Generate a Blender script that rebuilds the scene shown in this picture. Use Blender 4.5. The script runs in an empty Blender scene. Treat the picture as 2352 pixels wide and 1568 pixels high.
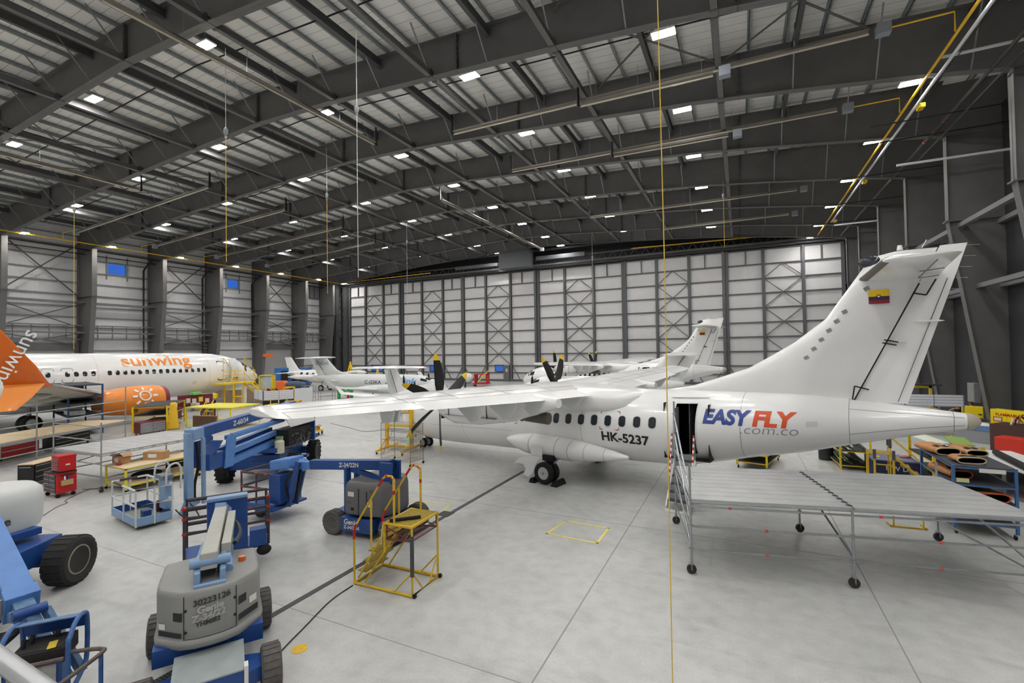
LAMP = 195.
import bpy, bmesh, math, random
from mathutils import Vector as V, Matrix as MX
random.seed(7)
PI = math.pi
D = bpy.data
COL = bpy.context.scene.collection
SC = bpy.context.scene

# ---------------------------------------------------------------- materials
MATS = {}
def lin(c):
    return tuple((x / 12.92 if x <= .04045 else ((x + .055) / 1.055) ** 2.4) for x in c)
def M(name, rgb=None, rough=.5, metal=0., noise=0., ns=6., bump=0., bs=30., spec=.5, emit=0., coat=0., stretch=None):
    if name in MATS: return MATS[name]
    m = D.materials.new(name); m.use_nodes = True
    nt = m.node_tree; b = nt.nodes['Principled BSDF']
    c = lin(rgb) + (1,)
    b.inputs['Base Color'].default_value = c
    b.inputs['Roughness'].default_value = rough
    b.inputs['Metallic'].default_value = metal
    b.inputs['Specular IOR Level'].default_value = spec
    if coat: b.inputs['Coat Weight'].default_value = coat; b.inputs['Coat Roughness'].default_value = .08
    if emit:
        b.inputs['Emission Color'].default_value = c; b.inputs['Emission Strength'].default_value = emit
    if noise or bump:
        tc = nt.nodes.new('ShaderNodeTexCoord'); mp = nt.nodes.new('ShaderNodeMapping')
        nt.links.new(tc.outputs['Object'], mp.inputs[0])
        if stretch: mp.inputs['Scale'].default_value = stretch
        if noise:
            n = nt.nodes.new('ShaderNodeTexNoise'); n.inputs['Scale'].default_value = ns; n.inputs['Detail'].default_value = 5
            nt.links.new(mp.outputs[0], n.inputs['Vector'])
            mx = nt.nodes.new('ShaderNodeMix'); mx.data_type = 'RGBA'
            r = nt.nodes.new('ShaderNodeMapRange'); r.inputs[1].default_value = .35; r.inputs[2].default_value = .7
            nt.links.new(n.outputs[0], r.inputs[0]); nt.links.new(r.outputs[0], mx.inputs[0])
            mx.inputs[6].default_value = c
            mx.inputs[7].default_value = tuple(x * (1 - noise) for x in c[:3]) + (1,)
            nt.links.new(mx.outputs[2], b.inputs['Base Color'])
        if bump:
            n2 = nt.nodes.new('ShaderNodeTexNoise'); n2.inputs['Scale'].default_value = bs; n2.inputs['Detail'].default_value = 3
            nt.links.new(mp.outputs[0], n2.inputs['Vector'])
            bp = nt.nodes.new('ShaderNodeBump'); bp.inputs['Strength'].default_value = bump; bp.inputs['Distance'].default_value = .02
            nt.links.new(n2.outputs[0], bp.inputs['Height']); nt.links.new(bp.outputs[0], b.inputs['Normal'])
    MATS[name] = m
    return m

def mat_floor():
    m = D.materials.new('polished_concrete'); m.use_nodes = True; nt = m.node_tree; L = nt.links.new
    b = nt.nodes['Principled BSDF']; tc = nt.nodes.new('ShaderNodeTexCoord')
    def noise(scale, detail=6, dist=0., sc=None):
        n = nt.nodes.new('ShaderNodeTexNoise'); n.inputs['Scale'].default_value = scale; n.inputs['Detail'].default_value = detail
        n.inputs['Distortion'].default_value = dist
        if sc:
            mp = nt.nodes.new('ShaderNodeMapping'); mp.inputs['Scale'].default_value = sc; mp.inputs['Rotation'].default_value = (0, 0, .5)
            L(tc.outputs['Object'], mp.inputs[0]); L(mp.outputs[0], n.inputs['Vector'])
        else: L(tc.outputs['Object'], n.inputs['Vector'])
        return n
    def ramp(src, a, bb, c0, c1):
        r = nt.nodes.new('ShaderNodeValToRGB'); e = r.color_ramp.elements
        e[0].position = a; e[1].position = bb; e[0].color = lin(c0) + (1,); e[1].color = lin(c1) + (1,)
        L(src.outputs[0], r.inputs[0]); return r
    def mul(a, bb):
        x = nt.nodes.new('ShaderNodeMix'); x.data_type = 'RGBA'; x.blend_type = 'MULTIPLY'; x.inputs[0].default_value = 1
        L(a, x.inputs[6]); L(bb, x.inputs[7]); return x.outputs[2]
    c = ramp(noise(.35, 8, .2), .3, .72, (.72, .725, .72), (.785, .785, .775)).outputs[0]
    c = mul(c, ramp(noise(3.2, 8), .28, .6, (.93, .93, .925), (1, 1, 1)).outputs[0])
    c = mul(c, ramp(noise(.5, 7, 1.2, (1, 3.2, 1)), .55, .85, (1, 1, 1), (.88, .88, .875)).outputs[0])
    c = mul(c, ramp(noise(26, 5), .3, .62, (.955, .955, .95), (1, 1, 1)).outputs[0])
    L(c, b.inputs['Base Color'])
    rr = nt.nodes.new('ShaderNodeMapRange'); rr.inputs[3].default_value = .26; rr.inputs[4].default_value = .5
    L(noise(1.1, 6).outputs[0], rr.inputs[0]); L(rr.outputs[0], b.inputs['Roughness'])
    b.inputs['Specular IOR Level'].default_value = .45
    return m

def mat_ribbed(name, c0, c1, period, axis, width=.06, rough=.6, bump=.3, wob=0.):
    """sheet with thin darker seams every `period` metres along axis"""
    m = D.materials.new(name); m.use_nodes = True; nt = m.node_tree; L = nt.links.new
    b = nt.nodes['Principled BSDF']; b.inputs['Roughness'].default_value = rough
    tc = nt.nodes.new('ShaderNodeTexCoord'); sp = nt.nodes.new('ShaderNodeSeparateXYZ'); L(tc.outputs['Object'], sp.inputs[0])
    d = nt.nodes.new('ShaderNodeMath'); d.operation = 'DIVIDE'; d.inputs[1].default_value = period; L(sp.outputs[axis], d.inputs[0])
    f = nt.nodes.new('ShaderNodeMath'); f.operation = 'FRACT'; L(d.outputs[0], f.inputs[0])
    lt = nt.nodes.new('ShaderNodeMath'); lt.operation = 'LESS_THAN'; lt.inputs[1].default_value = width; L(f.outputs[0], lt.inputs[0])
    n = nt.nodes.new('ShaderNodeTexNoise'); n.inputs['Scale'].default_value = 1.3; L(tc.outputs['Object'], n.inputs[0])
    mx0 = nt.nodes.new('ShaderNodeMix'); mx0.data_type = 'RGBA'; L(n.outputs[0], mx0.inputs[0])
    mx0.inputs[6].default_value = lin(c0) + (1,); mx0.inputs[7].default_value = tuple(x * .9 for x in lin(c0)) + (1,)
    mx = nt.nodes.new('ShaderNodeMix'); mx.data_type = 'RGBA'; L(lt.outputs[0], mx.inputs[0]); L(mx0.outputs[2], mx.inputs[6])
    mx.inputs[7].default_value = lin(c1) + (1,); L(mx.outputs[2], b.inputs['Base Color'])
    bp = nt.nodes.new('ShaderNodeBump'); bp.inputs['Strength'].default_value = bump; bp.inputs['Distance'].default_value = .05
    if wob:
        n2 = nt.nodes.new('ShaderNodeTexNoise'); n2.inputs['Scale'].default_value = 1.0; n2.inputs['Detail'].default_value = 3
        mp = nt.nodes.new('ShaderNodeMapping'); mp.inputs['Scale'].default_value = (3, 3, .35); L(tc.outputs['Object'], mp.inputs[0]); L(mp.outputs[0], n2.inputs[0])
        L(n2.outputs[0], bp.inputs['Height']); bp.inputs['Distance'].default_value = wob
    else: L(lt.outputs[0], bp.inputs['Height'])
    L(bp.outputs[0], b.inputs['Normal'])
    MATS[name] = m
    return m

def mat_glass(name, tint=(.8, .9, 1.)):
    m = D.materials.new(name); m.use_nodes = True; nt = m.node_tree; L = nt.links.new
    for n in list(nt.nodes): nt.nodes.remove(n)
    o = nt.nodes.new('ShaderNodeOutputMaterial'); t = nt.nodes.new('ShaderNodeBsdfTransparent'); g = nt.nodes.new('ShaderNodeBsdfGlossy')
    t.inputs[0].default_value = tint + (1,); g.inputs['Roughness'].default_value = .02
    fr = nt.nodes.new('ShaderNodeFresnel'); fr.inputs[0].default_value = 1.5; mx = nt.nodes.new('ShaderNodeMixShader')
    L(fr.outputs[0], mx.inputs[0]); L(t.outputs[0], mx.inputs[1]); L(g.outputs[0], mx.inputs[2]); L(mx.outputs[0], o.inputs[0])
    MATS[name] = m
    return m

# ---------------------------------------------------------------- mesh builder
class MB:
    def __init__(s): s.v = []; s.f = []; s.m = []
    def add(s, vs, fs, mi=0):
        o = len(s.v); s.v += [tuple(v) for v in vs]
        for f in fs: s.f.append([i + o for i in f]); s.m.append(mi)
        return s
    def bb(s, x0, x1, y0, y1, z0, z1, mi=0):
        vs = [(x0, y0, z0), (x1, y0, z0), (x1, y1, z0), (x0, y1, z0), (x0, y0, z1), (x1, y0, z1), (x1, y1, z1), (x0, y1, z1)]
        return s.add(vs, [(0, 3, 2, 1), (4, 5, 6, 7), (0, 1, 5, 4), (1, 2, 6, 5), (2, 3, 7, 6), (3, 0, 4, 7)], mi)
    def box(s, c, d, rz=0., mi=0, rx=0., ry=0.):
        R = MX.Rotation(rz, 3, 'Z') @ MX.Rotation(ry, 3, 'Y') @ MX.Rotation(rx, 3, 'X'); h = [x / 2 for x in d]; c = V(c)
        vs = [c + R @ V((sx * h[0], sy * h[1], sz * h[2])) for sz in (-1, 1) for sx, sy in ((-1, -1), (1, -1), (1, 1), (-1, 1))]
        return s.add(vs, [(0, 3, 2, 1), (4, 5, 6, 7), (0, 1, 5, 4), (1, 2, 6, 5), (2, 3, 7, 6), (3, 0, 4, 7)], mi)
    def bar(s, p, q, w=.05, h=.05, up=(0, 0, 1), mi=0):
        p, q = V(p), V(q); d = (q - p).normalized(); u = V(up)
        if abs(d.dot(u)) > .98: u = V((0, 1, 0)) if abs(d.y) < .9 else V((1, 0, 0))
        a = d.cross(u).normalized() * w / 2; b = a.cross(d).normalized() * h / 2
        vs = [x + i * a + j * b for x in (p, q) for i, j in ((-1, -1), (1, -1), (1, 1), (-1, 1))]
        return s.add(vs, [(0, 3, 2, 1), (4, 5, 6, 7), (0, 1, 5, 4), (1, 2, 6, 5), (2, 3, 7, 6), (3, 0, 4, 7)], mi)
    def cyl(s, p, q, r, r2=None, n=12, mi=0, cap=True):
        return s.rings([(p, r), (q, r if r2 is None else r2)], n, mi, cap)
    def rings(s, pr, n=12, mi=0, cap=True):
        """surface of revolution through (point, radius) along a straight axis"""
        p0, p1 = V(pr[0][0]), V(pr[-1][0]); d = (p1 - p0)
        d = d.normalized() if d.length > 1e-9 else V((0, 0, 1))
        u = V((0, 0, 1)) if abs(d.z) < .9 else V((1, 0, 0))
        a = d.cross(u).normalized(); b = d.cross(a)
        vs = []
        for p, r in pr:
            p = V(p)
            vs += [p + a * r * math.cos(2 * PI * i / n) + b * r * math.sin(2 * PI * i / n) for i in range(n)]
        fs = []
        for k in range(len(pr) - 1):
            for i in range(n):
                j = (i + 1) % n; fs.append((k * n + i, k * n + j, k * n + n + j, k * n + n + i))
        if cap:
            fs.append(tuple(range(n))); fs.append(tuple(range((len(pr) - 1) * n, len(pr) * n))[::-1])
        return s.add(vs, fs, mi)
    def tube(s, pts, r=.02, n=6, mi=0, closed=False):
        pts = [V(p) for p in pts]; N = len(pts); vs = []
        d0 = None; a = None
        for i, p in enumerate(pts):
            if closed: d = (pts[(i + 1) % N] - pts[i - 1])
            else: d = (pts[min(i + 1, N - 1)] - pts[max(i - 1, 0)])
            d = d.normalized()
            if a is None:
                u = V((0, 0, 1)) if abs(d.z) < .9 else V((1, 0, 0)); a = d.cross(u).normalized()
            else: a = (a - d * a.dot(d)).normalized()
            b = d.cross(a)
            k = 1.
            if 0 < i < N - 1 or closed:
                e = (pts[i] - pts[i - 1]).normalized(); k = 1 / max(.5, abs(e.dot(d)))
            vs += [p + (a * math.cos(2 * PI * j / n) + b * math.sin(2 * PI * j / n)) * r * (k if k < 1.5 else 1.5) for j in range(n)]
        fs = []
        for i in range(N if closed else N - 1):
            i2 = (i + 1) % N
            for j in range(n):
                j2 = (j + 1) % n; fs.append((i * n + j, i * n + j2, i2 * n + j2, i2 * n + j))
        if not closed: fs.append(tuple(range(n))[::-1]); fs.append(tuple(range((N - 1) * n, N * n)))
        return s.add(vs, fs, mi)
    def loft(s, loops, closed=True, cap=(True, True), mi=0):
        n = len(loops[0]); vs = [p for l in loops for p in l]; fs = []
        for k in range(len(loops) - 1):
            for i in range(n if closed else n - 1):
                j = (i + 1) % n; fs.append((k * n + i, k * n + j, k * n + n + j, k * n + n + i))
        if cap[0]: fs.append(tuple(range(n))[::-1])
        if cap[1]: fs.append(tuple(range((len(loops) - 1) * n, len(loops) * n)))
        return s.add(vs, fs, mi)
    def prism(s, pts, vec, mi=0):
        vec = V(vec); return s.loft([[V(p) for p in pts], [V(p) + vec for p in pts]], mi=mi)
    def ell(s, c, r, nu=14, nv=8, mi=0):
        c = V(c); r = (r, r, r) if not hasattr(r, '__len__') else r
        loops = []
        for k in range(nv + 1):
            t = -PI / 2 + PI * k / nv; ct = max(math.cos(t), .001)
            loops.append([c + V((r[0] * ct * math.cos(2 * PI * i / nu), r[1] * ct * math.sin(2 * PI * i / nu), r[2] * math.sin(t))) for i in range(nu)])
        return s.loft(loops, mi=mi)
    def build(s, name, mats, parent=None, smooth=True, bevel=0., loc=None, rz=0.):
        me = D.meshes.new(name); me.from_pydata([tuple(v) for v in s.v], [], s.f)
        assert max(max(f) for f in s.f) < len(s.v), name
        if not isinstance(mats, (list, tuple)): mats = [mats]
        for m in mats: me.materials.append(m)
        if len(mats) > 1: me.polygons.foreach_set('material_index', s.m)
        bm = bmesh.new(); bm.from_mesh(me); bmesh.ops.recalc_face_normals(bm, faces=bm.faces); bm.to_mesh(me); bm.free()
        if smooth:
            me.polygons.foreach_set('use_smooth', [True] * len(me.polygons)); me.set_sharp_from_angle(angle=.65)
        o = D.objects.new(name, me); COL.objects.link(o)
        if parent: o.parent = parent
        if loc: o.location = loc
        if rz: o.rotation_euler.z = rz
        if bevel:
            b = o.modifiers.new('bevel', 'BEVEL'); b.width = bevel; b.segments = 2; b.limit_method = 'ANGLE'; b.angle_limit = .7
            b.use_clamp_overlap = True
        return o

def tag(o, label=None, cat=None, group=None, kind=None):
    if label: o['label'] = label
    if cat: o['category'] = cat
    if group: o['group'] = group
    if kind: o['kind'] = kind
    return o
def thing(name, label, cat, loc=(0, 0, 0), rz=0., group=None, scale=None):
    o = D.objects.new(name, None); COL.objects.link(o); o.empty_display_size = .2
    o.location = loc; o.rotation_euler = (0, 0, rz)
    if scale: o.scale = (scale,) * 3
    return tag(o, label, cat, group)
def struct(o, label=None): return tag(o, label, None, None, 'structure')
def dup(root, loc, rz=0., label=None, group=None, scale=None):
    r = root.copy(); COL.objects.link(r); r.location = loc; r.rotation_euler = (0, 0, rz)
    if scale: r.scale = (scale,) * 3
    if label: r['label'] = label
    if group: r['group'] = group
    for ch in list(root.children):
        c = ch.copy(); COL.objects.link(c); c.parent = r
        for g in list(ch.children):
            h = g.copy(); COL.objects.link(h); h.parent = c
    return r
ORD = ['first', 'second', 'third', 'fourth', 'fifth', 'sixth', 'seventh', 'eighth', 'ninth', 'tenth', 'eleventh']

def text_mesh(txt, size=1., shear=0., bold=0., align='LEFT', font=None, xs=1., spacing=1.):
    c = D.curves.new('txt', 'FONT'); c.body = txt; c.size = size; c.shear = shear; c.offset = bold; c.align_x = align
    c.space_character = spacing; c.resolution_u = 4
    o = D.objects.new('txt', c); COL.objects.link(o)
    bpy.context.view_layer.update()
    bm = bmesh.new(); bm.from_mesh(o.to_mesh()); o.to_mesh_clear()
    D.objects.remove(o); D.curves.remove(c)
    if xs != 1.: bmesh.ops.scale(bm, vec=(xs, 1, 1), verts=bm.verts)
    return bm
def map_text(bm, fn, name, mat, parent=None, step=.12):
    """cut the flat text into strips and map (u,v)->3d point"""
    if step and bm.verts:
        ys = [v.co.y for v in bm.verts]; y = min(ys) + step
        while y < max(ys):
            bmesh.ops.bisect_plane(bm, geom=bm.verts[:] + bm.edges[:] + bm.faces[:], plane_co=(0, y, 0), plane_no=(0, 1, 0)); y += step
    for v in bm.verts: v.co = V(fn(v.co.x, v.co.y))
    me = D.meshes.new(name); bm.to_mesh(me); bm.free(); me.materials.append(mat)
    o = D.objects.new(name, me); COL.objects.link(o)
    if parent: o.parent = parent
    return o
def plane_text(txt, size, org, ux, uy, name, mat, parent=None, **k):
    org, ux, uy = V(org), V(ux).normalized(), V(uy).normalized()
    return map_text(text_mesh(txt, size, **k), lambda u, v: org + ux * u + uy * v, name, mat, parent, 0)

# shared materials
STEEL = M('dark_grey_painted_steel', (.41, .405, .40), .55, noise=.12, ns=1.2)
STEELD = M('darker_grey_painted_steel', (.32, .32, .325), .6, noise=.1, ns=1.)
GALV = M('galvanised_steel', (.58, .61, .61), .45, .35, noise=.2, ns=9)
PIPEBLK = M('black_pipe_paint', (.07, .07, .075), .5)
YEL = M('safety_yellow_paint', (.93, .79, .10), .45, noise=.12, ns=5)
GASY = M('yellow_gas_pipe_paint', (.93, .74, .13), .45)
WHITEP = M('white_paint', (.93, .93, .92), .4)
RED = M('red_paint', (.75, .10, .10), .4)
BLK = M('black_rubber', (.06, .06, .06), .75, noise=.3, ns=12)
BLKP = M('black_paint', (.05, .05, .055), .4)
SCAF = M('scaffold_galvanised_tube', (.66, .68, .69), .35, .65, noise=.15, ns=14)
WOOD = M('plywood', (.86, .77, .62), .6, noise=.15, ns=3, stretch=(1, 8, 8))
CARD = M('cardboard', (.72, .56, .40), .8, noise=.08, ns=8)
GREYP = M('grey_paint', (.55, .56, .57), .5)
CHROME = M('bright_metal', (.8, .8, .82), .25, 1.)
# ---------------------------------------------------------------- the hangar shell
XL, XR, YB = -70.8, 13.7, 67.
YF = -14.
XC = -28.15
RAFT = [20.48 + 7.42 * k - 0.0 for k in (-3, -2, -1, 0, 1, 2, 3, 4, 5)] + [63.6]
def roof(x): return 22.25 - .05 * abs(x - XC)
BOT = [(-67.15, 17.35), (-48.3, 18.95), (-34, 19.72), (-28.2, 20.0), (-22, 19.85), (-14.5, 19.36), (-7.8, 18.93), (-2.3, 18.5), (2.3, 18.0), (8., 17.3), (10.85, 16.85)]
def bot(x):
    for (a, za), (b, zb) in zip(BOT, BOT[1:]):
        if x <= b: return za + (zb - za) * (x - a) / (b - a)
    return BOT[-1][1]

fl = MB().bb(-75, 18, -18, 75, -.3, 0).build('floor', mat_floor(), smooth=False); struct(fl, 'polished pale grey concrete hangar floor')
INS = mat_ribbed('white_insulation_sheet', (.86, .86, .865), (.78, .78, .78), 1.22, 1, .01, .45, .5, wob=.09)
INSX = mat_ribbed('white_door_lining', (.84, .835, .835), (.76, .76, .76), 1.1, 0, .012, .5, .35, wob=.05)
ROOFM = mat_ribbed('white_roof_deck', (.95, .945, .93), (.66, .66, .65), .61, 1, .045, .55, .3)
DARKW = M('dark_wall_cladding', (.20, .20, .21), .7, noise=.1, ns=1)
# ceiling: two pitched sheets
mb = MB()
for a, b in ((XL - .3, XC), (XC, XR + .3)):
    z0, z1 = roof(a), roof(b)
    mb.add([(a, YF, z0), (b, YF, z1), (b, 70, z1), (a, 70, z0), (a, YF, z0 + .3), (b, YF, z1 + .3), (b, 70, z1 + .3), (a, 70, z0 + .3)],
           [(0, 3, 2, 1), (4, 5, 6, 7), (0, 1, 5, 4), (1, 2, 6, 5), (2, 3, 7, 6), (3, 0, 4, 7)])
ceil = struct(mb.build('ceiling', ROOFM, smooth=False), 'white ribbed steel roof deck over the hangar')
PUR = M('galvanised_purlin', (.62, .65, .65), .5, .25, noise=.2, ns=4)
for i in range(52):
    x = XL + 1.0 + i * 1.64
    if x > XR - .3: break
    z = roof(x)
    m = MB(); m.bb(x - .012, x + .012, 2, 66.5, z - .26, z - .01)
    m.bb(x - .012, x + .09, 2, 66.5, z - .26, z - .235); m.bb(x - .09, x + .012, 2, 66.5, z - .03, z - .006)
    m.build('purlin', PUR, ceil, smooth=False)
# rafters
SPL = [.2, -12.8, -28.15, -43.5, -57.]
for yi, y in enumerate(RAFT):
    xs = sorted(set([p[0] for p in BOT] + SPL + [-60, -40, 5]))
    m = MB(); FW = .21
    for a, b in zip(xs, xs[1:]):
        za, zb = (bot(a) if a > -67.2 else BOT[0][1]), (bot(b) if b < 10.9 else BOT[-1][1])
        ta, tb = roof(a) - .3, roof(b) - .3
        m.add([(a, y - .015, za), (b, y - .015, zb), (b, y + .015, zb), (a, y + .015, za), (a, y - .015, ta), (b, y - .015, tb), (b, y + .015, tb), (a, y + .015, ta)],
              [(0, 3, 2, 1), (4, 5, 6, 7), (0, 1, 5, 4), (2, 3, 7, 6)])
        for zz0, zz1, t in ((za, zb, .035), (ta, tb, .03)):
            m.add([(a, y - FW, zz0), (b, y - FW, zz1), (b, y + FW, zz1), (a, y + FW, zz0), (a, y - FW, zz0 + t), (b, y - FW, zz1 + t), (b, y + FW, zz1 + t), (a, y + FW, zz0 + t)],
                  [(0, 3, 2, 1), (4, 5, 6, 7), (0, 1, 5, 4), (2, 3, 7, 6)])
    r = struct(m.build('rafter', STEEL, smooth=False), 'dark grey tapered steel rafter, %s from the hangar doors' % ORD[len(RAFT) - 1 - yi])
    m = MB()
    for x in SPL:
        m.bb(x - .05, x + .05, y - .2, y + .2, bot(x), roof(x) - .3)
        for k in range(5):
            z = bot(x) + .3 + k * (roof(x) - bot(x) - .9) / 4
            m.bb(x - .09, x + .09, y - .17, y - .08, z - .04, z + .04, 0)
    m.build('splice_plate', STEELD, r, smooth=False)
    m = MB()
    for k in range(-11, 12):
        x = XC + 3.425 * k
        if not -66 < x < 10: continue
        m.bar((x, y - .1, bot(x) + .08), (x, y - 1.75, roof(x) - .28), .06, .06)
    m.build('flange_brace', GALV, r, smooth=False)
    # columns
    for side, xo, xi, xb in (('left', XL + .15, -67.15, -68.65), ('right', XR - .15, 10.85, 12.45)):
        c = MB(); s = 1 if side == 'left' else -1
        zt = roof(xo) - .3; zi = bot(xi); zj = 11.9
        prof = [(xo, 0), (xb, 0), (xi, zj), (xi, zi), (xi, zt), (xo, zt)]
        c.prism([(px, y - .015, pz) for px, pz in prof], (0, .03, 0))
        for (ax, az), (bx, bz) in (((xb, 0), (xi, zj)), ((xi, zj), (xi, zi)), ((xo, 0), (xo, zt))):
            d = V((bx - ax, 0, bz - az)).normalized(); nrm = V((d.z, 0, -d.x)) * .03
            c.prism([(ax, y - .24, az), (bx, y - .24, bz), (bx + nrm.x, y - .24, bz + nrm.z), (ax + nrm.x, y - .24, az + nrm.z)], (0, .48, 0))
        c.bb(min(xi + s * .12, xo), max(xi + s * .12, xo), y - .27, y + .27, zj - .03, zj + .03)
        c.bb(min(xi + s * .12, xo), max(xi + s * .12, xo), y - .25, y + .25, zi - .04, zi + .02)
        c.bb(min(xb + s * .05, xo), max(xb + s * .05, xo), y - .3, y + .3, 0, .03)
        struct(c.build('column', STEEL, smooth=False), 'grey steel column with tapered foot on the %s wall, %s from the hangar doors' % (side, ORD[len(RAFT) - 1 - yi]))
# struts along the bottom flanges and roof struts above
for k in range(-4, 5):
    x = XC + 6.87 * k; z = bot(x)
    m = MB(); m.bb(x - .012, x + .012, -1, 63.6, z - .02, z + .3); m.bb(x - .13, x + .13, -1, 63.6, z - .035, z - .01); m.bb(x - .1, x + .1, -1, 63.6, z + .28, z + .3)
    s = struct(m.build('roof_strut', STEEL, smooth=False), 'long grey steel strut under the rafters, %s from the left wall' % ORD[k + 4])
    m = MB()
    for y in RAFT:
        m.bb(x - .16, x + .16, y - .32, y - .2, z - .06, z + .34); m.bb(x - .16, x + .16, y + .2, y + .32, z - .06, z + .34)
    m.build('bracket', STEELD, s, smooth=False)
for k in range(-6, 6):
    x = XC + 6.87 * (k + .5)
    if not -69 < x < 12: continue
    z = roof(x) - .7
    m = MB(); m.bb(x - .012, x + .012, 5.6, 63.6, z - .2, z + .2); m.bb(x - .11, x + .11, 5.6, 63.6, z - .22, z - .19); m.bb(x - .11, x + .11, 5.6, 63.6, z + .19, z + .22)
    struct(m.build('upper_roof_strut', STEELD, smooth=False), 'dark steel strut high between rafter webs, %s from the left wall' % (ORD[k + 6] if k + 6 < 11 else 'last'))
# roof X bracing in the bays
m = MB()
for a, b in ((20.48, 27.9), (42.74, 50.16), (13.06, 20.48)):
    for xa in (-7.5, -.7, -48.8, -55.6):
        xb = xa + 6.87
        for (p, q) in (((xa, a), (xb, b)), ((xb, a), (xa, b))):
            m.bar((p[0], p[1], roof(p[0]) - .55), (q[0], q[1], roof(q[0]) - .55), .12, .03)
struct(m.build('roof_bracing', STEEL, smooth=False), 'crossed flat bars under the roof purlins')
# walls
WIN = [(30.75, 32.7, 15.15, 16.5), (45.9, 47.75, 15.15, 16.45)]
m = MB(); ys = [YF, 30.75, 32.7, 45.9, 47.75, 69]
for a, b in zip(ys, ys[1:]):
    w = [q for q in WIN if q[0] == a]
    if w: m.bb(XL - .2, XL, a, b, 0, w[0][2]); m.bb(XL - .2, XL, a, b, w[0][3], 21)
    else: m.bb(XL - .2, XL, a, b, 0, 21)
wl = struct(m.build('wall_left', INS, smooth=False), 'white lined left hangar wall behind the grey columns')
GIRT = M('wall_girt', (.52, .53, .54), .5, .3)
for z in [1.35, 2.7, 4.2, 5.6, 7.0, 8.4, 9.6, 10.85, 12.25, 13.7, 15.05, 16.55, 17.95, 19.2]:
    MB().bb(XL, XL + .16, YF, 66.8, z - .035, z + .035).bb(XL + .14, XL + .17, YF, 66.8, z - .1, z + .035).build('girt', GIRT, wl, smooth=False)
GL = mat_glass('window_glass', (.9, .95, 1.))
for i, (a, b, z0, z1) in enumerate(WIN):
    m = MB(); t = .08
    m.bb(XL - .2, XL + .1, a - .06, b + .06, z0 - t, z0 + .02).bb(XL - .2, XL + .1, a - .06, b + .06, z1 - .02, z1 + t)
    m.bb(XL - .2, XL + .1, a - t, a + .02, z0, z1).bb(XL - .2, XL + .1, b - .02, b + t, z0, z1)
    m.bb(XL, XL + .12, a - .2, a - .06, z0 - .7, z1 + .9).bb(XL, XL + .12, b + .06, b + .2, z0 - .7, z1 + .9)
    w = struct(m.build('window_%d' % (i + 1), GALV, smooth=False), 'high window with blue dusk sky, %s from the hangar doors' % ('second' if i == 0 else 'nearest'))
    MB().bb(XL - .06, XL - .05, a, b, z0, z1).build('pane', GL, w, smooth=False)
# louvre vent
v = thing('wall_louvre', 'square louvred wall vent high beside the corner of the hangar doors', 'vent', (XL, 61.2, 14.9))
m = MB(); m.bb(0, .18, 0, .1, 0, 2.4).bb(0, .18, 2.2, 2.3, 0, 2.4).bb(0, .18, 0, 2.3, -.05, .05).bb(0, .18, 0, 2.3, 2.35, 2.45).bb(0, .16, 1.1, 1.2, 0, 2.4)
m.build('frame', STEELD, v, smooth=False)
m = MB()
for k in range(16): m.box((.09, 1.15, .1 + k * .15), (.02, 2.1, .13), ry=.7)
m.build('louvre_blades', GREYP, v, smooth=False)
# left wall bay steel: cross braces, eave truss girder, beams, overhead doors
bays = [(-1.78, 5.64), (5.64, 13.06), (13.06, 20.48), (20.48, 27.9), (27.9, 35.32), (35.32, 42.74), (42.74, 50.16), (50.16, 57.58), (57.58, 63.6)]
BEAM = M('wall_beam_grey', (.45, .45, .455), .55)
RUD = mat_ribbed('roller_door_slats', (.66, .655, .65), (.55, .55, .55), .3, 2, .08)
for i, (a, b) in enumerate(bays):
    if i < 2: continue
    m = MB(); x = XL + .9
    if i % 2 == 1:
        for p, q in (((a + .3, 18.2), (b - .3, 11.9)), ((b - .3, 18.2), (a + .3, 11.9)), ((a + .3, 11.0), (b - .3, 8.3)), ((b - .3, 11.0), (a + .3, 8.3)), ((a + .3, 7.6), (b - .3, 6.2)), ((b - .3, 7.6), (a + .3, 6.2))):
            m.bar((x, p[0], p[1]), (x, q[0], q[1]), .1, .12 if p[1] > 12 else .09)
        m.build('cross_brace', STEELD, wl, smooth=False)
    m = MB()
    m.bb(x - .2, x + .25, a, b, 11.1, 11.35).bb(x + .2, x + .8, b - .9, b - .02, 11.18, 11.3)
    m.bb(x - .15, x + .15, a, b, 8.5, 8.62).bb(x - .15, x + .15, a, b, 7.6, 7.8).bb(x - .15, x + .15, a, b, 6.85, 6.95)
    m.bb(x + .1, x + .7, b - .9, b - .02, 7.62, 7.78)
    for k in range(1, 5):
        yy = a + (b - a) * k / 5; m.bb(x - .05, x + .05, yy - .04, yy + .04, 6.9, 8.6)
    m.build('wall_beam', BEAM, wl, smooth=False)
    if i % 2 == 1:
        dm = MB().bb(XL + .2, XL + .26, a + .5, b - .5, 0, 5.75)
        dd = struct(dm.build('door_%d' % (10 + i), RUD, smooth=False), 'grey overhead roller door in the left wall, %s from the hangar doors' % ORD[(8 - i) // 2])
        m = MB().bb(XL + .15, XL + .6, a + .2, b - .2, 5.7, 6.5).bb(XL + .15, XL + .4, a + .2, a + .5, 0, 6.5).bb(XL + .15, XL + .4, b - .5, b - .2, 0, 6.5)
        m.build('door_frame', STEEL, dd, smooth=False)
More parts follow.
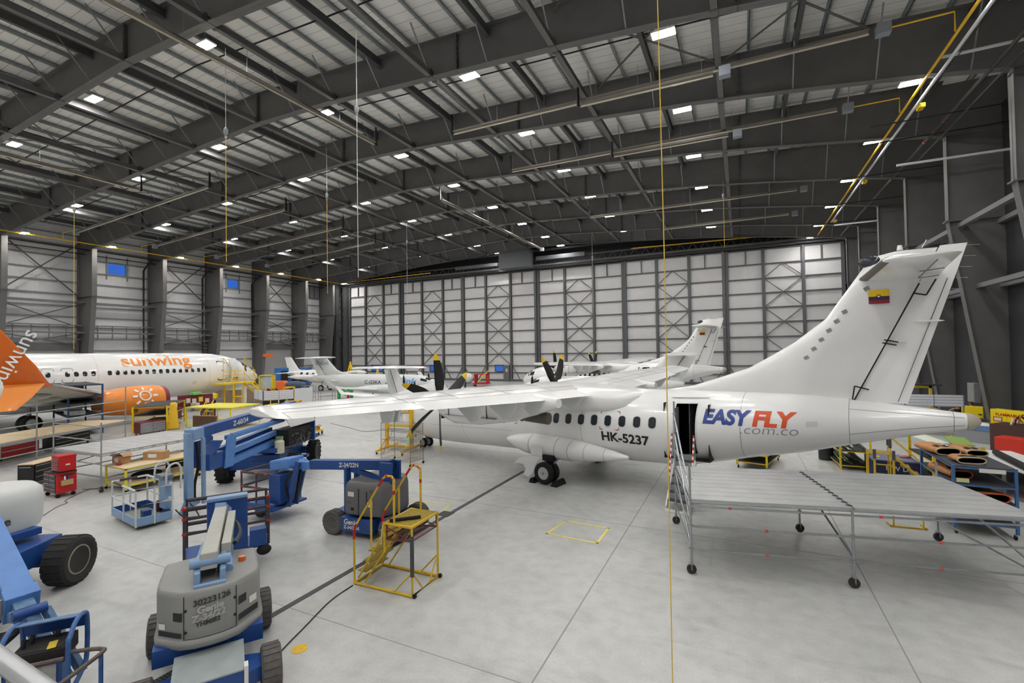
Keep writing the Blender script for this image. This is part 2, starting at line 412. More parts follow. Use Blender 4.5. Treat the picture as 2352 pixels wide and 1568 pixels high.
# right wall, front wall, top of the back wall
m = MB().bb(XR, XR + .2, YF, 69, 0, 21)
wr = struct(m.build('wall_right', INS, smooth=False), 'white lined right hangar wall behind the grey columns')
for z in [6.4, 7.6, 8.8, 10., 11.3, 12.6, 14., 15.5, 17., 18.5]:
    MB().bb(XR - .2, XR, YF, 66.8, z - .05, z + .05).build('girt', GIRT, wr, smooth=False)
for i, (a, b) in enumerate(bays):
    if i < 3: continue
    m = MB(); x = 13.2
    m.bb(x - .2, x + .2, a, b, 11.55, 11.8).bb(11.3, 11.6, a, b, 11.5, 11.75).bb(12.0, 12.3, a, b, 8.0, 8.25).bb(x - .2, x + .2, a, b, 8.0, 8.3)
    m.build('wall_beam', BEAM, wr, smooth=False)
    # dark panel wall behind the columns up high
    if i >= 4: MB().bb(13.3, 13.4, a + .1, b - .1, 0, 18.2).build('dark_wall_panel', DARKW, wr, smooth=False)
struct(MB().bb(XL - .2, XR + .2, YF - .2, YF, 0, 22.6).build('wall_front', INSX, smooth=False), 'white wall behind the photographer')
# back wall band above the doors
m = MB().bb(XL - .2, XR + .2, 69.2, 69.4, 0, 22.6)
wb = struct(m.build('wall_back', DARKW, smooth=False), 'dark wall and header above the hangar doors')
m = MB().bb(-67.4, 12, 66.3, 67.9, 17.35, 17.6).bb(-67.4, 12, 66.2, 66.4, 18.6, 18.8).bb(-67.4, 12, 66.2, 66.4, 19.9, 20.1).bb(-67.4, 12, 65.4, 65.6, 17.5, 17.75)
m.build('door_header', STEELD, wb, smooth=False)
m = MB()
for k in range(52):
    x = -67 + k * 1.52; m.bar((x, 66.3, 17.6), (x + .76, 66.3, 18.7), .08, .08); m.bar((x + .76, 66.3, 18.7), (x + 1.52, 66.3, 17.6), .08, .08)
m.build('header_truss', STEELD, wb, smooth=False)
m = MB().bb(-33.2, -28.2, 64.2, 66., 17.4, 20.2).bb(-27.6, -20, 65.6, 66, 18.4, 19.).bb(-42, -34.2, 65.6, 66, 18.2, 18.7)
m.build('duct_housing', M('mid_grey_panel', (.36, .37, .38), .6), wb, smooth=False)
m = MB().bb(-67.9, -66.95, 66.4, 67.6, 0, 17.4).bb(11.5, 12.2, 66.4, 67.6, 0, 17.4)
m.build('door_jamb', STEELD, wb, smooth=False)
# dark end columns at the left corner
m = MB().bb(-69.9, -69.3, 65, 66, 0, 20).bb(-68.9, -68.3, 65.2, 66, 0, 20).bb(XL, -67.5, 68.9, 69.1, 0, 20)
for k in range(14): m.bb(-70.4, -67.6, 66.2, 66.4, 1 + k * 1.35, 1.12 + k * 1.35)
m.build('corner_framing', STEELD, wb, smooth=False)
# hangar door leaves
PX = [-66.75, -62.72, -58.45, -54.45, -50.03, -45.63, -41.56, -37.1, -32.64, -28.15, -23.65, -19.21, -14.72, -10.23, -6.01, -1.62, 2.76, 7.1, 11.33]
DST = M('door_frame_steel', (.345, .35, .36), .5)
Z8, ZS = 2.56, 1.837
for leaf in range(6):
    xs = PX[leaf * 3:leaf * 3 + 4]; y = 67. + .25 * (leaf % 2); zt = Z8 + 8 * ZS
    dl = struct(MB().bb(xs[0], xs[3], y + .18, y + .26, .1, zt).build('door_%d' % (leaf + 1), INSX, smooth=False), 'white lined sliding hangar door leaf, %s from the left' % ORD[leaf])
    for j, x in enumerate(xs):
        xx = x + (.2 if j == 0 else -.2 if j == 3 else 0); w = .17
        m = MB().bb(xx - w, xx + w, y - .16, y - .12, .05, zt).bb(xx - .02, xx + .02, y - .14, y + .18, .05, zt).bb(xx - w, xx + w, y + .14, y + .18, .05, zt)
        m.build('post', DST, dl, smooth=False)
    for g in range(10):
        z = zt - .1 - g * ZS if g < 9 else 1.35
        if g == 0: z = zt - .08
        MB().bb(xs[0], xs[3], y - .05, y + .18, z - .07, z + .07).build('girt', DST, dl, smooth=False)
    MB().bb(xs[0], xs[3], y - .1, y + .2, .02, .3).build('bottom_rail', DST, dl, smooth=False)
    m = MB(); a, b = xs[1], xs[2]; c = (a + b) / 2; Zg = lambda k: Z8 + (8 - k) * ZS - .1
    for k in (1, 3, 5, 7):
        for xe in (a, b):
            m.bar((c, y - .02, Zg(k)), (xe, y - .02, Zg(k + 1)), .09, .09)
            if k > 1: m.bar((c, y - .02, Zg(k)), (xe, y - .02, Zg(k - 1)), .09, .09)
    m.build('cross_brace', DST, dl, smooth=False)
    m = MB()
    for a, b in ((xs[0], xs[1]), (xs[2], xs[3])):
        c = a + (b - a) * (.55 if a == xs[0] else .45); m.bb(c - .06, c + .06, y - .06, y + .18, zt - ZS, zt)
        m.bar((a + .2, y - .05, 2.4), (a + 1.5, y - .05, .3), .1, .1); m.bar((b - .2, y - .05, 2.4), (b - 1.5, y - .05, .3), .1, .1)
    m.build('knee_brace', DST, dl, smooth=False)
# windows and man door in the leaves
DUSK = mat_glass('door_window_glass', (.9, .95, 1.))
BLUEP = M('blue_evening_glass', (.20, .42, .78), .08, emit=.35)
for i, (a, b, z0, z1) in enumerate([(-61.2, -58.7, 1.5, 2.5), (-48.4, -46.8, 1.6, 2.5), (-35.5, -34.1, 1.6, 2.52)]):
    m = MB(); y = 66.95 + .25 * ((0, 1, 0)[i])
    m.bb(a - .08, b + .08, y - .1, y + .2, z0 - .08, z0).bb(a - .08, b + .08, y - .1, y + .2, z1, z1 + .08).bb(a - .08, a, y - .1, y + .2, z0, z1).bb(b, b + .08, y - .1, y + .2, z0, z1)
    w = struct(m.build('window_%d' % (i + 3), DST, smooth=False), 'low blue window in the hangar doors, %s from the left' % ORD[i])
    MB().bb(a, b, y + .04, y + .06, z0, z1).build('pane', BLUEP, w, smooth=False)
m = MB().bb(-33.95, -32.95, 66.7, 66.95, .1, 2.55)
md = struct(m.build('door_7', STEEL, smooth=False), 'grey personnel door in the hangar door leaf')
MB().bb(-33.5, -33.2, 66.66, 66.7, 1.5, 2.0).build('pane', M('pale_pane', (.75, .78, .8), .2), md, smooth=False)
MB().bb(-33.9, -33.8, 66.6, 66.7, 1.1, 1.2).build('handle', CHROME, md, smooth=False)
# ---------------------------------------------------------------- lamps and services
LENS = D.materials.new('lit_led_lens'); LENS.use_nodes = True
_b = LENS.node_tree.nodes['Principled BSDF']; _b.inputs['Base Color'].default_value = (1, 1, 1, 1)
_b.inputs['Emission Color'].default_value = (1, .985, .96, 1); _b.inputs['Emission Strength'].default_value = LAMP
LX = [-65.5, -54.6, -44.4, -33.8, -23.2, -12.65, -2.76, 7.73]
LZ = [17.55, 18.75, 19.45, 19.95, 19.95, 19.45, 18.68, 17.5]
lamp0 = None
rows = [64.5, 58.5, 51.1, 43.65, 36.2, 28.8, 21.4, 14., 6.6, -.8, -8.2]  # last rows, out of view overhead and behind, added to light the foreground
for ri, y in enumerate(rows):
    for ci, x in enumerate(LX):
        if ri == 0 and ci in (1, 2, 5, 6): continue
        lab = 'lit high bay light, %s from left wall in %s row from hangar doors' % (ORD[ci], ORD[ri])
        if lamp0 is None:
            lamp0 = thing('high_bay_light', lab, 'light', (x, y, LZ[ci]), 0, 'high bay lights under the roof')
            MB().bb(-.5, .5, -.26, .26, .02, .1).build('housing', WHITEP, lamp0, smooth=False)
            MB().bb(-.2, .2, -.12, .12, .1, .2).build('driver_box', GREYP, lamp0, smooth=False)
            MB().bb(-.48, .48, -.24, .24, .0, .02).build('lens', LENS, lamp0, smooth=False)
            m = MB()
            for sx in (-.45, .45): m.bar((sx, 0, .1), (0, 0, .6), .012, .012)
            m.bar((0, 0, .6), (0, 0, 2.), .012, .012); m.build('hanger', GALV, lamp0, smooth=False)
        else: dup(lamp0, (x, y, LZ[ci]), 0, lab)
# gas pipes
def pipe(name, label, cat, pts, r, mat, group=None, n=8):
    return tag(MB().tube(pts, r, n).build(name, mat), label, cat, group)
pipe('gas_pipe', 'long yellow gas pipe running high along the left wall', 'pipe', [(-65.3, 8, 17.5), (-65.3, 63.5, 17.45)], .06, GASY)
pipe('gas_pipe', 'long yellow gas pipe running high along the right side of the hangar', 'pipe', [(8.0, 18, 17.25), (8.0, 62, 17.2)], .06, GASY)
pipe('gas_pipe', 'yellow gas pipe running above the hangar doors from the left corner', 'pipe', [(-65.3, 63.6, 17.6), (-45.5, 63.6, 17.75)], .05, GASY)
pipe('gas_pipe', 'yellow gas pipe above the right half of the hangar doors', 'pipe', [(-13, 64.2, 18.4), (7.5, 64.2, 18.1)], .05, GASY)
w = pipe('white_rail', 'white conduit rail running beside the yellow gas pipe along the right side', 'conduit', [(8.25, 18, 16.95), (8.25, 55, 16.95)], .07, M('white_conduit', (.85, .86, .87), .35))
m = MB()
for y in (22.5, 26, 30, 34, 38, 42, 46, 50): m.tube([(8.35, y, 16.9), (8.35, y + 3, 16.8)], .02, 5)
m.build('cable', PIPEBLK, w, smooth=False)
m = MB()
for y in (30, 42, 54): m.bb(8.3, 8.55, y, y + .5, 16.75, 16.95)
m.build('yellow_marker', YEL, w, smooth=False)
DP = M('grey_steel_pipe', (.27, .28, .29), .4, .4)
p = pipe('sprinkler_main', 'thick dark grey water main running high along the right wall', 'pipe', [(10.2, 18, 17.), (10.2, 62.5, 17.)], .085, DP)
pipe('sprinkler_main', 'thinner dark grey pipe beside the water main along the right wall', 'pipe', [(10.55, 18, 16.7), (10.55, 39, 16.7)], .05, DP)
m = MB()
for y in (33, 34.5, 36, 43): m.cyl((10.2, y, 17.), (10.2, y + .12, 17.), .11, n=10)
m.build('coupling', M('red_coupling', (.6, .25, .18), .5), p)
for i, y in enumerate((31.5, 34.2, 40.5, 47.5, 54.5)):
    pipe('unistrut_rail', 'black hanger rail crossing under the pipes at the right wall, %s from the hangar doors' % ORD[4 - i], 'rail', [(6.6, y, 16.75), (13.2, y, 16.75)], .035, PIPEBLK, 'hanger rails at the right wall', 4)
for i, (y, z) in enumerate(((27.0, 17.6), (34., 15.2), (54, 16.4))):
    pipe('white_conduit', 'white conduit crossing to the right wall, %s from the hangar doors' % ORD[2 - i], 'conduit', [(8.3, y, z), (13.2, y, z)], .07, MATS['white_conduit'])
pipe('sprinkler_main', 'black water main running high along the left wall below the yellow gas pipe', 'pipe', [(-68.2, 14, 17.3), (-68.2, 63, 17.3)], .09, PIPEBLK)
pipe('sprinkler_main', 'second black pipe running along the left wall just below the black main', 'pipe', [(-69.2, 14, 16.9), (-69.2, 63, 16.9)], .06, PIPEBLK)
for i, (y, z) in enumerate(((34.4, 4.2), (49.6, 6.0), (41.9, 1.))):
    pipe('riser_pipe', 'black riser pipe on the left wall beside the %s column from the hangar doors' % ORD[[4, 2, 3][i]], 'pipe', [(-68.2, y, 17.2), (-69.3, y, 16.7), (-70.2, y, 16.), (-70.2, y, z)], .08, PIPEBLK)
# sprinkler branch pipes mid-bay under the purlins
for i, y in enumerate([9.4, 16.6, 24., 31.5, 38.9, 46.4, 53.8, 60.6]):
    pts = [(x, y, roof(x) - .42) for x in (-69, XC, 12.5)]
    pipe('sprinkler_branch', 'thin black sprinkler pipe under the roof purlins in the %s bay from the hangar doors' % ORD[7 - i], 'pipe', pts, .04, PIPEBLK, None, 6)
# radiant tube heaters
REFL = M('heater_reflector', (.62, .60, .57), .3, .8); TUBE = M('heater_tube', (.78, .75, .68), .35, .5)
def heater(label, pts, zoff=0., box=True, drop=True):
    """U-tube radiant heater: reflector hood over a tube run"""
    a, b = V(pts[0]), V(pts[1]); d = (b - a).normalized(); n = d.cross(V((0, 0, 1))).normalized()
    t = thing('tube_heater', label, 'heater', a, 0, 'radiant tube heaters under the roof')
    L = b - a
    MB().tube([V((0, 0, -.05)), L + V((0, 0, -.05))], .055, 8).build('tube', TUBE, t)
    m = MB(); prof = [n * -.2 + V((0, 0, -.02)), n * -.12 + V((0, 0, .13)), n * .12 + V((0, 0, .13)), n * .2 + V((0, 0, -.02))]
    m.loft([prof, [p + L for p in prof]], closed=False, cap=(False, False)); m.build('reflector', REFL, t, smooth=False)
    m = MB(); k = 0
    while k < L.length:
        m.bar(d * k + V((0, 0, .1)), d * k + V((0, 0, 1.4)), .015, .015); m.box(d * k + V((0, 0, -.03)), (.06, .06, .16)); k += 3.
    m.build('hanger', GALV, t, smooth=False)
    if box:
        m = MB(); m.box(L + d * .5 + V((0, 0, 0)), (.5, .4, .45)); m.build('burner_box', M('burner_grey', (.55, .57, .6), .5), t, smooth=False)
    if drop:
        MB().tube([V((0, 0, -.05)), V((0, 0, -.05)) - d * .15, V((0, 0, 1.2)) - d * .15], .06, 8).build('flue', PIPEBLK, t)
    return t
h = [((-15.7, 24.6, 18.4), (5.2, 24.6, 18.2), 'from mid roof to the right, second bay from the front'), ((-7.4, 24.1, 17.9), (-.9, 24.1, 17.8), 'short twin run below the long heater, second bay from the front'),
     ((-15.2, 31.9, 18.4), (5.2, 31.9, 18.2), 'from mid roof to the right, third bay from the front'), ((-7.4, 31.5, 17.9), (-.4, 31.5, 17.8), 'short twin run below the long heater, third bay from the front'),
     ((-13.5, 46.6, 18.3), (4.6, 46.6, 18.2), 'from mid roof to the right, fifth bay from the front'), ((-7.4, 54, 18.0), (4.6, 54, 18.), 'from mid roof to the right, sixth bay from the front'),
     ((-40., 24.4, 19.), (-62, 24.4, 17.9), 'towards the left wall, second bay from the front'), ((-40., 31.8, 19.), (-62, 31.8, 17.9), 'towards the left wall, third bay from the front'),
     ((-40., 39.2, 19.), (-62, 39.2, 17.9), 'towards the left wall, fourth bay from the front'), ((-42., 46.6, 19.), (-62, 46.6, 17.9), 'towards the left wall, fifth bay from the front'),
     ((-22., 24.5, 19.0), (-22.4, 9., 19.0), 'running front to back left of the roof middle'), ((-43.5, 21, 18.3), (-43.5, 8., 18.3), 'running front to back nearest the left wall'),
     ((-24.5, 36, 18.8), (-24.5, 60., 18.8), 'running front to back towards the hangar doors')]
for a, b, lab in h: heater('radiant tube heater ' + lab, (a, b))
for a, b, i in (((8., 24.6), (5.6, 24.6), 0), ((8., 31.9), (5.6, 31.9), 1), ((-65.3, 24.4), (-62.5, 24.4), 2), ((-65.3, 31.8), (-62.5, 31.8), 3), ((-65.3, 39.2), (-62.5, 39.2), 4)):
    zt = 18.2
    pipe('gas_drop', 'yellow gas branch pipe feeding the heater %s' % ['on the right, nearer', 'on the right, farther', 'at the left wall, nearest', 'at the left wall, second', 'at the left wall, third'][i], 'pipe', [(b[0], b[1], zt), (a[0], a[1], zt), (a[0], a[1], 17.4)], .035, GASY)
# ropes, lifelines
ROPE = M('yellow_rope', (.88, .74, .25), .7); CABLE = M('steel_cable', (.75, .8, .78), .4, .5)
def line(name, label, pts, r, mat, cat='rope'): return pipe(name, label, cat, pts, r, mat, None, 6)
# ---------------------------------------------------------------- aircraft helpers
AW = M('aircraft_white_paint', (.93, .93, .925), .22, spec=.5, noise=.03, ns=1.2, coat=.3)
AG = M('aircraft_grey_white', (.84, .85, .85), .3, noise=.05, ns=2)
SEAM = M('panel_seam', (.45, .46, .47), .6)
WDARK = M('cabin_window_glass', (.16, .18, .20), .08)
BOOT = M('deice_boot_rubber', (.33, .31, .29), .5)
PROPB = M('propeller_black', (.055, .055, .06), .45)
PROPY = M('propeller_yellow_tip', (.92, .76, .12), .45)
TYRE = M('tyre_rubber', (.075, .075, .08), .75, noise=.2, ns=20)
HUB = M('wheel_hub_grey', (.72, .73, .73), .4)
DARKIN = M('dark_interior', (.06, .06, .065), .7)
def interp(tab, s):
    if s <= tab[0][0]: return tab[0][1:]
    for a, b in zip(tab, tab[1:]):
        if s <= b[0]:
            t = (s - a[0]) / (b[0] - a[0]); return tuple(x + (y - x) * t for x, y in zip(a[1:], b[1:]))
    return tab[-1][1:]
def fus_pt(tab, s, ang, off=0.):
    """tab rows: station, centre z, half width, half height; ang 0 = the -y side, +90deg = top"""
    zc, w, h = interp(tab, s)
    return V((s, -(w + off) * math.cos(ang), zc + (h + off) * math.sin(ang)))
def fus_mesh(tab, stations, n=48, skip=None, mi=None):
    m = MB(); vs = []; fs = []
    for s in stations: vs += [fus_pt(tab, s, 2 * PI * i / n) for i in range(n)]
    mis = []
    for k in range(len(stations) - 1):
        sm = (stations[k] + stations[k + 1]) / 2
        for i in range(n):
            a = 2 * PI * (i + .5) / n
            if skip and skip(sm, a if a < PI else a - 2 * PI): continue
            j = (i + 1) % n; fs.append((k * n + i, k * n + j, k * n + n + j, k * n + n + i))
    fs.append(tuple(range(n))); fs.append(tuple(range((len(stations) - 1) * n, len(stations) * n)))
    return m.add(vs, fs)
def frange(a, b, st):
    n = max(1, int(round((b - a) / st))); return [a + (b - a) * i / n for i in range(n + 1)]
def patch(m, tab, s0, ang0, w, h, off=.006, r=.35, n=6, mi=0):
    """rounded-rectangle patch lying on the fuselage, centred at station s0/angle ang0"""
    zc, W, Hh = interp(tab, s0); pts = []
    for cx, cy, a0 in ((1, 1, 0), (-1, 1, 90), (-1, -1, 180), (1, -1, 270)):
        rr = r * min(w, h)
        for k in range(n + 1):
            a = math.radians(a0 + 90 * k / n)
            u = cx * (w / 2 - rr) + rr * math.cos(a); v = cy * (h / 2 - rr) + rr * math.sin(a)
            pts.append(fus_pt(tab, s0 + u, ang0 + v / Hh, off))
    c = fus_pt(tab, s0, ang0, off); k = len(pts)
    m.add([c] + pts, [(0, i + 1, (i + 1) % k + 1) for i in range(k)], mi); return m
def ring_patch(m, tab, s0, ang0, w, h, t=.02, off=.004, r=.35, n=6, mi=0):
    zc, W, Hh = interp(tab, s0); L = []
    for dw in (0, t):
        pts = []
        for cx, cy, a0 in ((1, 1, 0), (-1, 1, 90), (-1, -1, 180), (1, -1, 270)):
            rr = r * min(w, h) + dw
            for k in range(n + 1):
                a = math.radians(a0 + 90 * k / n)
                pts.append(fus_pt(tab, s0 + cx * (w / 2 + dw - rr) + rr * math.cos(a), ang0 + (cy * (h / 2 + dw - rr) + rr * math.sin(a)) / Hh, off))
        L.append(pts)
    return m.loft(L, cap=(False, False), mi=mi)
def fus_line(m, tab, pts, w=.012, off=.003, mi=0):
    """thin ribbon on the skin along (s, ang) points"""
    for (s0, a0), (s1, a1) in zip(pts, pts[1:]):
        n = max(1, int(max(abs(s1 - s0) / .6, abs(a1 - a0) / .15))); prev = None
        for k in range(n + 1):
            s = s0 + (s1 - s0) * k / n; a = a0 + (a1 - a0) * k / n; h = interp(tab, s)[2]
            if abs(s1 - s0) > abs(a1 - a0) * h: q = (fus_pt(tab, s, a - w / 2 / h, off), fus_pt(tab, s, a + w / 2 / h, off))
            else: q = (fus_pt(tab, s - w / 2, a, off), fus_pt(tab, s + w / 2, a, off))
            if prev: m.add([prev[0], q[0], q[1], prev[1]], [(0, 1, 2, 3)], mi)
            prev = q
    return m
def fus_text(txt, size, tab, s0, ang0, name, mat, parent, slope=0., flip=False, off=.007, **k):
    h = interp(tab, s0)[2]
    def fn(u, v):
        s = s0 - u if flip else s0 + u
        return fus_pt(tab, s, ang0 + (v + slope * u) / h, off)
    return map_text(text_mesh(txt, size, **k), fn, name, mat, parent, .1)
AIRF = [(1, .0), (.9, .022), (.75, .052), (.6, .08), (.45, .1), (.3, .108), (.18, .1), (.09, .079), (.04, .055), (.012, .03), (0, 0),
        (.012, -.022), (.04, -.036), (.09, -.048), (.18, -.057), (.3, -.06), (.45, -.055), (.6, -.043), (.75, -.028), (.9, -.012)]
def airf(le, ch, y, z, tk=1., x0=0., x1=1., inc=0., vert=False):
    """closed airfoil loop between chord fractions x0..x1; vert: section of a fin (y<->thickness)"""
    up = [(x, t) for x, t in AIRF[:11] if x0 < x < x1]; lo = [(x, t) for x, t in AIRF[11:] if x0 < x < x1]
    def th(x, top):
        L = AIRF[:11][::-1] if top else [(0, 0)] + AIRF[11:] + [(1, 0)]
        for a, b in zip(L, L[1:]):
            if x <= b[0] + 1e-9: return a[1] + (b[1] - a[1]) * ((x - a[0]) / (b[0] - a[0]) if b[0] > a[0] else 0)
        return 0
    pts = [(x1, th(x1, True))] + up + ([(x0, th(x0, True)), (x0, th(x0, False))] if x0 > 0 else [(0, 0)]) + lo + ([(x1, th(x1, False))] if x1 < 1 else [])
    if vert: return [(le + x * ch, y + (t if i < 99 else t) * ch * tk, z) for i, (x, t) in enumerate([(x, (t + (.02 if t < 0 else 0) * 0)) for x, t in pts])]
    return [(le + x * ch, y, z + t * ch * tk + (.5 - x) * ch * inc) for x, t in pts]
SYM = [(1, 0), (.85, .022), (.65, .048), (.45, .062), (.3, .064), (.15, .053), (.06, .036), (.015, .018), (0, 0), (.015, -.018), (.06, -.036), (.15, -.053), (.3, -.064), (.45, -.062), (.65, -.048), (.85, -.022)]
def symf(le, te, z, th, y=0., x0=0., x1=1.):
    """symmetric vertical-fin section, th = half-thickness multiplier in metres"""
    def t(x):
        L = SYM[:9][::-1]
        for a, b in zip(L, L[1:]):
            if x <= b[0] + 1e-9: return a[1] + (b[1] - a[1]) * (x - a[0]) / (b[0] - a[0])
        return 0
    xs = [x0 + (x1 - x0) * f for f in (0, .02, .07, .16, .3, .45, .65, .85, 1)]; up = [(x, t(x)) for x in xs[::-1]]; lo = [(x, -t(x)) for x in xs]
    if x0 == 0: lo = lo[1:]
    if x1 == 1: lo = lo[:-1]
    return [(le + x * (te - le), y + v / .064 * th, z) for x, v in up + lo]
def wheel(m, c, r, w, ax=(0, 1, 0), n=24, mt=0, mh=1):
    """tyre and hub, materials mt/mh"""
    c = V(c); a = V(ax).normalized() * w / 2
    m.rings([(c - a * .55, r * .55), (c - a * .9, r * .62), (c - a, r * .78), (c - a * .85, r * .93), (c - a * .45, r), (c + a * .45, r), (c + a * .85, r * .93), (c + a, r * .78), (c + a * .9, r * .62), (c + a * .55, r * .55)], n, mt)
    m.rings([(c - a * .75, r * .2), (c - a * .8, r * .5), (c - a * .6, r * .6), (c + a * .6, r * .6), (c + a * .8, r * .5), (c + a * .75, r * .2)], n, mh)
    return m
def blade(m, hub, ax, ang, R, r0=.25, chord=.32, sweep=.3, mi=(0, 1), tipf=.84, pitch=.9):
    """scimitar propeller blade turning about axis ax (x-direction), angle from +z"""
    rad = V((0, math.sin(ang), math.cos(ang))); tan = V((0, math.cos(ang), -math.sin(ang))); X = V((1, 0, 0))
    fr = [.0, .15, .3, .5, .7, tipf, .93, 1.]; ch = [.55, .75, .98, 1., .88, .7, .5, .2]; loops = []
    for f, c in zip(fr, ch):
        r = r0 + (R - r0) * f; tw = pitch * (1 - .55 * f); d = (tan * math.cos(tw) + X * math.sin(tw)); nrm = d.cross(rad)
        o = V(hub) + rad * r + d * (-sweep * R * .3 * max(0, f - .35) ** 1.6) ; w = chord * c / 2; t = .035 * (1 - .8 * f)
        loops.append([o + d * w, o + d * w * .3 + nrm * t, o - d * w * .5 + nrm * t, o - d * w, o - d * w * .5 - nrm * t, o + d * w * .3 - nrm * t])
    k = fr.index(tipf)
    m.loft(loops[:k + 1], cap=(True, False), mi=mi[0]); m.loft(loops[k:], cap=(False, True), mi=mi[1]); return m

# ---------------------------------------------------------------- twin turboprop with T-tail (two of them)
FT = [(0, 1.42, .03, .03), (.12, 1.42, .24, .22), (.4, 1.47, .48, .44), (.9, 1.56, .78, .72), (1.5, 1.64, 1.04, .98), (2.3, 1.72, 1.26, 1.18), (3.3, 1.79, 1.38, 1.28), (4.5, 1.83, 1.4, 1.30),
      (11, 2.03, 1.4, 1.30), (14.2, 2.145, 1.4, 1.30), (15.2, 2.20, 1.37, 1.26), (16, 2.31, 1.30, 1.17), (17, 2.45, 1.16, 1.04), (18.4, 2.60, .93, .87), (19.6, 2.74, .68, .65), (21, 2.86, .40, .375), (21.95, 2.92, .22, .21)]
ATRLOC, ATRRZ = (-14.68 - 1.72 * .9782, 20.0 + 1.72 * .2075, 0), math.atan2(-.2075, .9782)
def wz(y): return 3.27 + .034 * abs(y)
def atr_wing(t, sgn):
    m = MB(); L = []
    S = lambda y: (9.45, 2.57) if abs(y) <= 4.4 else (9.45 + .5 * (abs(y) - 4.4) / 7.7, 2.57 - 1.16 * (abs(y) - 4.4) / 7.7)
    cut = .73
    for y in [0, 1.2, 2.8, 4.4, 6, 8, 10, 12.0]:
        le, ch = S(y); L.append(airf(le, ch, sgn * y, wz(y), 1., 0, cut, .035))
    m.loft(L)
    le, ch = S(12.); L = []
    for f, k in ((12.0, 1), (12.12, .96), (12.22, .86), (12.27, .7)):
        L.append(airf(le + (1 - k) * ch * .55, ch * k, sgn * f, wz(f) + .01 * (1 - k) * 10, k, 0, 1, .035))
    m.loft(L)
    w = m.build('wing', AW, t)
    for nm, y0, y1, dr in (('flap', 1.45, 3.35, .05), ('flap', 3.37, 8.85, .05), ('aileron', 8.9, 11.98, .0)):
        m = MB(); L = []
        for y in [y0] + [q for q in (4.4, 6.5) if y0 < q < y1] + [y1]:
            le, ch = S(y); lp = airf(le, ch, sgn * y, wz(y), 1., .745, 1., .035)
            L.append([(a + .0, b, c - dr * (a - le - .745 * ch) / (.255 * ch)) for a, b, c in lp])
        m.loft(L); m.build(nm, AW, t)
    m = MB()   # hinge fairings below the trailing edge
    for y in (1.9, 4.35, 5.6, 6.9):
        le, ch = S(y); z = wz(y) - .14; x0 = le + ch * .52; x1 = le + ch * 1.0
        prof = [(x0, z), (x1 - .02, z + .04), (x1 - .08, z - .12), (x1 - .3, z - .42), (x1 - .5, z - .44), (x0 + .1, z - .1)]
        L = []
        for dy, k in ((-.12, .75), (-.06, 1), (.06, 1), (.12, .75)):
            cx = x0 + .6; L.append([(cx + (px - cx) * k, sgn * y + dy, z + (pz - z) * k) for px, pz in prof])
        m.loft(L)
    m.build('flap_fairing', AG, t)
    m = MB()
    for y in (9.6, 9.75):
        le, ch = S(y); m.prism([(le + ch * .7, sgn * y, wz(y) - .05), (le + ch * 1.0, sgn * y, wz(y) - .02), (le + ch * .95, sgn * y, wz(y) - .3), (le + ch * .75, sgn * y, wz(y) - .35)], (0, .05, 0))
    m.build('aileron_hinge', AG, t)
    m = MB()   # seams on the upper skin
    for y in (2.9, 5.2, 7.3, 9.0):
        le, ch = S(y); pts = [V((le + x * ch, sgn * y, wz(y) + t_ * ch + (.5 - x) * ch * .035 + .004)) for x, t_ in AIRF[2:9]]
        for p, q in zip(pts, pts[1:]): m.bar(p, q, .012, .004)
    for fx, th_ in ((.12, .088), (.60, .08)):
        pr = None
        for y in (.3, 1.2, 2.8, 4.4, 6, 8, 10, 12.0):
            le, ch = S(y); p = V((le + fx * ch, sgn * y, wz(y) + th_ * ch + (.5 - fx) * ch * .035 + .003))
            if pr: m.bar(pr, p, .012, .004)
            pr = p
    m.build('wing_seams', SEAM, t, smooth=False)
    m = MB(); L = []
    for y in (5, 8, 11.9):
        le, ch = S(y); L.append([(a - .006, b, c + .0) for a, b, c in airf(le - .004, ch * 1.004, sgn * y, wz(y), 1.06, 0, .075, .035)])
    m.loft(L); m.build('leading_edge_boot', AG, t)
    # nacelle
    m = MB(); L = []
    for s, zc, w_, h_ in ((7.22, 2.93, .3, .3), (7.35, 2.92, .42, .46), (8, 2.88, .5, .62), (9.2, 2.92, .52, .62), (10.6, 3.02, .5, .5), (11.6, 3.16, .4, .34), (12.35, 3.22, .16, .14)):
        L.append([(s, sgn * 4.05 + w_ * math.copysign(abs(math.cos(a)) ** .8, math.cos(a)), zc + h_ * math.copysign(abs(math.sin(a)) ** .8, math.sin(a))) for a in [2 * PI * i / 24 for i in range(24)]])
    m.loft(L); n = m.build('nacelle', AW, t)
    m = MB()
    for s in (8.0, 8.9, 9.8): m.bb(s, s + .012, sgn * 4.05 - .535, sgn * 4.05 + .535, 2.6, 3.25)
    m.bb(7.8, 10.2, sgn * 4.05 - .535, sgn * 4.05 + .535, 2.62, 2.632)
    m.build('panel_seam', SEAM, n, smooth=False)
    MB().cyl((11.0, sgn * 4.05 - sgn * .1, 2.72), (11.9, sgn * 4.05 - sgn * .1, 2.7), .17, .19, 16).build('exhaust', BOOT, n)
    MB().bb(7.4, 7.45, sgn * 4.05 - .3, sgn * 4.05 + .3, 2.42, 2.56).build('air_intake', DARKIN, n, smooth=False)
    sp = MB().rings([((6.55, sgn * 4.05, 2.93), .02), ((6.62, sgn * 4.05, 2.93), .1), ((6.8, sgn * 4.05, 2.93), .2), ((7.05, sgn * 4.05, 2.93), .28), ((7.22, sgn * 4.05, 2.93), .3)], 20).build('spinner', AW, t)
    for k in range(6):
        a = k * PI / 3 + (0 if sgn < 0 else PI / 6)
        blade(MB(), (7.02, sgn * 4.05, 2.93), 0, a, 1.9, .2, .36, .55).build('propeller_blade', [PROPB, PROPY], t)
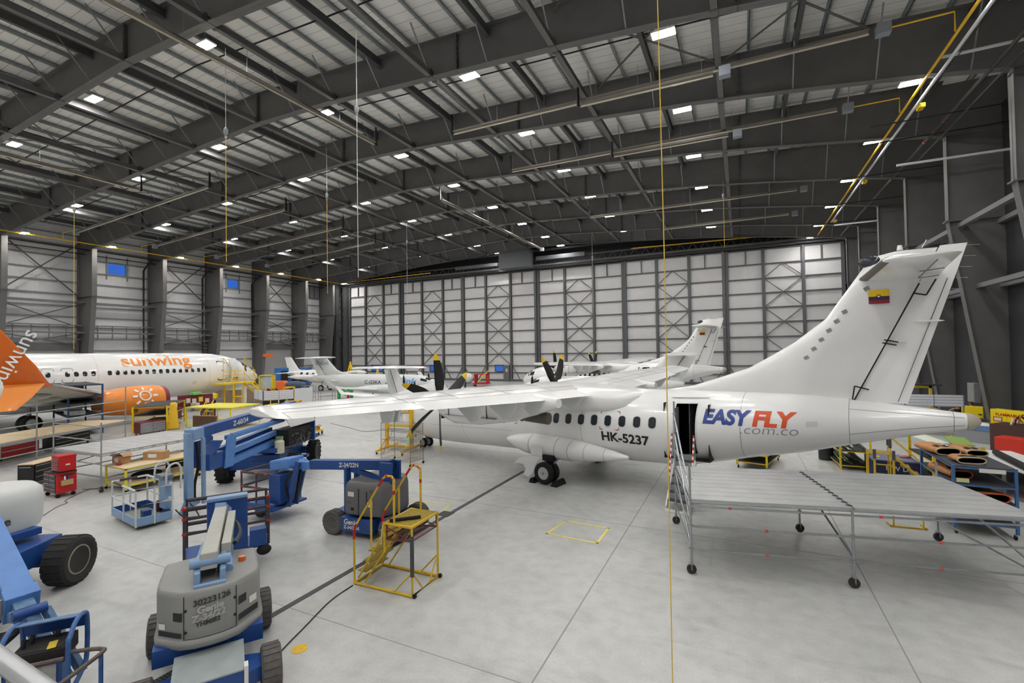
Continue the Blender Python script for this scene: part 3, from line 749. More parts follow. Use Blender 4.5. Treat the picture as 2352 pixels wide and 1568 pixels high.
FLAG = [M('flag_yellow', (.95, .78, .05), .5), M('flag_blue', (.16, .13, .30), .5), M('flag_red', (.55, .10, .15), .5)]
def finX(tab, z):
    for (x0, z0), (x1, z1) in zip(tab, tab[1:]):
        if z <= z1: return x0 + (x1 - x0) * (z - z0) / (z1 - z0)
    return tab[-1][0]
def atr():
    t = thing('turboprop_airliner', 'large white twin turboprop nearest the camera with blue and orange lettering', 'airplane', ATRLOC, ATRRZ, 'white T-tail turboprop airliners')
    st = frange(0, .4, .1) + frange(.4, 3.3, .29)[1:] + frange(3.3, 14.95, .6)[1:] + [15.3, 15.66] + frange(15.66, 21.95, .4)[1:]
    f = fus_mesh(FT, st, 48, lambda s, a: 14.95 < s < 15.66 and math.radians(-38) < a < math.radians(45))
    fu = f.build('fuselage', AW, t)
    # tail cone
    MB().rings([((21.95, 0, 2.92), .215), ((22.06, 0, 2.93), .20), ((22.17, 0, 2.935), .14), ((22.22, 0, 2.94), .04)], 24).build('tail_cone', M('beige_cone', (.72, .69, .62), .5), t)
    # windows on both sides
    for i in range(18):
        s = 14.27 - .535 * i
        for side in (0, 1):
            if side and i > 2: continue
            ang = (math.asin(.285 / 1.3)) if not side else PI - math.asin(.285 / 1.3)
            m = MB(); patch(m, FT, s, ang, .25, .37, .008, .42); w = m.build('cabin_window', WDARK, t)
            m = MB(); ring_patch(m, FT, s, ang, .25, .37, .03, .006, .42); m.build('window_rim', AG, w)
    # cockpit glazing
    m = MB()
    for a0, a1, s0, s1 in ((20, 42, 1.35, 2.35), (46, 66, 1.15, 1.8), (69, 88, 1.05, 1.6), (92, 111, 1.05, 1.6), (114, 134, 1.15, 1.8), (138, 160, 1.35, 2.35)):
        for k in range(4):
            b0, b1 = math.radians(a0 + (a1 - a0) * k / 4), math.radians(a0 + (a1 - a0) * (k + 1) / 4)
            m.add([fus_pt(FT, s0, b0, .01), fus_pt(FT, s0, b1, .01), fus_pt(FT, (s0 + s1) / 2, b1, .01), fus_pt(FT, (s0 + s1) / 2, b0, .01), fus_pt(FT, s1, b0, .01), fus_pt(FT, s1, b1, .01)], [(0, 1, 2, 3), (3, 2, 5, 4)])
    m.build('cockpit_windows', WDARK, t)
    # skin seams
    m = MB(); R = math.radians
    for s in (5.6, 11.6, 16.9, 19.55): fus_line(m, FT, [(s, R(-80)), (s, R(85))], .012)
    fus_line(m, FT, [(19.55, R(38)), (21.9, R(30))]); fus_line(m, FT, [(19.55, R(-25)), (21.9, R(-20))]); fus_line(m, FT, [(3, R(-14)), (8.4, R(-14))], .008)
    fus_line(m, FT, [(21.7, R(-80)), (21.7, R(85))])
    fus_line(m, FT, [(14.75, R(55)), (15.95, R(55))], .03, .02)
    m.build('skin_seams', SEAM, fu, smooth=False)
    m = MB(); RM = M('red_marking', (.68, .12, .16), .5)
    for s, dz in ((12.73, .33), (8.3, .33)):
        for sx in (-1, 1):
            for sz in (-1, 1):
                a0 = math.asin(.285 / 1.3); ds = .36 * sx; da = (dz if sz > 0 else .3) / 1.3 * sz
                fus_line(m, FT, [(s + ds, a0 + da), (s + ds - .11 * sx, a0 + da)], .025, .008); fus_line(m, FT, [(s + ds, a0 + da), (s + ds, a0 + da - sz * .07)], .025, .008)
    m.build('exit_markings', RM, fu, smooth=False)
    # door opening
    d = MB()
    for s in (14.95, 15.66): fus_line(d, FT, [(s, R(-38)), (s, R(45))], .05, .006)
    fus_line(d, FT, [(14.95, R(45)), (15.66, R(45))], .05, .006); fus_line(d, FT, [(14.95, R(-38)), (15.66, R(-38))], .05, .006)
    df = d.build('door_frame', AG, t, smooth=False)
    m = MB(); m.bb(14.6, 14.62, -1.2, .9, 1.3, 3.1).bb(16., 16.02, -1.2, .9, 1.35, 3.1).bb(14.6, 16, .88, .9, 1.3, 3.1).bb(14.6, 16.02, -1.15, .9, 1.3, 1.35).bb(14.6, 16.02, -.9, .9, 3.1, 3.12)
    m.build('cabin_interior', DARKIN, t, smooth=False)
    MB().bb(14.98, 15.0, -1.28, -.9, 1.42, 2.95).bb(15.28, 15.3, -.75, .4, 1.4, 3.05).build('cabin_partition', M('grey_cabin_panel', (.52, .53, .54), .6), t, smooth=False)
    # airstair door let down to the floor
    m = MB(); a, b = V((15.3, -1.28, 1.42)), V((15.4, -2.42, .22)); sd = V((1, 0, 0))
    n = 6
    for k in range(n):
        c = a + (b - a) * ((k + .5) / n); m.box(c, (.56, .2, .03))
        m.box(c + V((0, .1, .09)), (.56, .015, .17), mi=1)
    st_ = m.build('stair_treads', [M('stair_tread_dark', (.25, .25, .26), .6), GREYP], t, smooth=False)
    m = MB()
    for s in (-.32, .32):
        m.bar(a + sd * s + V((0, 0, -.1)), b + sd * s + V((0, 0, -.12)), .04, .2)
    m.bar(b + sd * -.34 + V((0, -.05, -.18)), b + sd * .34 + V((0, -.05, -.18)), .1, .06)
    m.build('stair_frame', AW, t, smooth=False)
    m = MB()
    for s in (-.34, .34):
        p, q = a + sd * s + V((0, -.2, .75)), b + sd * s + V((0, .35, .75))
        m.tube([a + sd * s + V((0, -.1, -.05)), p], .018, 6); m.tube([b + sd * s + V((0, .3, 0)), q], .018, 6)
        N = 14
        for k in range(N):
            m.cyl(p + (q - p) * (k / N), p + (q - p) * ((k + 1) / N), .022, n=8, mi=1 + k % 2)
    m.build('stair_handrails', [CHROME, RED, WHITEP], t)
    # fin
    LE = [(14.2, 3.42), (15.3, 3.62), (16.95, 4.22), (18.1, 4.9), (19.04, 5.68), (19.97, 7.1), (20.28, 7.36), (20.9, 7.47)]
    HG = [(19.45, 2.9), (21.55, 7.5)]; TE = [(20.7, 2.9), (22.09, 7.5)]
    L = []
    for z in [3.1, 3.42, 3.6, 3.9, 4.22, 4.6, 5, 5.4, 5.68, 6, 6.4, 6.8, 7.1, 7.24, 7.36, 7.42]:
        th = .24 - .02 * (z - 3.4) if z < 6.9 else .17 - .16 * (z - 6.9); le = finX(LE, max(z, 3.42))
        L.append(symf(le, finX(HG, z), z, max(.05, th * min(1, .5 + (z - 3.1)))))
    m = MB().loft(L); fin = m.build('fin', AW, t)
    L = []
    for z in (3.3, 4.5, 5.5, 6.5, 7.1, 7.4, 7.46):
        le = finX(HG, z) + .025; L.append(symf(le - 1.6, finX(TE, z), z, .15 - .014 * (z - 3.3) if z < 7.2 else .07, 0, 1.6 / (1.6 + finX(TE, z) - le), 1.))
    ru = MB().loft(L).build('rudder', AW, t)
    m = MB(); yy = -.165
    for p, q in (((19.66, 3.35), (21.12, 6.5)), ((19.62, 3.35), (19.68, 3.75)), ((19.68, 3.75), (20.0, 3.66)), ((21.0, 6.25), (21.25, 6.18)), ((21.25, 6.18), (21.45, 6.58)), ((20.32, 4.95), (20.62, 4.88)), ((20.36, 5.03), (20.66, 4.96))):
        m.bar((p[0], yy, p[1]), (q[0], yy, q[1]), .035, .02, (0, 1, 0))
    for p, q in (((20.62, 3.35), (21.68, 6.6)),): m.bar((p[0], -.06, p[1]), (q[0], -.045, q[1]), .012, .02, (0, 1, 0))
    m.build('hinge_gap', BLKP, fin, smooth=False)
    MB().ell((20.6, -.12, 4.98), (.25, .03, .03)).ell((21.3, -.1, 5.5), (.3, .05, .03)).build('hinge_fairing', AW, fin)
    MB().ell((20.12, 0, 7.2), (.3, .14, .17), 16, 8).build('beacon_glass', M('dark_beacon_glass', (.2, .21, .25), .05), t)
    m = MB(); m.cyl((20.75, 0, 7.45), (20.75, 0, 7.58), .07, .05).tube([(21.2, 0, 7.45), (21.3, 0, 7.65)], .012)
    m.build('antenna', AW, t)
    m = MB()
    for k in range(5): m.tube([(22.07 - .08 * k, 0, 7.4 - .27 * k), (22.3 - .08 * k, 0, 7.38 - .27 * k)], .006, 4)
    m.build('static_wicks', GREYP, t)
    m = MB()
    for k in range(8): m.box((18.55 + .19 * k + (.32 if k > 5 else 0), -.215 + .004 * k, 4.55 + .26 * k + (.35 if k > 5 else 0)), (.13, .02, .1), ry=-.5)
    m.build('vent_louvres', GREYP, fin, smooth=False)
    for side in (-1, 1):
        for k, (z0, z1) in enumerate(((6.22, 6.4), (6.12, 6.22), (6.02, 6.12))):
            MB().bb(20.05, 20.5, side * .2 - .003, side * .2 + .003, z0, z1).build('flag_band', FLAG[k], fin, smooth=False)
        MB().cyl((20.27, side * .2, 6.22), (20.27, side * .2 + side * .006, 6.22), .05, n=16).build('flag_emblem', FLAG[1], fin)
        MB().cyl((20.27, side * .2, 6.22), (20.27, side * .2 + side * .008, 6.22), .025, n=12).build('flag_emblem', WHITEP, fin)
    # horizontal stabiliser
    for sg in (-1, 1):
        L = []
        for y, le, ch in ((0, 19.83, 1.75), (1.2, 20.0, 1.58), (2.4, 20.18, 1.42), (3.45, 20.34, 1.28), (3.6, 20.45, 1.1), (3.65, 20.6, .8)):
            L.append(airf(le, ch, sg * y, 6.74, .75 if y < 3.5 else .45, 0, 1, -.02))
        MB().loft(L).build('stabiliser', AW, t)
        L = []
        for y, le, ch in ((.25, 19.86, 1.72), (2.4, 20.18, 1.42), (3.4, 20.33, 1.29)):
            L.append(airf(le - .012, ch * 1.01, sg * y, 6.74, .8, 0, .11, -.02))
        MB().loft(L).build('stabiliser_boot', BOOT, t)
        m = MB(); m.bar((21.1, sg * .3, 6.635), (21.25, sg * 3.3, 6.66), .02, .02); m.bar((21.1, sg * .3, 6.62), (21.5, sg * .3, 6.66), .02, .02); m.bar((21.05, sg * 1.7, 6.63), (21.5, sg * 1.6, 6.68), .02, .02)
        m.build('elevator_gap', SEAM, t, smooth=False)
    # wing-body fairing
    L = []
    for s, w, zc, h in ((7.6, .2, 3.2, .1), (8.2, .75, 3.12, .3), (9.0, 1.15, 3.05, .48), (10.5, 1.32, 3.0, .55), (11.8, 1.36, 2.98, .52), (12.6, 1.3, 2.98, .46), (13.2, 1.1, 3.02, .38), (13.6, .75, 3.1, .28), (13.75, .4, 3.16, .18)):
        L.append([(s, w * math.copysign(abs(math.cos(a)) ** .6, math.cos(a)) * 1.06, zc + h * math.copysign(abs(math.sin(a)) ** .7, math.sin(a))) for a in [2 * PI * i / 36 for i in range(36)]])
    MB().loft(L).build('wing_fairing', AW, t)
    for sg in (-1, 1): atr_wing(t, sg)
    # landing gear sponsons, wheels
    for sg in (-1, 1):
        L = []
        for s, w, h, zc in ((8.1, .04, .04, 1.28), (8.25, .14, .14, 1.27), (8.7, .33, .28, 1.25), (9.3, .48, .40, 1.23), (10.2, .58, .44, 1.20), (11.2, .55, .40, 1.18), (12.1, .42, .30, 1.17), (12.9, .22, .17, 1.16), (13.4, .06, .06, 1.16)):
            L.append([(s, sg * (1.33 + .09 * w) + w * math.cos(a), zc + h * math.sin(a)) for a in [2 * PI * i / 24 for i in range(24)]])
        sp = MB().loft(L).build('gear_sponson', AW, t)
        m = MB()
        for s in (9.55, 10.75, 11.3, 11.9, 12.6):
            k = [q for q in ((8.7, .33, .28, 1.25), (9.3, .48, .40, 1.23), (10.2, .58, .44, 1.20), (11.2, .55, .40, 1.18), (12.1, .42, .30, 1.17), (12.9, .22, .17, 1.16))]
            w, h, zc = interp(k, s); pts = [V((s, sg * (1.33 + .09 * w) + sg * (w + .004) * math.cos(a), zc + (h + .004) * math.sin(a))) for a in [math.radians(-75 + 150 * i / 12) for i in range(13)]]
            for p, q in zip(pts, pts[1:]): m.bar(p, q, .01, .006)
        m.build('panel_seam', SEAM, sp, smooth=False)
        for y in (1.83, 2.2):
            m = MB(); wheel(m, (10.5, sg * y, .4), .4, .22); w = m.build('main_wheel', [TYRE, HUB], t)
            MB().cyl((10.5, sg * (y + .07), .4), (10.5, sg * (y + .105), .4), .055, n=6).build('hub_cap', GREYP, w)
        m = MB().tube([(10.5, sg * 1.7, .4), (10.5, sg * 2.3, .4)], .05).tube([(10.5, sg * 2.0, .4), (10.3, sg * 1.75, 1.0)], .075).tube([(10.5, sg * 2.0, .45), (10.95, sg * 1.7, 1.0)], .04)
        m.build('gear_leg', GREYP, t)
        # curved gear door plate
        prof = [(9.05, .55), (9.3, .78), (9.75, .93), (10.35, .95), (10.2, .82), (10.05, .58), (9.95, .3), (9.72, .12), (9.5, .2), (9.62, .42), (9.5, .58), (9.3, .6)]
        m = MB().prism([(x, sg * 2.12 - .012, z) for x, z in prof], (0, .025, 0)).bb(9.8, 10.3, sg * 2.02 - .012, sg * 2.02 + .012, .93, 1.32)
        m.build('gear_door', AW, t, smooth=False)
        MB().bb(10.3, 10.75, sg * 1.85 - .16, sg * 1.85 + .1, .8, 1.0).build('gear_bay', DARKIN, t, smooth=False)
    for y in (-.2, .2):
        m = MB(); wheel(m, (1.72, y, .24), .24, .16); m.build('nose_wheel', [TYRE, HUB], t)
    MB().tube([(1.72, -.28, .24), (1.72, .28, .24)], .035).tube([(1.72, 0, .24), (1.65, 0, .95)], .06).build('nose_gear_leg', GREYP, t)
    nd = MB().bb(1.15, 1.75, -.36, -.34, .38, .78).bb(1.15, 1.75, .34, .36, .38, .78).build('nose_gear_door', AW, t, smooth=False)
    plane_text('37', .2, (1.2, -.365, .5), (1, 0, 0), (0, 0, 1), 'door_number', BLKP, nd, bold=.01)
    return t
ATR = atr()
# lettering
LB = M('lettering_blue', (.20, .28, .58), .4); LO = M('lettering_orange_red', (.87, .33, .16), .4); LK = M('lettering_black', (.10, .10, .11), .4); LGR = M('lettering_outline_grey', (.55, .58, .63), .5)
def fit_text(txt, size, tab, s0, s1, ang0, name, mat, parent, **k):
    bm = text_mesh(txt, size, **k); xs = [v.co.x for v in bm.verts]; a, b = min(xs), max(xs); sc = (s1 - s0) / (b - a)
    def fn(u, v):
        s = s0 + (u - a) * sc; zc, w, h = interp(tab, s); z = ang0[0] + (ang0[1] - ang0[0]) * (s - s0) / (s1 - s0)
        return fus_pt(tab, s, math.asin((z - zc) / h) + v / h, .008)
    return map_text(bm, fn, name, mat, parent, .1)
fit_text('EASY', .62, FT, 15.85, 17.2, (2.56, 2.56), 'lettering', LB, ATR, shear=.16, bold=.03)
fit_text('FLY', .62, FT, 17.22, 18.36, (2.56, 2.56), 'lettering', LO, ATR, shear=.16, bold=.03)
fit_text('.com.co', .40, FT, 16.9, 18.38, (2.30, 2.34), 'lettering', LGR, ATR, shear=.16, bold=-.004)
fit_text('HK-5237', .45, FT, 12.42, 14.15, (1.68, 1.66), 'registration', LK, ATR, bold=.014)
m = MB(); patch(m, FT, 18.7, math.radians(4), .28, .16, .006, .02); m.build('placard', AG, ATR)
# the second one behind
def prune(root, names):
    for c in list(root.children):
        if c.name.split('.')[0] in names:
            for g in list(c.children): D.objects.remove(g)
            D.objects.remove(c)
_q = V((-1.3, 45.5, 0)) - (V((.9782, -.2075, 0)) * 22.07)
ATR2 = dup(ATR, (_q.x, _q.y, 0), ATRRZ, 'white twin turboprop far behind, its flagged fin rising before the hangar doors')
prune(ATR2, ('stair_treads', 'stair_frame', 'stair_handrails', 'registration'))
# wheel chocks
for i, (s, y) in enumerate(((10.02, -2.0), (10.98, -2.0))):
    p = MX.Rotation(ATRRZ, 3, 'Z') @ V((s, y, 0)) + V(ATRLOC)
    c = MB().prism([(-.13, -.33, 0), (.13, -.33, 0), (.05, -.33, .17), (-.05, -.33, .17)], (0, .66, 0)).build('wheel_chock', BLK, loc=p, rz=ATRRZ, smooth=False)
    tag(c, 'black rubber chock %s the main wheels of the nearest turboprop' % ('ahead of' if i == 0 else 'behind'), 'chock', 'wheel chocks')
# ---------------------------------------------------------------- jet airliner along the left side
F7 = [(0, 2.62, .05, .05), (.25, 2.62, .4, .36), (.8, 2.68, .8, .74), (1.7, 2.85, 1.22, 1.15), (2.6, 3.0, 1.5, 1.47), (3.6, 3.08, 1.7, 1.72), (5, 3.12, 1.84, 1.88), (6.4, 3.14, 1.88, 1.93), (20, 3.26, 1.88, 1.93), (27, 3.35, 1.88, 1.93), (30, 3.7, 1.7, 1.65), (36, 4.5, .7, .7), (38.3, 4.8, .2, .22)]
J = thing('jet_airliner', 'white passenger jet with orange lettering and upturned orange wingtip at the left wall', 'airplane', (-44.9, 32.25, 0), -PI / 2)
ORG = M('airline_orange', (.93, .55, .18), .35, coat=.2); ORG2 = M('winglet_orange', (.86, .42, .10), .35, coat=.2); WUND = M('wing_underside_grey', (.66, .67, .66), .5, noise=.1, ns=.8)
def near(s, phi, off=.01): return fus_pt(F7, s, PI - phi, off)
fu = fus_mesh(F7, frange(0, 1, .125) + frange(1, 6.4, .4)[1:] + frange(6.4, 38.3, 1.2)[1:], 56).build('fuselage', AW, J)
wphi = math.asin(.42 / 1.93)
for s in [6.4 + .5 * k for k in range(15)] + [14.4, 14.9, 15.4, 15.9, 16.95, 17.95, 18.8, 19.4]:
    m = MB(); patch(m, F7, s, PI - wphi, .27, .36, .01, .4); m.build('cabin_window', WDARK, J)
m = MB()
for s in (15.9, 16.95): ring_patch(m, F7, s, PI - wphi + .03, .62, 1.0, .035, .006, .25)
fus_line(m, F7, [(5.9, PI - math.radians(80)), (5.9, PI + math.radians(50))], .015); fus_line(m, F7, [(14.1, PI - math.radians(85)), (14.1, PI + math.radians(10))], .015)
ring_patch(m, F7, 7.2, PI + .35, .22, .22, .03, .006, .5)
m.build('skin_seams', SEAM, fu, smooth=False)
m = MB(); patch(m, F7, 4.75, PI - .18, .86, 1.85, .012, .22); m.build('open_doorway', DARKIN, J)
# door swung open forward
dm = MB(); L = []
for k in range(9):
    ph = -.42 + 1.2 * k / 8; p = fus_pt(F7, 5, PI - ph, .12); q = [V((3.3, p.y + .02, p.z)), V((4.15, p.y + .22, p.z)), V((4.15, p.y + .32, p.z)), V((3.3, p.y + .12, p.z))]
    L.append(q)
dm.loft(L); dr = dm.build('cabin_door', AG, J)
MB().bb(3.5, 4.0, 1.98, 2.2, 2.55, 2.75).build('door_slide_pack', M('maroon_pack', (.45, .12, .12), .6), dr, smooth=False)
m = MB()
for a0, a1, s0, s1 in ((15, 36, 2.0, 3.1), (38, 58, 1.7, 2.3), (61, 84, 1.55, 2.1), (96, 119, 1.55, 2.1), (122, 142, 1.7, 2.3), (144, 165, 2.0, 3.1)):
    for k in range(4):
        b0, b1 = math.radians(a0 + (a1 - a0) * k / 4), math.radians(a0 + (a1 - a0) * (k + 1) / 4)
        m.add([fus_pt(F7, s0, b0, .012), fus_pt(F7, s0, b1, .012), fus_pt(F7, s1, b1, .012), fus_pt(F7, s1, b0, .012)], [(0, 1, 2, 3)])
m.build('cockpit_windows', WDARK, J)
def near_text(txt, size, s0, s1, phi, name, mat, parent, tab=F7, z0=None, **k):
    """lettering on the far-turned (+y) side reading towards the nose, fitted between stations s0 > s1"""
    bm = text_mesh(txt, size, **k); xs = [v.co.x for v in bm.verts]; a, b = min(xs), max(xs); sc = abs(s0 - s1) / (b - a)
    def fn(u, v):
        s = s0 - (u - a) * sc; h = interp(tab, s)[2]; return fus_pt(tab, s, PI - (phi + v / h), .012)
    return map_text(bm, fn, name, mat, parent, .12)
near_text('sunwing', 1.55, 12.5, 7.35, math.asin(.92 / 1.93), 'lettering', ORG, J, bold=.03)
m = MB()   # little sun over the i
for k in range(10):
    a = PI * k / 9 * 1.5 - .7; c = (9.35, 1.18)
    p = near(c[0] - .17 * math.cos(a), c[1] + .10 * math.sin(a), .02); q = near(c[0] - .32 * math.cos(a), c[1] + .19 * math.sin(a), .02)
    m.bar(p, q, .035, .01)
m.build('sun_emblem', ORG, J, smooth=False)
# wing nearest the camera, with split winglet
def jw(y):
    t = (y - 1.6) / 15.2; return 12.9 + 9.2 * t, (7.2 - 4.2 * min(1, t / .3) if t < .3 else 3.0 - 1.45 * (t - .3) / .7), 1.75 + 1.85 * t
L = []
for y in (0, 1.6, 3.5, 6.2, 9, 12, 15, 16.8):
    le, ch, z = jw(max(y, 1.6)); L.append(airf(le, ch, y, z, .95, 0, 1, .03))
MB().loft(L).build('wing', [WUND], J)
L = []
for y, le, ch, z, tk in ((16.8, 22.1, 1.55, 3.6, .95), (17.1, 22.35, 1.45, 3.78, .8), (17.3, 22.6, 1.35, 4.1, .7), (17.42, 22.85, 1.22, 4.5, .6)):
    L.append([(a, y + (c - z) * -.7, z + (c - z) * .6) for a, b, c in airf(le, ch, y, z, tk)])
for z, le, ch, y in ((5.2, 23.4, 1.05, 17.55), (6.0, 24.0, .85, 17.68), (6.4, 24.4, .6, 17.74)):
    L.append([(a, y - (c - z) * .9, z) for a, b, c in airf(le, ch, y, z, .6)])
MB().loft(L).build('winglet', ORG2, J)
L = []
for z, le, ch, y in ((3.75, 22.45, 1.3, 17.1), (3.2, 23.0, 1.0, 17.5), (2.7, 23.6, .6, 17.75)):
    L.append([(a, y + (c - z) * .9, z) for a, b, c in airf(le, ch, y, z, .5)])
MB().loft(L).build('ventral_strake', ORG, J)
plane_text('sunwing', .8, (23.2, 17.62, 6.1), (.5, 0, -1), (-1, 0, -.5), 'winglet_lettering', WHITEP, J)
L = []
for y in (3, 6.2, 9, 12, 15, 16.8):
    le, ch, z = jw(y); L.append([(a - .01, b, c) for a, b, c in airf(le, ch, y, z, 1.02, 0, .05, .03)])
MB().loft(L).build('slat', CHROME, J)
for y in (5.5, 9.5, 13):
    le, ch, z = jw(y); MB().ell((le + ch * .95, y, z - .22), (1.1, .13, .18)).build('flap_fairing', WUND, J)
# far wing stub
L = []
for y in (0, 1.6, 6, 12, 16.8):
    le, ch, z = jw(max(y, 1.6)); L.append(airf(le, ch, -y, z, .95, 0, 1, .03))
MB().loft(L).build('wing', WUND, J)
# belly fairing, engine
MB().ell((16.2, 0, 1.7), (4.8, 2.15, .75), 24, 12).build('belly_fairing', AG, J)
er = [(11.3, .80, 0), (11.35, .9, 0), (11.6, 1.0, 0), (12.3, 1.06, 0), (13.4, 1.05, 0), (14.6, .92, 0), (15.5, .78, 0)]
E0 = V((0, 4.85, 1.62))
en = MB().rings([(E0 + V((s, 0, 0)), r) for s, r, _ in er[1:]], 32).build('engine_nacelle', ORG, J)
MB().rings([(E0 + V((11.62, 0, 0)), 1.005), (E0 + V((11.4, 0, 0)), .965), (E0 + V((11.28, 0, 0)), .9), (E0 + V((11.3, 0, 0)), .84), (E0 + V((11.5, 0, 0)), .8)], 32, cap=False).build('intake_lip', M('dark_red_intake', (.5, .14, .16), .4), en)
MB().rings([(E0 + V((11.6, 0, 0)), .79), (E0 + V((11.61, 0, 0)), .01)], 24).build('fan', BLKP, en)
m = MB(); n0 = V((0, math.cos(.5), math.sin(.5)))
def nac(s, phi): return E0 + V((s, 1.075 * math.cos(phi), 1.075 * math.sin(phi)))
pts = [nac(13.0 + .34 * math.cos(a), .35 + .32 * math.sin(a)) for a in [2 * PI * i / 24 for i in range(24)]]
m.tube(pts, .06, 5, closed=True)
for k in range(8):
    a = 2 * PI * k / 8; m.bar(nac(13.0 + .5 * math.cos(a), .35 + .47 * math.sin(a)), nac(13.0 + .8 * math.cos(a), .35 + .72 * math.sin(a)), .13, .02, n0)
m.build('sun_emblem', WHITEP, en, smooth=False)
MB().prism([(12.6, 4.75, 2.5), (15.8, 4.75, 2.2), (15.5, 4.75, 1.9), (13.5, 4.75, 2.0)], (0, .2, 0)).build('pylon', AG, J)
for y in (2.45, 3.05):
    m = MB(); wheel(m, (18.2, y, .55), .55, .38); m.build('main_wheel', [TYRE, HUB], J)
MB().tube([(18.2, 2.2, .55), (18.2, 3.2, .55)], .08).tube([(18.2, 2.75, .55), (18.2, 2.7, 1.7)], .12).build('gear_leg', GREYP, J)
for y in (-.2, .2):
    m = MB(); wheel(m, (4.0, y, .34), .34, .2); m.build('nose_wheel', [TYRE, HUB], J)
MB().tube([(4, -.3, .34), (4, .3, .34)], .05).tube([(4, 0, .34), (3.9, 0, 1.4)], .09).build('nose_gear_leg', GREYP, J)
L = []
for z, le, te in ((5.0, 30.5, 37.5), (6, 32.0, 38), (12.2, 37.8, 40.6)): L.append(symf(le, te, z, .25))
MB().loft(L).build('fin', ORG2, J)
# far winglet tip seen above the roof line
MB().prism([(23.2, -17.2, 3.7), (24.8, -17.2, 3.7), (25.6, -17.4, 6.1), (25.0, -17.4, 6.1)], (0, -.08, 0)).build('winglet', WHITEP, J, smooth=False)

# ---------------------------------------------------------------- T-tail commuter twins
FB = [(0, 1.32, .03, .03), (.2, 1.33, .2, .18), (.7, 1.38, .38, .36), (1.5, 1.48, .56, .54), (2.3, 1.62, .68, .72), (3.1, 1.72, .74, .86), (4.5, 1.75, .75, .9), (11.2, 1.8, .75, .9), (12.6, 1.92, .66, .75), (14.2, 2.1, .47, .52), (15.6, 2.25, .27, .3), (16.4, 2.32, .12, .14)]
def commuter(name, label, loc, rz, paint, scale=1., group='T-tail commuter twins', stripe=None, prop=True):
    t = thing(name, label, 'airplane', loc, rz, group, scale)
    fus_mesh(FB, frange(0, 1.5, .19) + frange(1.5, 16.4, .5)[1:], 36).build('fuselage', paint, t)
    for k in range(8):
        for side in (0, 1):
            a = math.asin(.42 / .9); m = MB(); patch(m, FB, 4.6 + .8 * k, a if not side else PI - a, .3, .3, .008, .5); ring_patch(m, FB, 4.6 + .8 * k, a if not side else PI - a, .3, .3, .02, .01, .5)
            m.build('cabin_window', AG, t)
    m = MB()
    for a0, a1, s0, s1 in ((24, 44, 2.3, 3.0), (48, 68, 2.0, 2.5), (71, 88, 1.9, 2.4), (92, 109, 1.9, 2.4), (112, 132, 2.0, 2.5), (136, 156, 2.3, 3.0)):
        for k in range(3):
            b0, b1 = math.radians(a0 + (a1 - a0) * k / 3), math.radians(a0 + (a1 - a0) * (k + 1) / 3)
            m.add([fus_pt(FB, s0, b0, .012), fus_pt(FB, s0, b1, .012), fus_pt(FB, s1, b1, .012), fus_pt(FB, s1, b0, .012)], [(0, 1, 2, 3)])
    m.build('cockpit_windows', WDARK, t)
    HB = [(14.9, 2.2), (16.5, 4.45)]; TB = [(16.1, 2.2), (17.35, 4.45)]; LB_ = [(10.9, 2.55), (13.2, 2.95), (13.7, 3.2), (15.0, 4.45)]
    L = []
    for z in (2.55, 2.95, 3.2, 3.6, 4.0, 4.45): L.append(symf(finX(LB_, z), finX(HB, z), z, .13 if z > 2.7 else .06))
    fin = MB().loft(L).build('fin', paint, t)
    L = []
    for z in (2.3, 3, 3.7, 4.42): L.append(symf(finX(HB, z) + .03, finX(TB, z), z, .07))
    MB().loft(L).build('rudder', AG, t)
    m = MB(); m.bar((14.95, -.1, 2.3), (16.45, -.1, 4.4), .03, .03).bar((14.95, .1, 2.3), (16.45, .1, 4.4), .03, .03); m.build('hinge_gap', BLKP, fin, smooth=False)
    for sg in (-1, 1):
        L = []
        for y, le, ch in ((0, 15.0, 1.9), (.4, 15.05, 1.75), (2.6, 15.85, 1.15), (2.8, 16.1, .8)): L.append(airf(le, ch, sg * y, 4.5, .8))
        MB().loft(L).build('stabiliser', paint, t)
        L = []
        for y, le, ch, z in ((0, 6.3, 2.2, 1.08), (2.6, 6.35, 2.1, 1.2), (7.9, 7.0, 1.15, 1.78), (8.3, 7.2, .9, 1.84), (8.5, 7.6, .6, 2.2), (8.6, 7.9, .5, 2.5)): L.append(airf(le, ch, sg * y, z, 1.))
        MB().loft(L).build('wing', paint, t)
        L = []
        for s, w, h, zc in ((3.85, .2, .24, 1.42), (4.1, .34, .38, 1.4), (5, .42, .46, 1.36), (6.5, .42, .45, 1.3), (8.2, .34, .34, 1.28), (9.4, .1, .12, 1.3)):
            L.append([(s, sg * 2.65 + w * math.cos(a), zc + h * math.sin(a)) for a in [2 * PI * i / 20 for i in range(20)]])
        MB().loft(L).build('nacelle', paint, t)
        MB().rings([((3.35, sg * 2.65, 1.42), .02), ((3.5, sg * 2.65, 1.42), .13), ((3.85, sg * 2.65, 1.42), .2)], 14).build('spinner', CHROME, t)
        for k in range(4): blade(MB(), (3.7, sg * 2.65, 1.42), 0, k * PI / 2 + .12, 1.38, .15, .26, .1, pitch=.7).build('propeller_blade', [PROPB, GREYP], t)
        m = MB(); wheel(m, (7.4, sg * 2.65, .3), .3, .2); m.build('main_wheel', [TYRE, HUB], t)
        MB().tube([(7.4, sg * 2.65 - .15, .3), (7.4, sg * 2.65 + .15, .3)], .05).tube([(7.4, sg * 2.65, .3), (7.3, sg * 2.65, 1.1)], .06).build('gear_leg', GREYP, t)
        MB().prism([(12.9, sg * .5, 2.0), (13.9, sg * .45, 2.05), (13.9, sg * 1.0, 1.98), (13.3, sg * 1.0, 1.96)], (0, 0, .03)).build('tail_strake', paint, t, smooth=False)
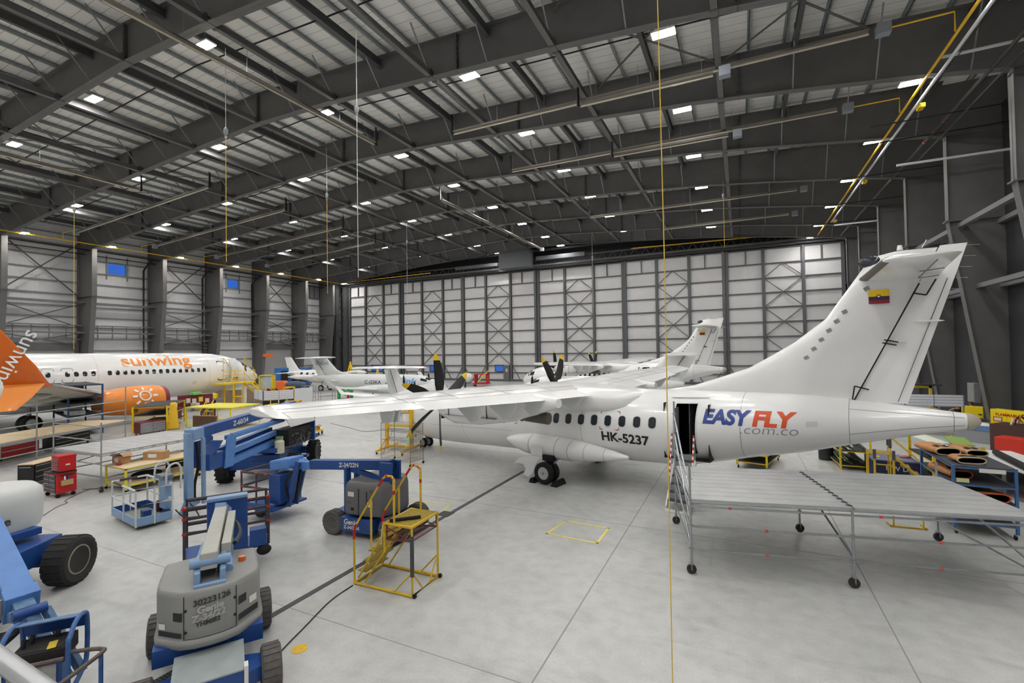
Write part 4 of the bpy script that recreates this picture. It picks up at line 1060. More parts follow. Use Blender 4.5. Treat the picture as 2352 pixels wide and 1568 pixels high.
    m = MB(); wheel(m, (1.6, 0, .24), .24, .16); m.build('nose_wheel', [TYRE, HUB], t)
    MB().tube([(1.6, -.12, .24), (1.6, .12, .24)], .05).tube([(1.6, 0, .3), (1.7, 0, 1.2)], .05).build('nose_gear_leg', GREYP, t)
    if stripe:
        for a0, a1, col in ((-.12, -.02, stripe), (.02, .055, stripe), (-.32, -.16, M('stripe_navy', (.18, .27, .45), .35))):
            m = MB()
            for f in (lambda a: a, lambda a: PI - a):
                pr = None
                for s in frange(.9, 15.9, .5):
                    q = (fus_pt(FB, s, f(a0), .006), fus_pt(FB, s, f(a1), .006))
                    if pr: m.add([pr[0], q[0], q[1], pr[1]], [(0, 1, 2, 3)])
                    pr = q
            m.build('side_stripe', col, t)
    return t
def place_rz(tail, nose):
    d = V((tail[0] - nose[0], tail[1] - nose[1])); return math.atan2(d.y, d.x)
_t, _n = (-42.8, 37.1), (-26.2, 39.6)
B1 = commuter('commuter_plane', 'white T-tail twin turboprop with blue fin lettering near the hangar doors', (_n[0], _n[1], 0), place_rz(_t, _n), AG, .97)
near_text('C-GSKA', .55, 9.6, 7.6, -.12, 'registration', LK, B1, FB, bold=.005)
near_text('SkyLink', 1.0, 7.1, 3.4, -.1, 'lettering', M('lettering_sky_blue', (.25, .58, .86), .4), B1, FB, shear=.2, bold=.015)
plane_text('SkyLink', .68, (16.45, .135, 3.72), (-1, 0, 0), (.1, 0, 1), 'fin_lettering', M('lettering_fin_blue', (.30, .45, .62), .4), B1, shear=.2, xs=.85)
_t, _n = (-20.6, 24.6), (-24.7, 37.2)
B2 = commuter('commuter_plane', 'white T-tail twin with blue side stripes, beyond the propeller of the nearest turboprop', (_n[0], _n[1], 0), place_rz(_t, _n), AW, .86, stripe=M('stripe_blue', (.25, .42, .68), .35))
_t, _n = (-2.6, 36.6), (-19.2, 40.9)
B3 = commuter('commuter_plane', 'white T-tail commuter twin parked between the two large turboprops, grey fin and rudder', (_n[0], _n[1], 0), place_rz(_t, _n), AW, .97)
fus_text('C-GSKW', .42, FB, 12.6, .1, 'registration', LK, B3, bold=.005)
# small twin with tip tanks at the left
FM = [(0, 1.3, .04, .04), (.6, 1.35, .4, .4), (1.6, 1.45, .62, .62), (3, 1.7, .75, .8), (7, 1.9, .78, .85), (8.6, 2.05, .62, .62), (10.2, 2.2, .35, .36), (11.2, 2.3, .12, .14)]
MU = thing('small_twin_plane', 'small white plane with round windows and bare fin, half hidden behind the lettered T-tail', 'airplane', (-43.5, 45.5, 0), place_rz((-52.8, 44.), (-42, 46)))
fus_mesh(FM, frange(0, 11.2, .4), 32).build('fuselage', AW, MU)
for k in range(5):
    m = MB(); patch(m, FM, 4.6 + .95 * k, PI - .35, .4, .42, .008, .5); m.build('cabin_window', WDARK, MU)
L = []
for z, le, te in ((2.4, 8.2, 11.0), (2.8, 9.2, 11.1), (4.4, 10.4, 11.5)): L.append(symf(le, te, z, .1))
MB().loft(L).build('fin', AW, MU)
MB().bar((9.2, 0, 2.85), (10.38, 0, 4.35), .12, .06, (0, 1, 0)).build('fin_boot', BLKP, MU, smooth=False)
for sg in (-1, 1):
    MB().loft([airf(9.6, 1.5, 0, 2.35, .7), airf(10.1, .9, sg * 2.4, 2.35, .7)]).build('stabiliser', AW, MU)
    MB().loft([airf(3.6, 1.7, 0, 2.2, 1), airf(3.9, 1.2, sg * 5.4, 2.15, 1)]).build('wing', AW, MU)
    MB().rings([((2.6, sg * 5.5, 2.1), .02), ((3, sg * 5.5, 2.1), .22), ((4, sg * 5.5, 2.1), .32), ((5, sg * 5.5, 2.1), .28), ((6.3, sg * 5.5, 2.1), .03)], 16).build('tip_tank', AW, MU)
    m = MB(); wheel(m, (5.2, sg * .9, .4), .4, .25); m.build('main_wheel', [TYRE, HUB], MU)
    MB().tube([(5.2, sg * .7, .4), (5.2, sg * 1.05, .4)], .05).tube([(5.2, sg * .9, .4), (5.2, sg * .6, 1.3)], .06).build('gear_leg', GREYP, MU)
m = MB(); wheel(m, (1.4, 0, .28), .28, .18); m.tube([(1.4, 0, .28), (1.5, 0, 1.1)], .05); m.build('nose_wheel', [TYRE, HUB], MU)
# ---------------------------------------------------------------- floor details
YPAINT = M('yellow_floor_paint', (.93, .87, .45), .5, noise=.1, ns=6)
def flat(name, label, cat, pts, w, mat, z=.004, closed=False, kind=None):
    m = MB(); P = [V((x, y, z)) for x, y in pts]
    for p, q in list(zip(P, P[1:])) + ([(P[-1], P[0])] if closed else []): m.bar(p + (p - q).normalized() * w * .45, q + (q - p).normalized() * w * .45, w, .004)
    return tag(m.build(name, mat, smooth=False), label, cat, None, kind)
flat('floor_marking', 'yellow painted rectangle outlined on the open floor in front of the turboprop wheels', 'floor marking', [(-4.76, 11.75), (-4.58, 12.81), (-3.35, 12.77), (-3.36, 11.69)], .06, YPAINT, closed=True)
flat('floor_marking', 'yellow painted rectangle outlined on the floor behind the yellow step stand', 'floor marking', [(-9.86, 11.7), (-9.75, 12.55), (-8.45, 12.75), (-8.28, 11.95)], .05, YPAINT, closed=True)
tag(MB().cyl((-6.69, 5.54, .001), (-6.69, 5.54, .006), .13, n=28).build('floor_marking', M('yellow_dot_paint', (.92, .75, .15), .5, noise=.2, ns=14)), 'round yellow dot painted on the floor beside the grey boom lift', 'floor marking')
JT = M('floor_joint_grey', (.57, .57, .565), .7)
for x, lab in ((-2.87, 'between the step stand and the scaffold'), (2.24, 'under the scaffold deck')):
    struct(MB().bb(x - .012, x + .012, 3, 66, .0, .003).build('trim_joint', JT, smooth=False), 'saw cut joint in the concrete running front to back ' + lab)
for y in (6.35, 13.2, 20.2, 29):
    struct(MB().bb(-60, 10, y - .006, y + .006, .0, .003).build('trim_joint', JT, smooth=False), 'fine saw cut joint across the concrete floor')
GRATE = mat_ribbed('drain_grate', (.30, .30, .31), (.10, .10, .10), .05, 1, .45, .5, .4)
dr = struct(MB().bb(-8.07, -7.93, 2, 17.4, 0, .006).build('trim_drain', GRATE, smooth=False), 'dark slotted floor drain running from the foreground to the turboprop wheels')
MB().bb(-8.3, -7.9, 11.75, 12.15, .001, .01).build('drain_cover', M('dark_drain_cover', (.22, .22, .23), .6), dr, smooth=False)
CORD = M('black_cable', (.13, .13, .13), .5)
def smooth_path(pts, n=6):
    P = [V(p) for p in pts]; out = []
    for i in range(len(P) - 1):
        a, b, c, d = P[max(i - 1, 0)], P[i], P[i + 1], P[min(i + 2, len(P) - 1)]
        for k in range(n):
            t = k / n; out.append(.5 * ((2 * b) + (c - a) * t + (2 * a - 5 * b + 4 * c - d) * t * t + (3 * b - a - 3 * c + d) * t ** 3))
    return out + [P[-1]]
def cord(label, pts, r=.012, mat=CORD, z=.012):
    return tag(MB().tube(smooth_path([(x, y, z) for x, y in pts]), r, 5).build('floor_cable', mat), label, 'cable')
cord('black cable on the floor from the grey boom lift to the step stand', [(-6.55, 4.95), (-6.86, 5.28), (-7.12, 6.02), (-7.39, 6.86), (-7.44, 7.5)])
cord('thin dark cable snaking across the floor from the red tool cabinet', [(-21.75, 8.95), (-21.3, 8.35), (-20.79, 7.84), (-20.4, 7.75), (-20.16, 7.39), (-19.31, 6.67), (-18.83, 6.22)], .009)
cord('dark cable curled beneath the left scaffold near the yellow bench', [(-21.9, 8.75), (-21.5, 9.1), (-21.26, 9.41), (-20.9, 9.5), (-20.52, 9.91)], .01)
cord('thin cable lying on the floor behind the wingtip', [(-25.7, 24.0), (-22.5, 22.8), (-21.2, 22.3), (-20.56, 22.7), (-20.0, 23.6), (-15.5, 17.6)], .012)
# ---------------------------------------------------------------- generic furniture
def caster(m, p, r=.06, mi=0, mj=1):
    x, y, z = p; m.cyl((x - .02, y, z + r), (x + .02, y, z + r), r, n=12, mi=mi); m.bar((x, y, z + r), (x, y, z + r * 2.4), .07, .03, (1, 0, 0), mi=mj); return m
def rack(name, label, cat, loc, rz, w, d, h, mat, shelves, smat, group=None, t=.05, st=.03, casters=0., top=True):
    """open rack: 4 posts, shelf decks"""
    o = thing(name, label, cat, loc, rz, group)
    for sx in (-1, 1):
        for sy in (-1, 1): MB().box((sx * (w / 2 - t / 2), sy * (d / 2 - t / 2), (h + casters) / 2), (t, t, h - casters)).build('post', mat, o, smooth=False)
    for z in shelves:
        MB().box((0, 0, z), (w - .01, d - .01, st)).build('shelf', smat, o, smooth=False)
        m = MB(); m.box((0, -d / 2 + t / 2, z - .03), (w - 2 * t, t * .8, .05)).box((0, d / 2 - t / 2, z - .03), (w - 2 * t, t * .8, .05)).box((-w / 2 + t / 2, 0, z - .03), (t * .8, d - 2 * t, .05)).box((w / 2 - t / 2, 0, z - .03), (t * .8, d - 2 * t, .05))
        m.build('shelf_rail', mat, o, smooth=False)
    if casters:
        for sx in (-1, 1):
            for sy in (-1, 1):
                m = MB(); caster(m, (sx * (w / 2 - t), sy * (d / 2 - t), 0), casters / 2.4); m.build('caster', [BLK, GREYP], o, smooth=False)
    return o
def cab(name, label, cat, loc, rz, w, d, h, body, rows, dmat, z0=.12, hmat=CHROME, cols=1, topmat=None, group=None, casters=.06):
    """drawer cabinet on casters; front is -y"""
    o = thing(name, label, cat, loc, rz, group)
    MB().bb(-w / 2, w / 2, -d / 2, d / 2, z0, h).build('cabinet_body', body, o, smooth=False, bevel=.006)
    zs = (h - z0 - .06) / rows
    for c in range(cols):
        x0 = -w / 2 + .03 + c * (w - .06) / cols; x1 = x0 + (w - .06) / cols - .02
        for k in range(rows):
            a = z0 + .03 + k * zs
            dw = MB().bb(x0, x1, -d / 2 - .02, -d / 2, a, a + zs - .015).build('drawer', dmat, o, smooth=False)
            MB().bb(x0 + .02, x1 - .02, -d / 2 - .035, -d / 2 - .02, a + zs - .04, a + zs - .022).build('handle', hmat, dw, smooth=False)
    if topmat: MB().bb(-w / 2 - .01, w / 2 + .01, -d / 2 - .02, d / 2 + .01, h, h + .03).build('worktop', topmat, o, smooth=False)
    if casters:
        for sx in (-1, 1):
            for sy in (-1, 1):
                m = MB(); caster(m, (sx * (w / 2 - .08), sy * (d / 2 - .07), 0), z0 / 2.4); m.build('caster', [BLK, GREYP], o, smooth=False)
    return o
def carton(label, loc, rz, d, op=False, mat=CARD):
    o = thing('cardboard_box', label, 'box', loc, rz)
    w, l, h = d
    if op:
        m = MB().bb(-w / 2, w / 2, -l / 2, l / 2, 0, .01).bb(-w / 2, -w / 2 + .01, -l / 2, l / 2, 0, h).bb(w / 2 - .01, w / 2, -l / 2, l / 2, 0, h).bb(-w / 2, w / 2, -l / 2, -l / 2 + .01, 0, h).bb(-w / 2, w / 2, l / 2 - .01, l / 2, 0, h)
        m.build('box_body', mat, o, smooth=False)
        MB().box((-w / 2 - .06, 0, h + .03), (.16, l, .008), ry=-.6).build('flap', mat, o, smooth=False); MB().box((w / 2 + .06, 0, h + .03), (.16, l, .008), ry=.6).build('flap', mat, o, smooth=False)
    else:
        MB().bb(-w / 2, w / 2, -l / 2, l / 2, 0, h).build('box_body', mat, o, smooth=False)
        MB().bb(-.04, .04, -l / 2 - .002, l / 2 + .002, h - .1, h + .002).build('tape', M('packing_tape', (.62, .48, .33), .3), o, smooth=False)
    MB().bb(-w / 4, w / 6, -l / 2 - .004, -l / 2 - .001, h * .3, h * .75).build('paper_label', WHITEP, o, smooth=False)
    return o
# ---------------------------------------------------------------- scaffolding
DECK = M('galvanised_plank_deck', (.74, .745, .745), .42, .35, noise=.16, ns=2.2, bump=.35, bs=70)
def sc_caster(o, p, r=.1):
    x, y = p
    MB().tube([(x, y, r * 1.9), (x, y, .34)], .025, 8).bar((x, y - .05, r), (x, y - .05, r * 2.2), .06, .012, (1, 0, 0)).bar((x, y + .05, r), (x, y + .05, r * 2.2), .06, .012, (1, 0, 0)).box((x, y, r * 2.2), (.08, .12, .02)).build('caster_fork', SCAF, o, smooth=False)
    MB().rings([((x, y - .03, r), r * .75), ((x, y - .03, r), r), ((x, y + .03, r), r), ((x, y + .03, r), r * .75)], 20).build('caster_wheel', M('caster_rubber', (.20, .17, .17), .6), o)
def rosettes(m, p, zs):
    for z in zs: m.cyl((p[0], p[1], z - .006), (p[0], p[1], z + .006), .06, n=8)
def scaffold(label, loc, rz, W, Dp, zd, posts, rails, braces, tall, decks=2, group=None):
    o = thing('scaffold_platform', label, 'scaffold', loc, rz, group)
    for i, (x, y) in enumerate(posts):
        top = tall.get(i, zd); m = MB().tube([(x, y, .3), (x, y, top)], .024, 10); rosettes(m, (x, y), [z for z in (.55, 1.05, zd - .03, 2.05, 2.55, 3.05) if z < top]); m.build('standard_post', SCAF, o)
        sc_caster(o, (x, y))
    for p, q in rails: MB().tube([p, q], .022, 8).build('ledger_tube', SCAF, o)
    for p, q in braces: MB().tube([p, q], .022, 8).build('diagonal_brace', SCAF, o)
    for k in range(decks):
        a, b = W * k / decks + .02, W * (k + 1) / decks - .02
        n = 9
        for j in range(n):
            y0 = Dp * j / n + .006; y1 = Dp * (j + 1) / n - .006
            MB().bb(a, b, y0, y1, zd - .02, zd + .025).bb(a, b, y0, y0 + .03, zd - .06, zd - .02).bb(a, b, y1 - .03, y1, zd - .06, zd - .02).build('deck_plank', DECK, o, smooth=False)
    return o
zd = 1.58; W_, D_ = 6.25, 3.0
posts = [(0, 0), (3.1, 0), (6.2, 0), (0, D_), (3.1, D_), (6.2, D_)]
rails = []
for z in (.52, 1.02): rails += [((0, 0, z), (3.1, 0, z)), ((3.1, 0, z), (6.2, 0, z))]
rails += [((0, D_, zd - .08), (3.1, D_, zd - .08)), ((3.1, D_, zd - .08), (6.2, D_, zd - .08)), ((0, 0, zd - .04), (3.1, 0, zd - .04)), ((3.1, 0, zd - .04), (6.2, 0, zd - .04)), ((0, 0, zd - .13), (6.2, 0, zd - .13))]
for x in (0, 3.1, 6.2): rails += [((x, 0, zd - .06), (x, D_, zd - .06))]
for z in (.52, 1.02, 2.05): rails.append(((0, 0, z), (0, D_, z)))
rails.append(((6.2, 0, .52), (6.2, D_, .52)))
braces = [((3.1, 0, .6), (3.1, D_, 1.45)), ((6.2, 0, .6), (6.2, D_, 1.45)), ((0, 0, .6), (0, D_, 1.5)), ((0, 0, 1.7), (0, D_, 3.0)), ((0, 0, 1.1), (0, D_, 2.5))]
S1 = scaffold('low galvanised scaffold platform on wheels below the tail of the nearest turboprop', (-1.06, 10.95, 0), math.radians(12.7), W_, D_, zd, posts, rails, braces, {0: 2.35, 3: 3.4, 5: 1.95})
m = MB()
for k in range(13): m.box((3.1, .15 + k * .22, zd + .028), (.09, .07, .012), rz=.5)
m.build('plank_hooks', BLKP, S1, smooth=False)
m = MB()
for x, y, z in ((1.5, 0, .52), (1.5, 0, 1.02), (4.6, 0, .52), (4.6, 0, 1.02), (.8, 0, zd - .13), (3.6, 0, zd - .13)): m.cyl((x - .03, y, z), (x + .03, y, z), .027, n=8)
m.build('red_tape_marks', M('red_tape', (.85, .30, .22), .6), S1)
# left low platform
W2, D2 = 3.1, 4.1
p2 = [(0, 0), (W2, 0), (0, D2), (W2, D2)]
r2 = [((0, 0, z), (W2, 0, z)) for z in (.55, 1.0, 1.3, 1.85, 2.35)] + [((0, D2, 1.3), (W2, D2, 1.3)), ((0, 0, 1.3), (0, D2, 1.3)), ((W2, 0, 1.3), (W2, D2, 1.3)), ((W2, 0, .5), (W2, D2, .5)), ((W2, 0, .95), (W2, D2, .95)), ((0, 0, .5), (0, D2, .5))]
scaffold('low galvanised scaffold platform on the left behind the red tool cabinet', (-23.9, 8.66, 0), math.radians(3.5), W2, D2, 1.36, p2, r2, [((0, 0, .6), (0, D2, 1.3))], {0: 2.55, 1: 2.5}, 1)
# long walkway with plywood deck and tall posts
o = thing('access_walkway', 'long plywood topped scaffold walkway beneath the wing of the orange lettered jet', 'walkway', (-30.1, 10.3, 0), math.radians(116.5))
for x in (-5.2, 0, 5.2):
    m = MB().tube([(x, 0, .0), (x, 0, 3.1)], .03, 8); rosettes(m, (x, 0), (.6, 1.1, 1.8, 2.35, 2.85)); m.build('standard_post', SCAF, o)
    MB().tube([(x, 2.6, .0), (x, 2.6, 1.1)], .03, 8).build('standard_post', SCAF, o)
for z in (1.75, 2.3, .45): MB().tube([(-7, 0, z), (5.2, 0, z)], .026, 8).build('guard_rail', SCAF, o)
for k in range(5): MB().bb(-7 + k * 2.5, -4.55 + k * 2.5, .05, 2.6, 1.1, 1.14).build('plywood_panel', WOOD, o, smooth=False)
MB().bb(-7, 5.5, .02, .08, .98, 1.1).bb(-7, 5.5, 2.56, 2.62, .98, 1.1).build('edge_beam', GREYP, o, smooth=False)
MB().bb(-7, 5.5, .3, .4, .0, .12).bb(-7, 5.5, 2.2, 2.3, .0, .12).build('base_beam', GREYP, o, smooth=False)
# ---------------------------------------------------------------- yellow step stand
GRIP = M('yellow_grip_tread', (.70, .60, .22), .8, noise=.55, ns=45, bump=.6, bs=80)
YS = M('step_stand_yellow', (.86, .71, .16), .5, noise=.18, ns=8)
FOAM = M('grey_foam_sleeve', (.30, .30, .31), .85)
s = thing('step_stand', 'yellow steel step stand with red taped handrails in the foreground', 'steps', (-7.46, 7.57, 0), math.radians(2))
def st_bar(nm, pts, r=.022, mat=YS): return MB().tube(pts, r, 8).build(nm, mat, s)
X1, Yw = 1.48, .93; XP = .8; ZP = 1.41
st_bar('base_frame', [(0, 0, .03), (X1, 0, .03), (X1, Yw, .03), (0, Yw, .03), (0, 0, .03)], .025)
for i, (x, y) in enumerate(((X1, 0), (X1, Yw), (XP, 0), (XP, Yw))): st_bar('leg', [(x, y, .03 if i < 2 else .8), (x, y, ZP)])
MB().bb(XP, X1 + .02, -.02, Yw + .02, ZP - .03, ZP).build('top_platform', GRIP, s, smooth=False)
st_bar('platform_frame', [(XP, -.01, ZP - .02), (X1, -.01, ZP - .02), (X1, Yw, ZP - .02), (XP, Yw, ZP - .02), (XP, -.01, ZP - .02)], .022)
for y in (.1, Yw - .1): st_bar('stringer', [(.02, y, .1), (XP + .05, y, ZP - .05)], .022); st_bar('stringer', [(.2, y, .04), (XP + .2, y, ZP - .25)], .018)
for k in range(5):
    f = (k + .6) / 5.4; MB().bb(.02 + XP * f - .11, .02 + XP * f + .12, .1, Yw - .1, .12 + 1.25 * f - .02, .12 + 1.25 * f).build('tread', GRIP, s, smooth=False)
for y in (0, Yw):
    st_bar('handrail', [(0, y, .03), (0, y, 1.12), (.05, y, 1.25), (.78, y, 2.3), (.85, y, 2.36), (1.0, y, 2.36), (1.05, y, 2.3), (1.05, y, ZP)])
    st_bar('handrail_post', [(.46, y, .8), (.46, y, 1.84)])
    m = MB()
    for p, q in (((0, y, .95), (0, y, 1.12)), ((0, y, 1.12), (.07, y, 1.28)), ((.66, y, 2.13), (.78, y, 2.3)), ((.85, y, 2.365), (.9, y, 2.365)), ((.97, y, 2.36), (1.05, y, 2.3)), ((1.05, y, 2.3), (1.05, y, 2.22)), ((1.05, y, 2.08), (1.05, y, 2.0))): m.tube([p, q], .027, 8)
    m.build('red_tape', RED, s)
    MB().tube([(1.05, y, 2.24), (1.05, y, 2.06)], .026, 8).build('grey_tape', FOAM, s)
MB().tube([(X1, 0, .42), (X1, 0, 1.22)], .042, 10).build('foam_sleeve', FOAM, s)
MB().tube([(XP + .12, .02, ZP + .04), (X1 - .1, .45, ZP + .04)], .035, 8).build('loose_foam_tube', BLK, s)
DRED = M('dark_red_basket', (.42, .14, .14), .5)
m = MB()
for y in (.02, Yw - .02): m.tube([(XP + .05, y, 1.36), (XP + .05, y, 1.06), (X1 - .02, y, 1.1), (X1 - .02, y, 1.36)], .014, 6); m.tube([(XP + .05, y, 1.3), (X1 - .02, y, 1.1)], .012, 6)
for z in (1.08,): m.tube([(XP + .05, 0, z), (XP + .05, Yw, z)], .014, 6); m.tube([(X1 - .02, 0, z + .02), (X1 - .02, Yw, z + .02)], .014, 6)
for k in range(14): m.tube([(XP + .08 + k * .042, .02, 1.08), (XP + .08 + k * .042, Yw - .02, 1.08)], .006, 4)
m.build('wire_tray', DRED, s)
for (x, y), q in (((X1, 0), ((X1 - .45, 0), (X1, .35))), ((X1, Yw), ((X1 - .45, Yw), (X1, Yw - .35)))):
    for a, b in q: st_bar('gusset', [(x, y, .5), (a, b, .04)], .016)
    MB().cyl((x + .05, y - .02, .045), (x + .05, y + .02, .045), .045, n=14).build('caster', BLK, s)
MB().tube([(.78, .0, ZP), (.74, -.01, 1.2), (.72, -.01, .95)], .012, 5).build('loose_strap', M('cream_strap', (.85, .8, .7), .8), s)
# ---------------------------------------------------------------- wire rack trolley and yellow engine stand
WIRE = M('chrome_wire', (.52, .50, .47), .4, .6)
w = thing('wire_shelf_trolley', 'tall wire mesh shelf trolley beside the nose of the nearest turboprop', 'trolley', (-13.55, 16.65, 0), math.radians(-6))
Wd, Dd, Hh = 1.75, .8, 1.78
for sx in (-1, 1):
    for sy in (-1, 1):
        MB().cyl((sx * Wd / 2, sy * Dd / 2, .12), (sx * Wd / 2, sy * Dd / 2, Hh), .014, n=8).build('post', WIRE, w)
        m = MB(); caster(m, (sx * Wd / 2, sy * Dd / 2, 0), .055); m.build('caster', [BLK, GREYP], w, smooth=False)
for z in (.2, .62, 1.02, 1.42):
    m = MB()
    for k in range(12): m.bar((-Wd / 2, -Dd / 2 + k * Dd / 11, z), (Wd / 2, -Dd / 2 + k * Dd / 11, z), .006, .006)
    for k in range(4): m.bar((-Wd / 2 + k * Wd / 3, -Dd / 2, z - .01), (-Wd / 2 + k * Wd / 3, Dd / 2, z - .01), .01, .01)
    m.build('wire_shelf', WIRE, w, smooth=False)
for nm, (a, b) in (('back', ((-Wd / 2, Dd / 2), (Wd / 2, Dd / 2))), ('left', ((-Wd / 2, -Dd / 2), (-Wd / 2, Dd / 2))), ('right', ((Wd / 2, -Dd / 2), (Wd / 2, Dd / 2)))):
    m = MB(); a = V(a + (0,)); b = V(b + (0,)); L = (b - a).length; n = int(L / .055)
    for k in range(n + 1): p = a + (b - a) * (k / n); m.bar(p + V((0, 0, .2)), p + V((0, 0, Hh - .02)), .0045, .0045)
    for k in range(15): z = .25 + k * .105; m.bar(a + V((0, 0, z)), b + V((0, 0, z)), .0045, .0045)
    m.build('mesh_panel', WIRE, w, smooth=False)
MB().bb(.7, .86, -.42, -.405, .95, 1.3).build('green_tag', M('pale_green_tag', (.6, .8, .68), .6), w, smooth=False)
e = thing('engine_stand', 'yellow upright maintenance stand behind the wire shelf trolley', 'stand', (-15.3, 18.6, 0), math.radians(10))
YE = M('stand_yellow', (.93, .75, .14), .45)
MB().bb(-.75, -.6, -.08, .08, .2, 2.1).bb(.6, .75, -.08, .08, .2, 2.1).build('upright', YE, e, smooth=False)
MB().bb(-.7, .7, -.06, .06, 1.85, 2.1).bb(-.7, .7, -.05, .05, 1.2, 1.3).build('cross_beam', YE, e, smooth=False)
MB().bb(-.55, .55, -.1, -.07, 1.9, 2.05).build('wood_facing', WOOD, e, smooth=False)
for x in (-.68, .68):
    MB().bar((x, -1.0, .17), (x, 1.0, .17), .1, .1).build('foot', YE, e, smooth=False); MB().bar((x, -.7, .2), (x, 0, .7), .06, .06).build('strut', YE, e, smooth=False)
    for y in (-.95, .95): m = MB(); caster(m, (x, y, 0), .055); m.build('caster', [BLK, GREYP], e, smooth=False)
MB().bar((-.68, 0, .25), (.68, 0, .25), .1, .1).build('foot_beam', YE, e, smooth=False)
# ---------------------------------------------------------------- boom lifts
BLU = M('lift_blue_paint', (.13, .30, .57), .4, noise=.22, ns=3); BLU2 = M('lift_pale_blue', (.50, .62, .76), .42, noise=.12, ns=5); BLUM = M('lift_mid_blue', (.33, .52, .78), .4, noise=.15, ns=4)
LGREY = M('lift_cover_grey', (.56, .56, .55), .55, noise=.12, ns=2.5); LGREYD = M('lift_cover_dark_grey', (.42, .42, .425), .55, noise=.1, ns=2.5); CREAM = M('lift_boom_cream_grey', (.70, .70, .66), .5, noise=.08, ns=4)
TREAD = M('grey_solid_tyre', (.38, .365, .355), .85, noise=.3, ns=16); RIM = M('rusty_cream_rim', (.62, .59, .50), .55, noise=.3, ns=6)
STK = M('white_sticker', (.88, .87, .84), .5); EMB = M('embossed_grey_lettering', (.68, .68, .67), .55); STEN = M('stencil_dark', (.23, .23, .235), .6); ORA = M('amber_beacon', (.80, .40, .15), .3)
GT = M('dark_grey_rail_foam', (.28, .25, .26), .8)
def lwheel(o, c, r, w, ax, tyre=BLK, hub=RIM, lugs=0, nm='wheel'):
    m = MB(); c = V(c); a = V(ax).normalized()
    m.rings([(c - a * w * .42, r * .6), (c - a * w * .5, r * .72), (c - a * w * .5, r * .9), (c - a * w * .4, r), (c + a * w * .4, r), (c + a * w * .5, r * .9), (c + a * w * .5, r * .72), (c + a * w * .42, r * .6)], 36, 0)
    if lugs:
        u = a.cross(V((0, 0, 1))).normalized()
        for k in range(lugs):
            t = 2 * PI * k / lugs
            for sg in (-1, 1):
                tt = t + (PI / lugs if sg > 0 else 0); rd = u * math.cos(tt) + V((0, 0, 1)) * math.sin(tt)
                m.bar(c + rd * (r + .012) + a * sg * w * .06, c + rd * (r + .012) + a * sg * w * .5, r * .16, .05, rd)
    else:
        for k in range(22):
            t = 2 * PI * k / 22; u = a.cross(V((0, 0, 1))).normalized(); rd = u * math.cos(t) + V((0, 0, 1)) * math.sin(t)
            m.bar(c + rd * (r + .002) - a * w * .42, c + rd * (r + .002) + a * w * .42, r * .22, .012, rd)
    t = m.build(nm, tyre, o)
    m = MB(); m.rings([(c - a * w * .1, r * .62), (c + a * w * .42, r * .62), (c + a * w * .44, r * .55), (c + a * w * .2, r * .5), (c + a * w * .12, r * .22), (c + a * w * .3, r * .2), (c + a * w * .32, r * .06)], 28)
    m.rings([(c - a * w * .42, r * .62), (c - a * w * .2, r * .5), (c - a * w * .12, r * .1)], 28)
    h = m.build('rim', hub, t)
    m = MB(); u = a.cross(V((0, 0, 1))).normalized()
    for k in range(8):
        tt = 2 * PI * k / 8; p = c + (u * math.cos(tt) + V((0, 0, 1)) * math.sin(tt)) * r * .3; m.cyl(p + a * w * .1, p + a * w * .2, r * .03, n=6)
    m.build('lug_nuts', GREYP, t); return t
def tubeset(o, nm, sets, r, mat, n=8):
    m = MB()
    for p in sets: m.tube(p, r, n)
    return m.build(nm, mat, o)
# ---- grey and blue lift in the foreground
A = thing('boom_lift', 'blue and grey boom lift seen from behind its numbered counterweight in the foreground', 'boom lift', (-7.49, 4.59, 0), math.radians(57), 'boom lifts')
ch = MB().bb(-.42, .42, -1.3, 1.35, .2, .6).build('chassis', BLU, A, smooth=False, bevel=.015)
MB().prism([(-.42, -1.305, .6), (.42, -1.305, .6), (.42, -.62, .66), (-.42, -.62, .66)], (0, 0, .02)).build('top_cover', M('scuffed_pale_cover', (.62, .66, .66), .5, noise=.15, ns=5), ch, smooth=False)
MB().bb(-.46, -.41, -1.33, -1.2, .2, .66).bb(.41, .46, -1.33, -1.2, .2, .66).build('white_edge', STK, ch, smooth=False)
MB().bb(-.1, .1, -1.32, -1.3, .4, .5).build('charger_socket', BLKP, ch, smooth=False); MB().bb(-.08, .06, -1.315, -1.302, .24, .38).build('sticker', STK, ch, smooth=False)
m = MB()
for sx in (-1, 1):
    m.prism([(sx * .42, -1.2, .28), (sx * .75, -1.1, .3), (sx * .75, -.85, .3), (sx * .42, -.7, .28)], (0, 0, .2))
    m.bb(min(sx * .42, sx * .62), max(sx * .42, sx * .62), .75, 1.15, .25, .6)
m.build('axle_bracket', BLU, A, smooth=False)
MB().bb(-.68, .68, -.55, .62, .56, .8).build('turntable_skirt', BLU, A, smooth=False); MB().cyl((0, 0, .5), (0, 0, .6), .45, n=24).build('slew_ring', BLKP, A)
for x in (-.76, .76):
    for y in (-.95, .95): lwheel(A, (x, y, .32), .32, .26, (1 if x > 0 else -1, 0, 0), TREAD, BLKP)
PRF = [(-.66, -.2), (-.63, -.36), (-.36, -.63), (-.18, -.69), (0, -.71), (.18, -.69), (.36, -.63), (.63, -.36), (.66, -.2)]
def fy(x):
    for (x0, y0), (x1, y1) in zip(PRF, PRF[1:]):
        if x <= x1: return y0 + (y1 - y0) * (x - x0) / (x1 - x0)
    return PRF[-1][1]
def arc(x, z, off=0.):
    x = max(-.655, min(.655, x)); return V((x, fy(x) - off * 1.2, z))
L = []
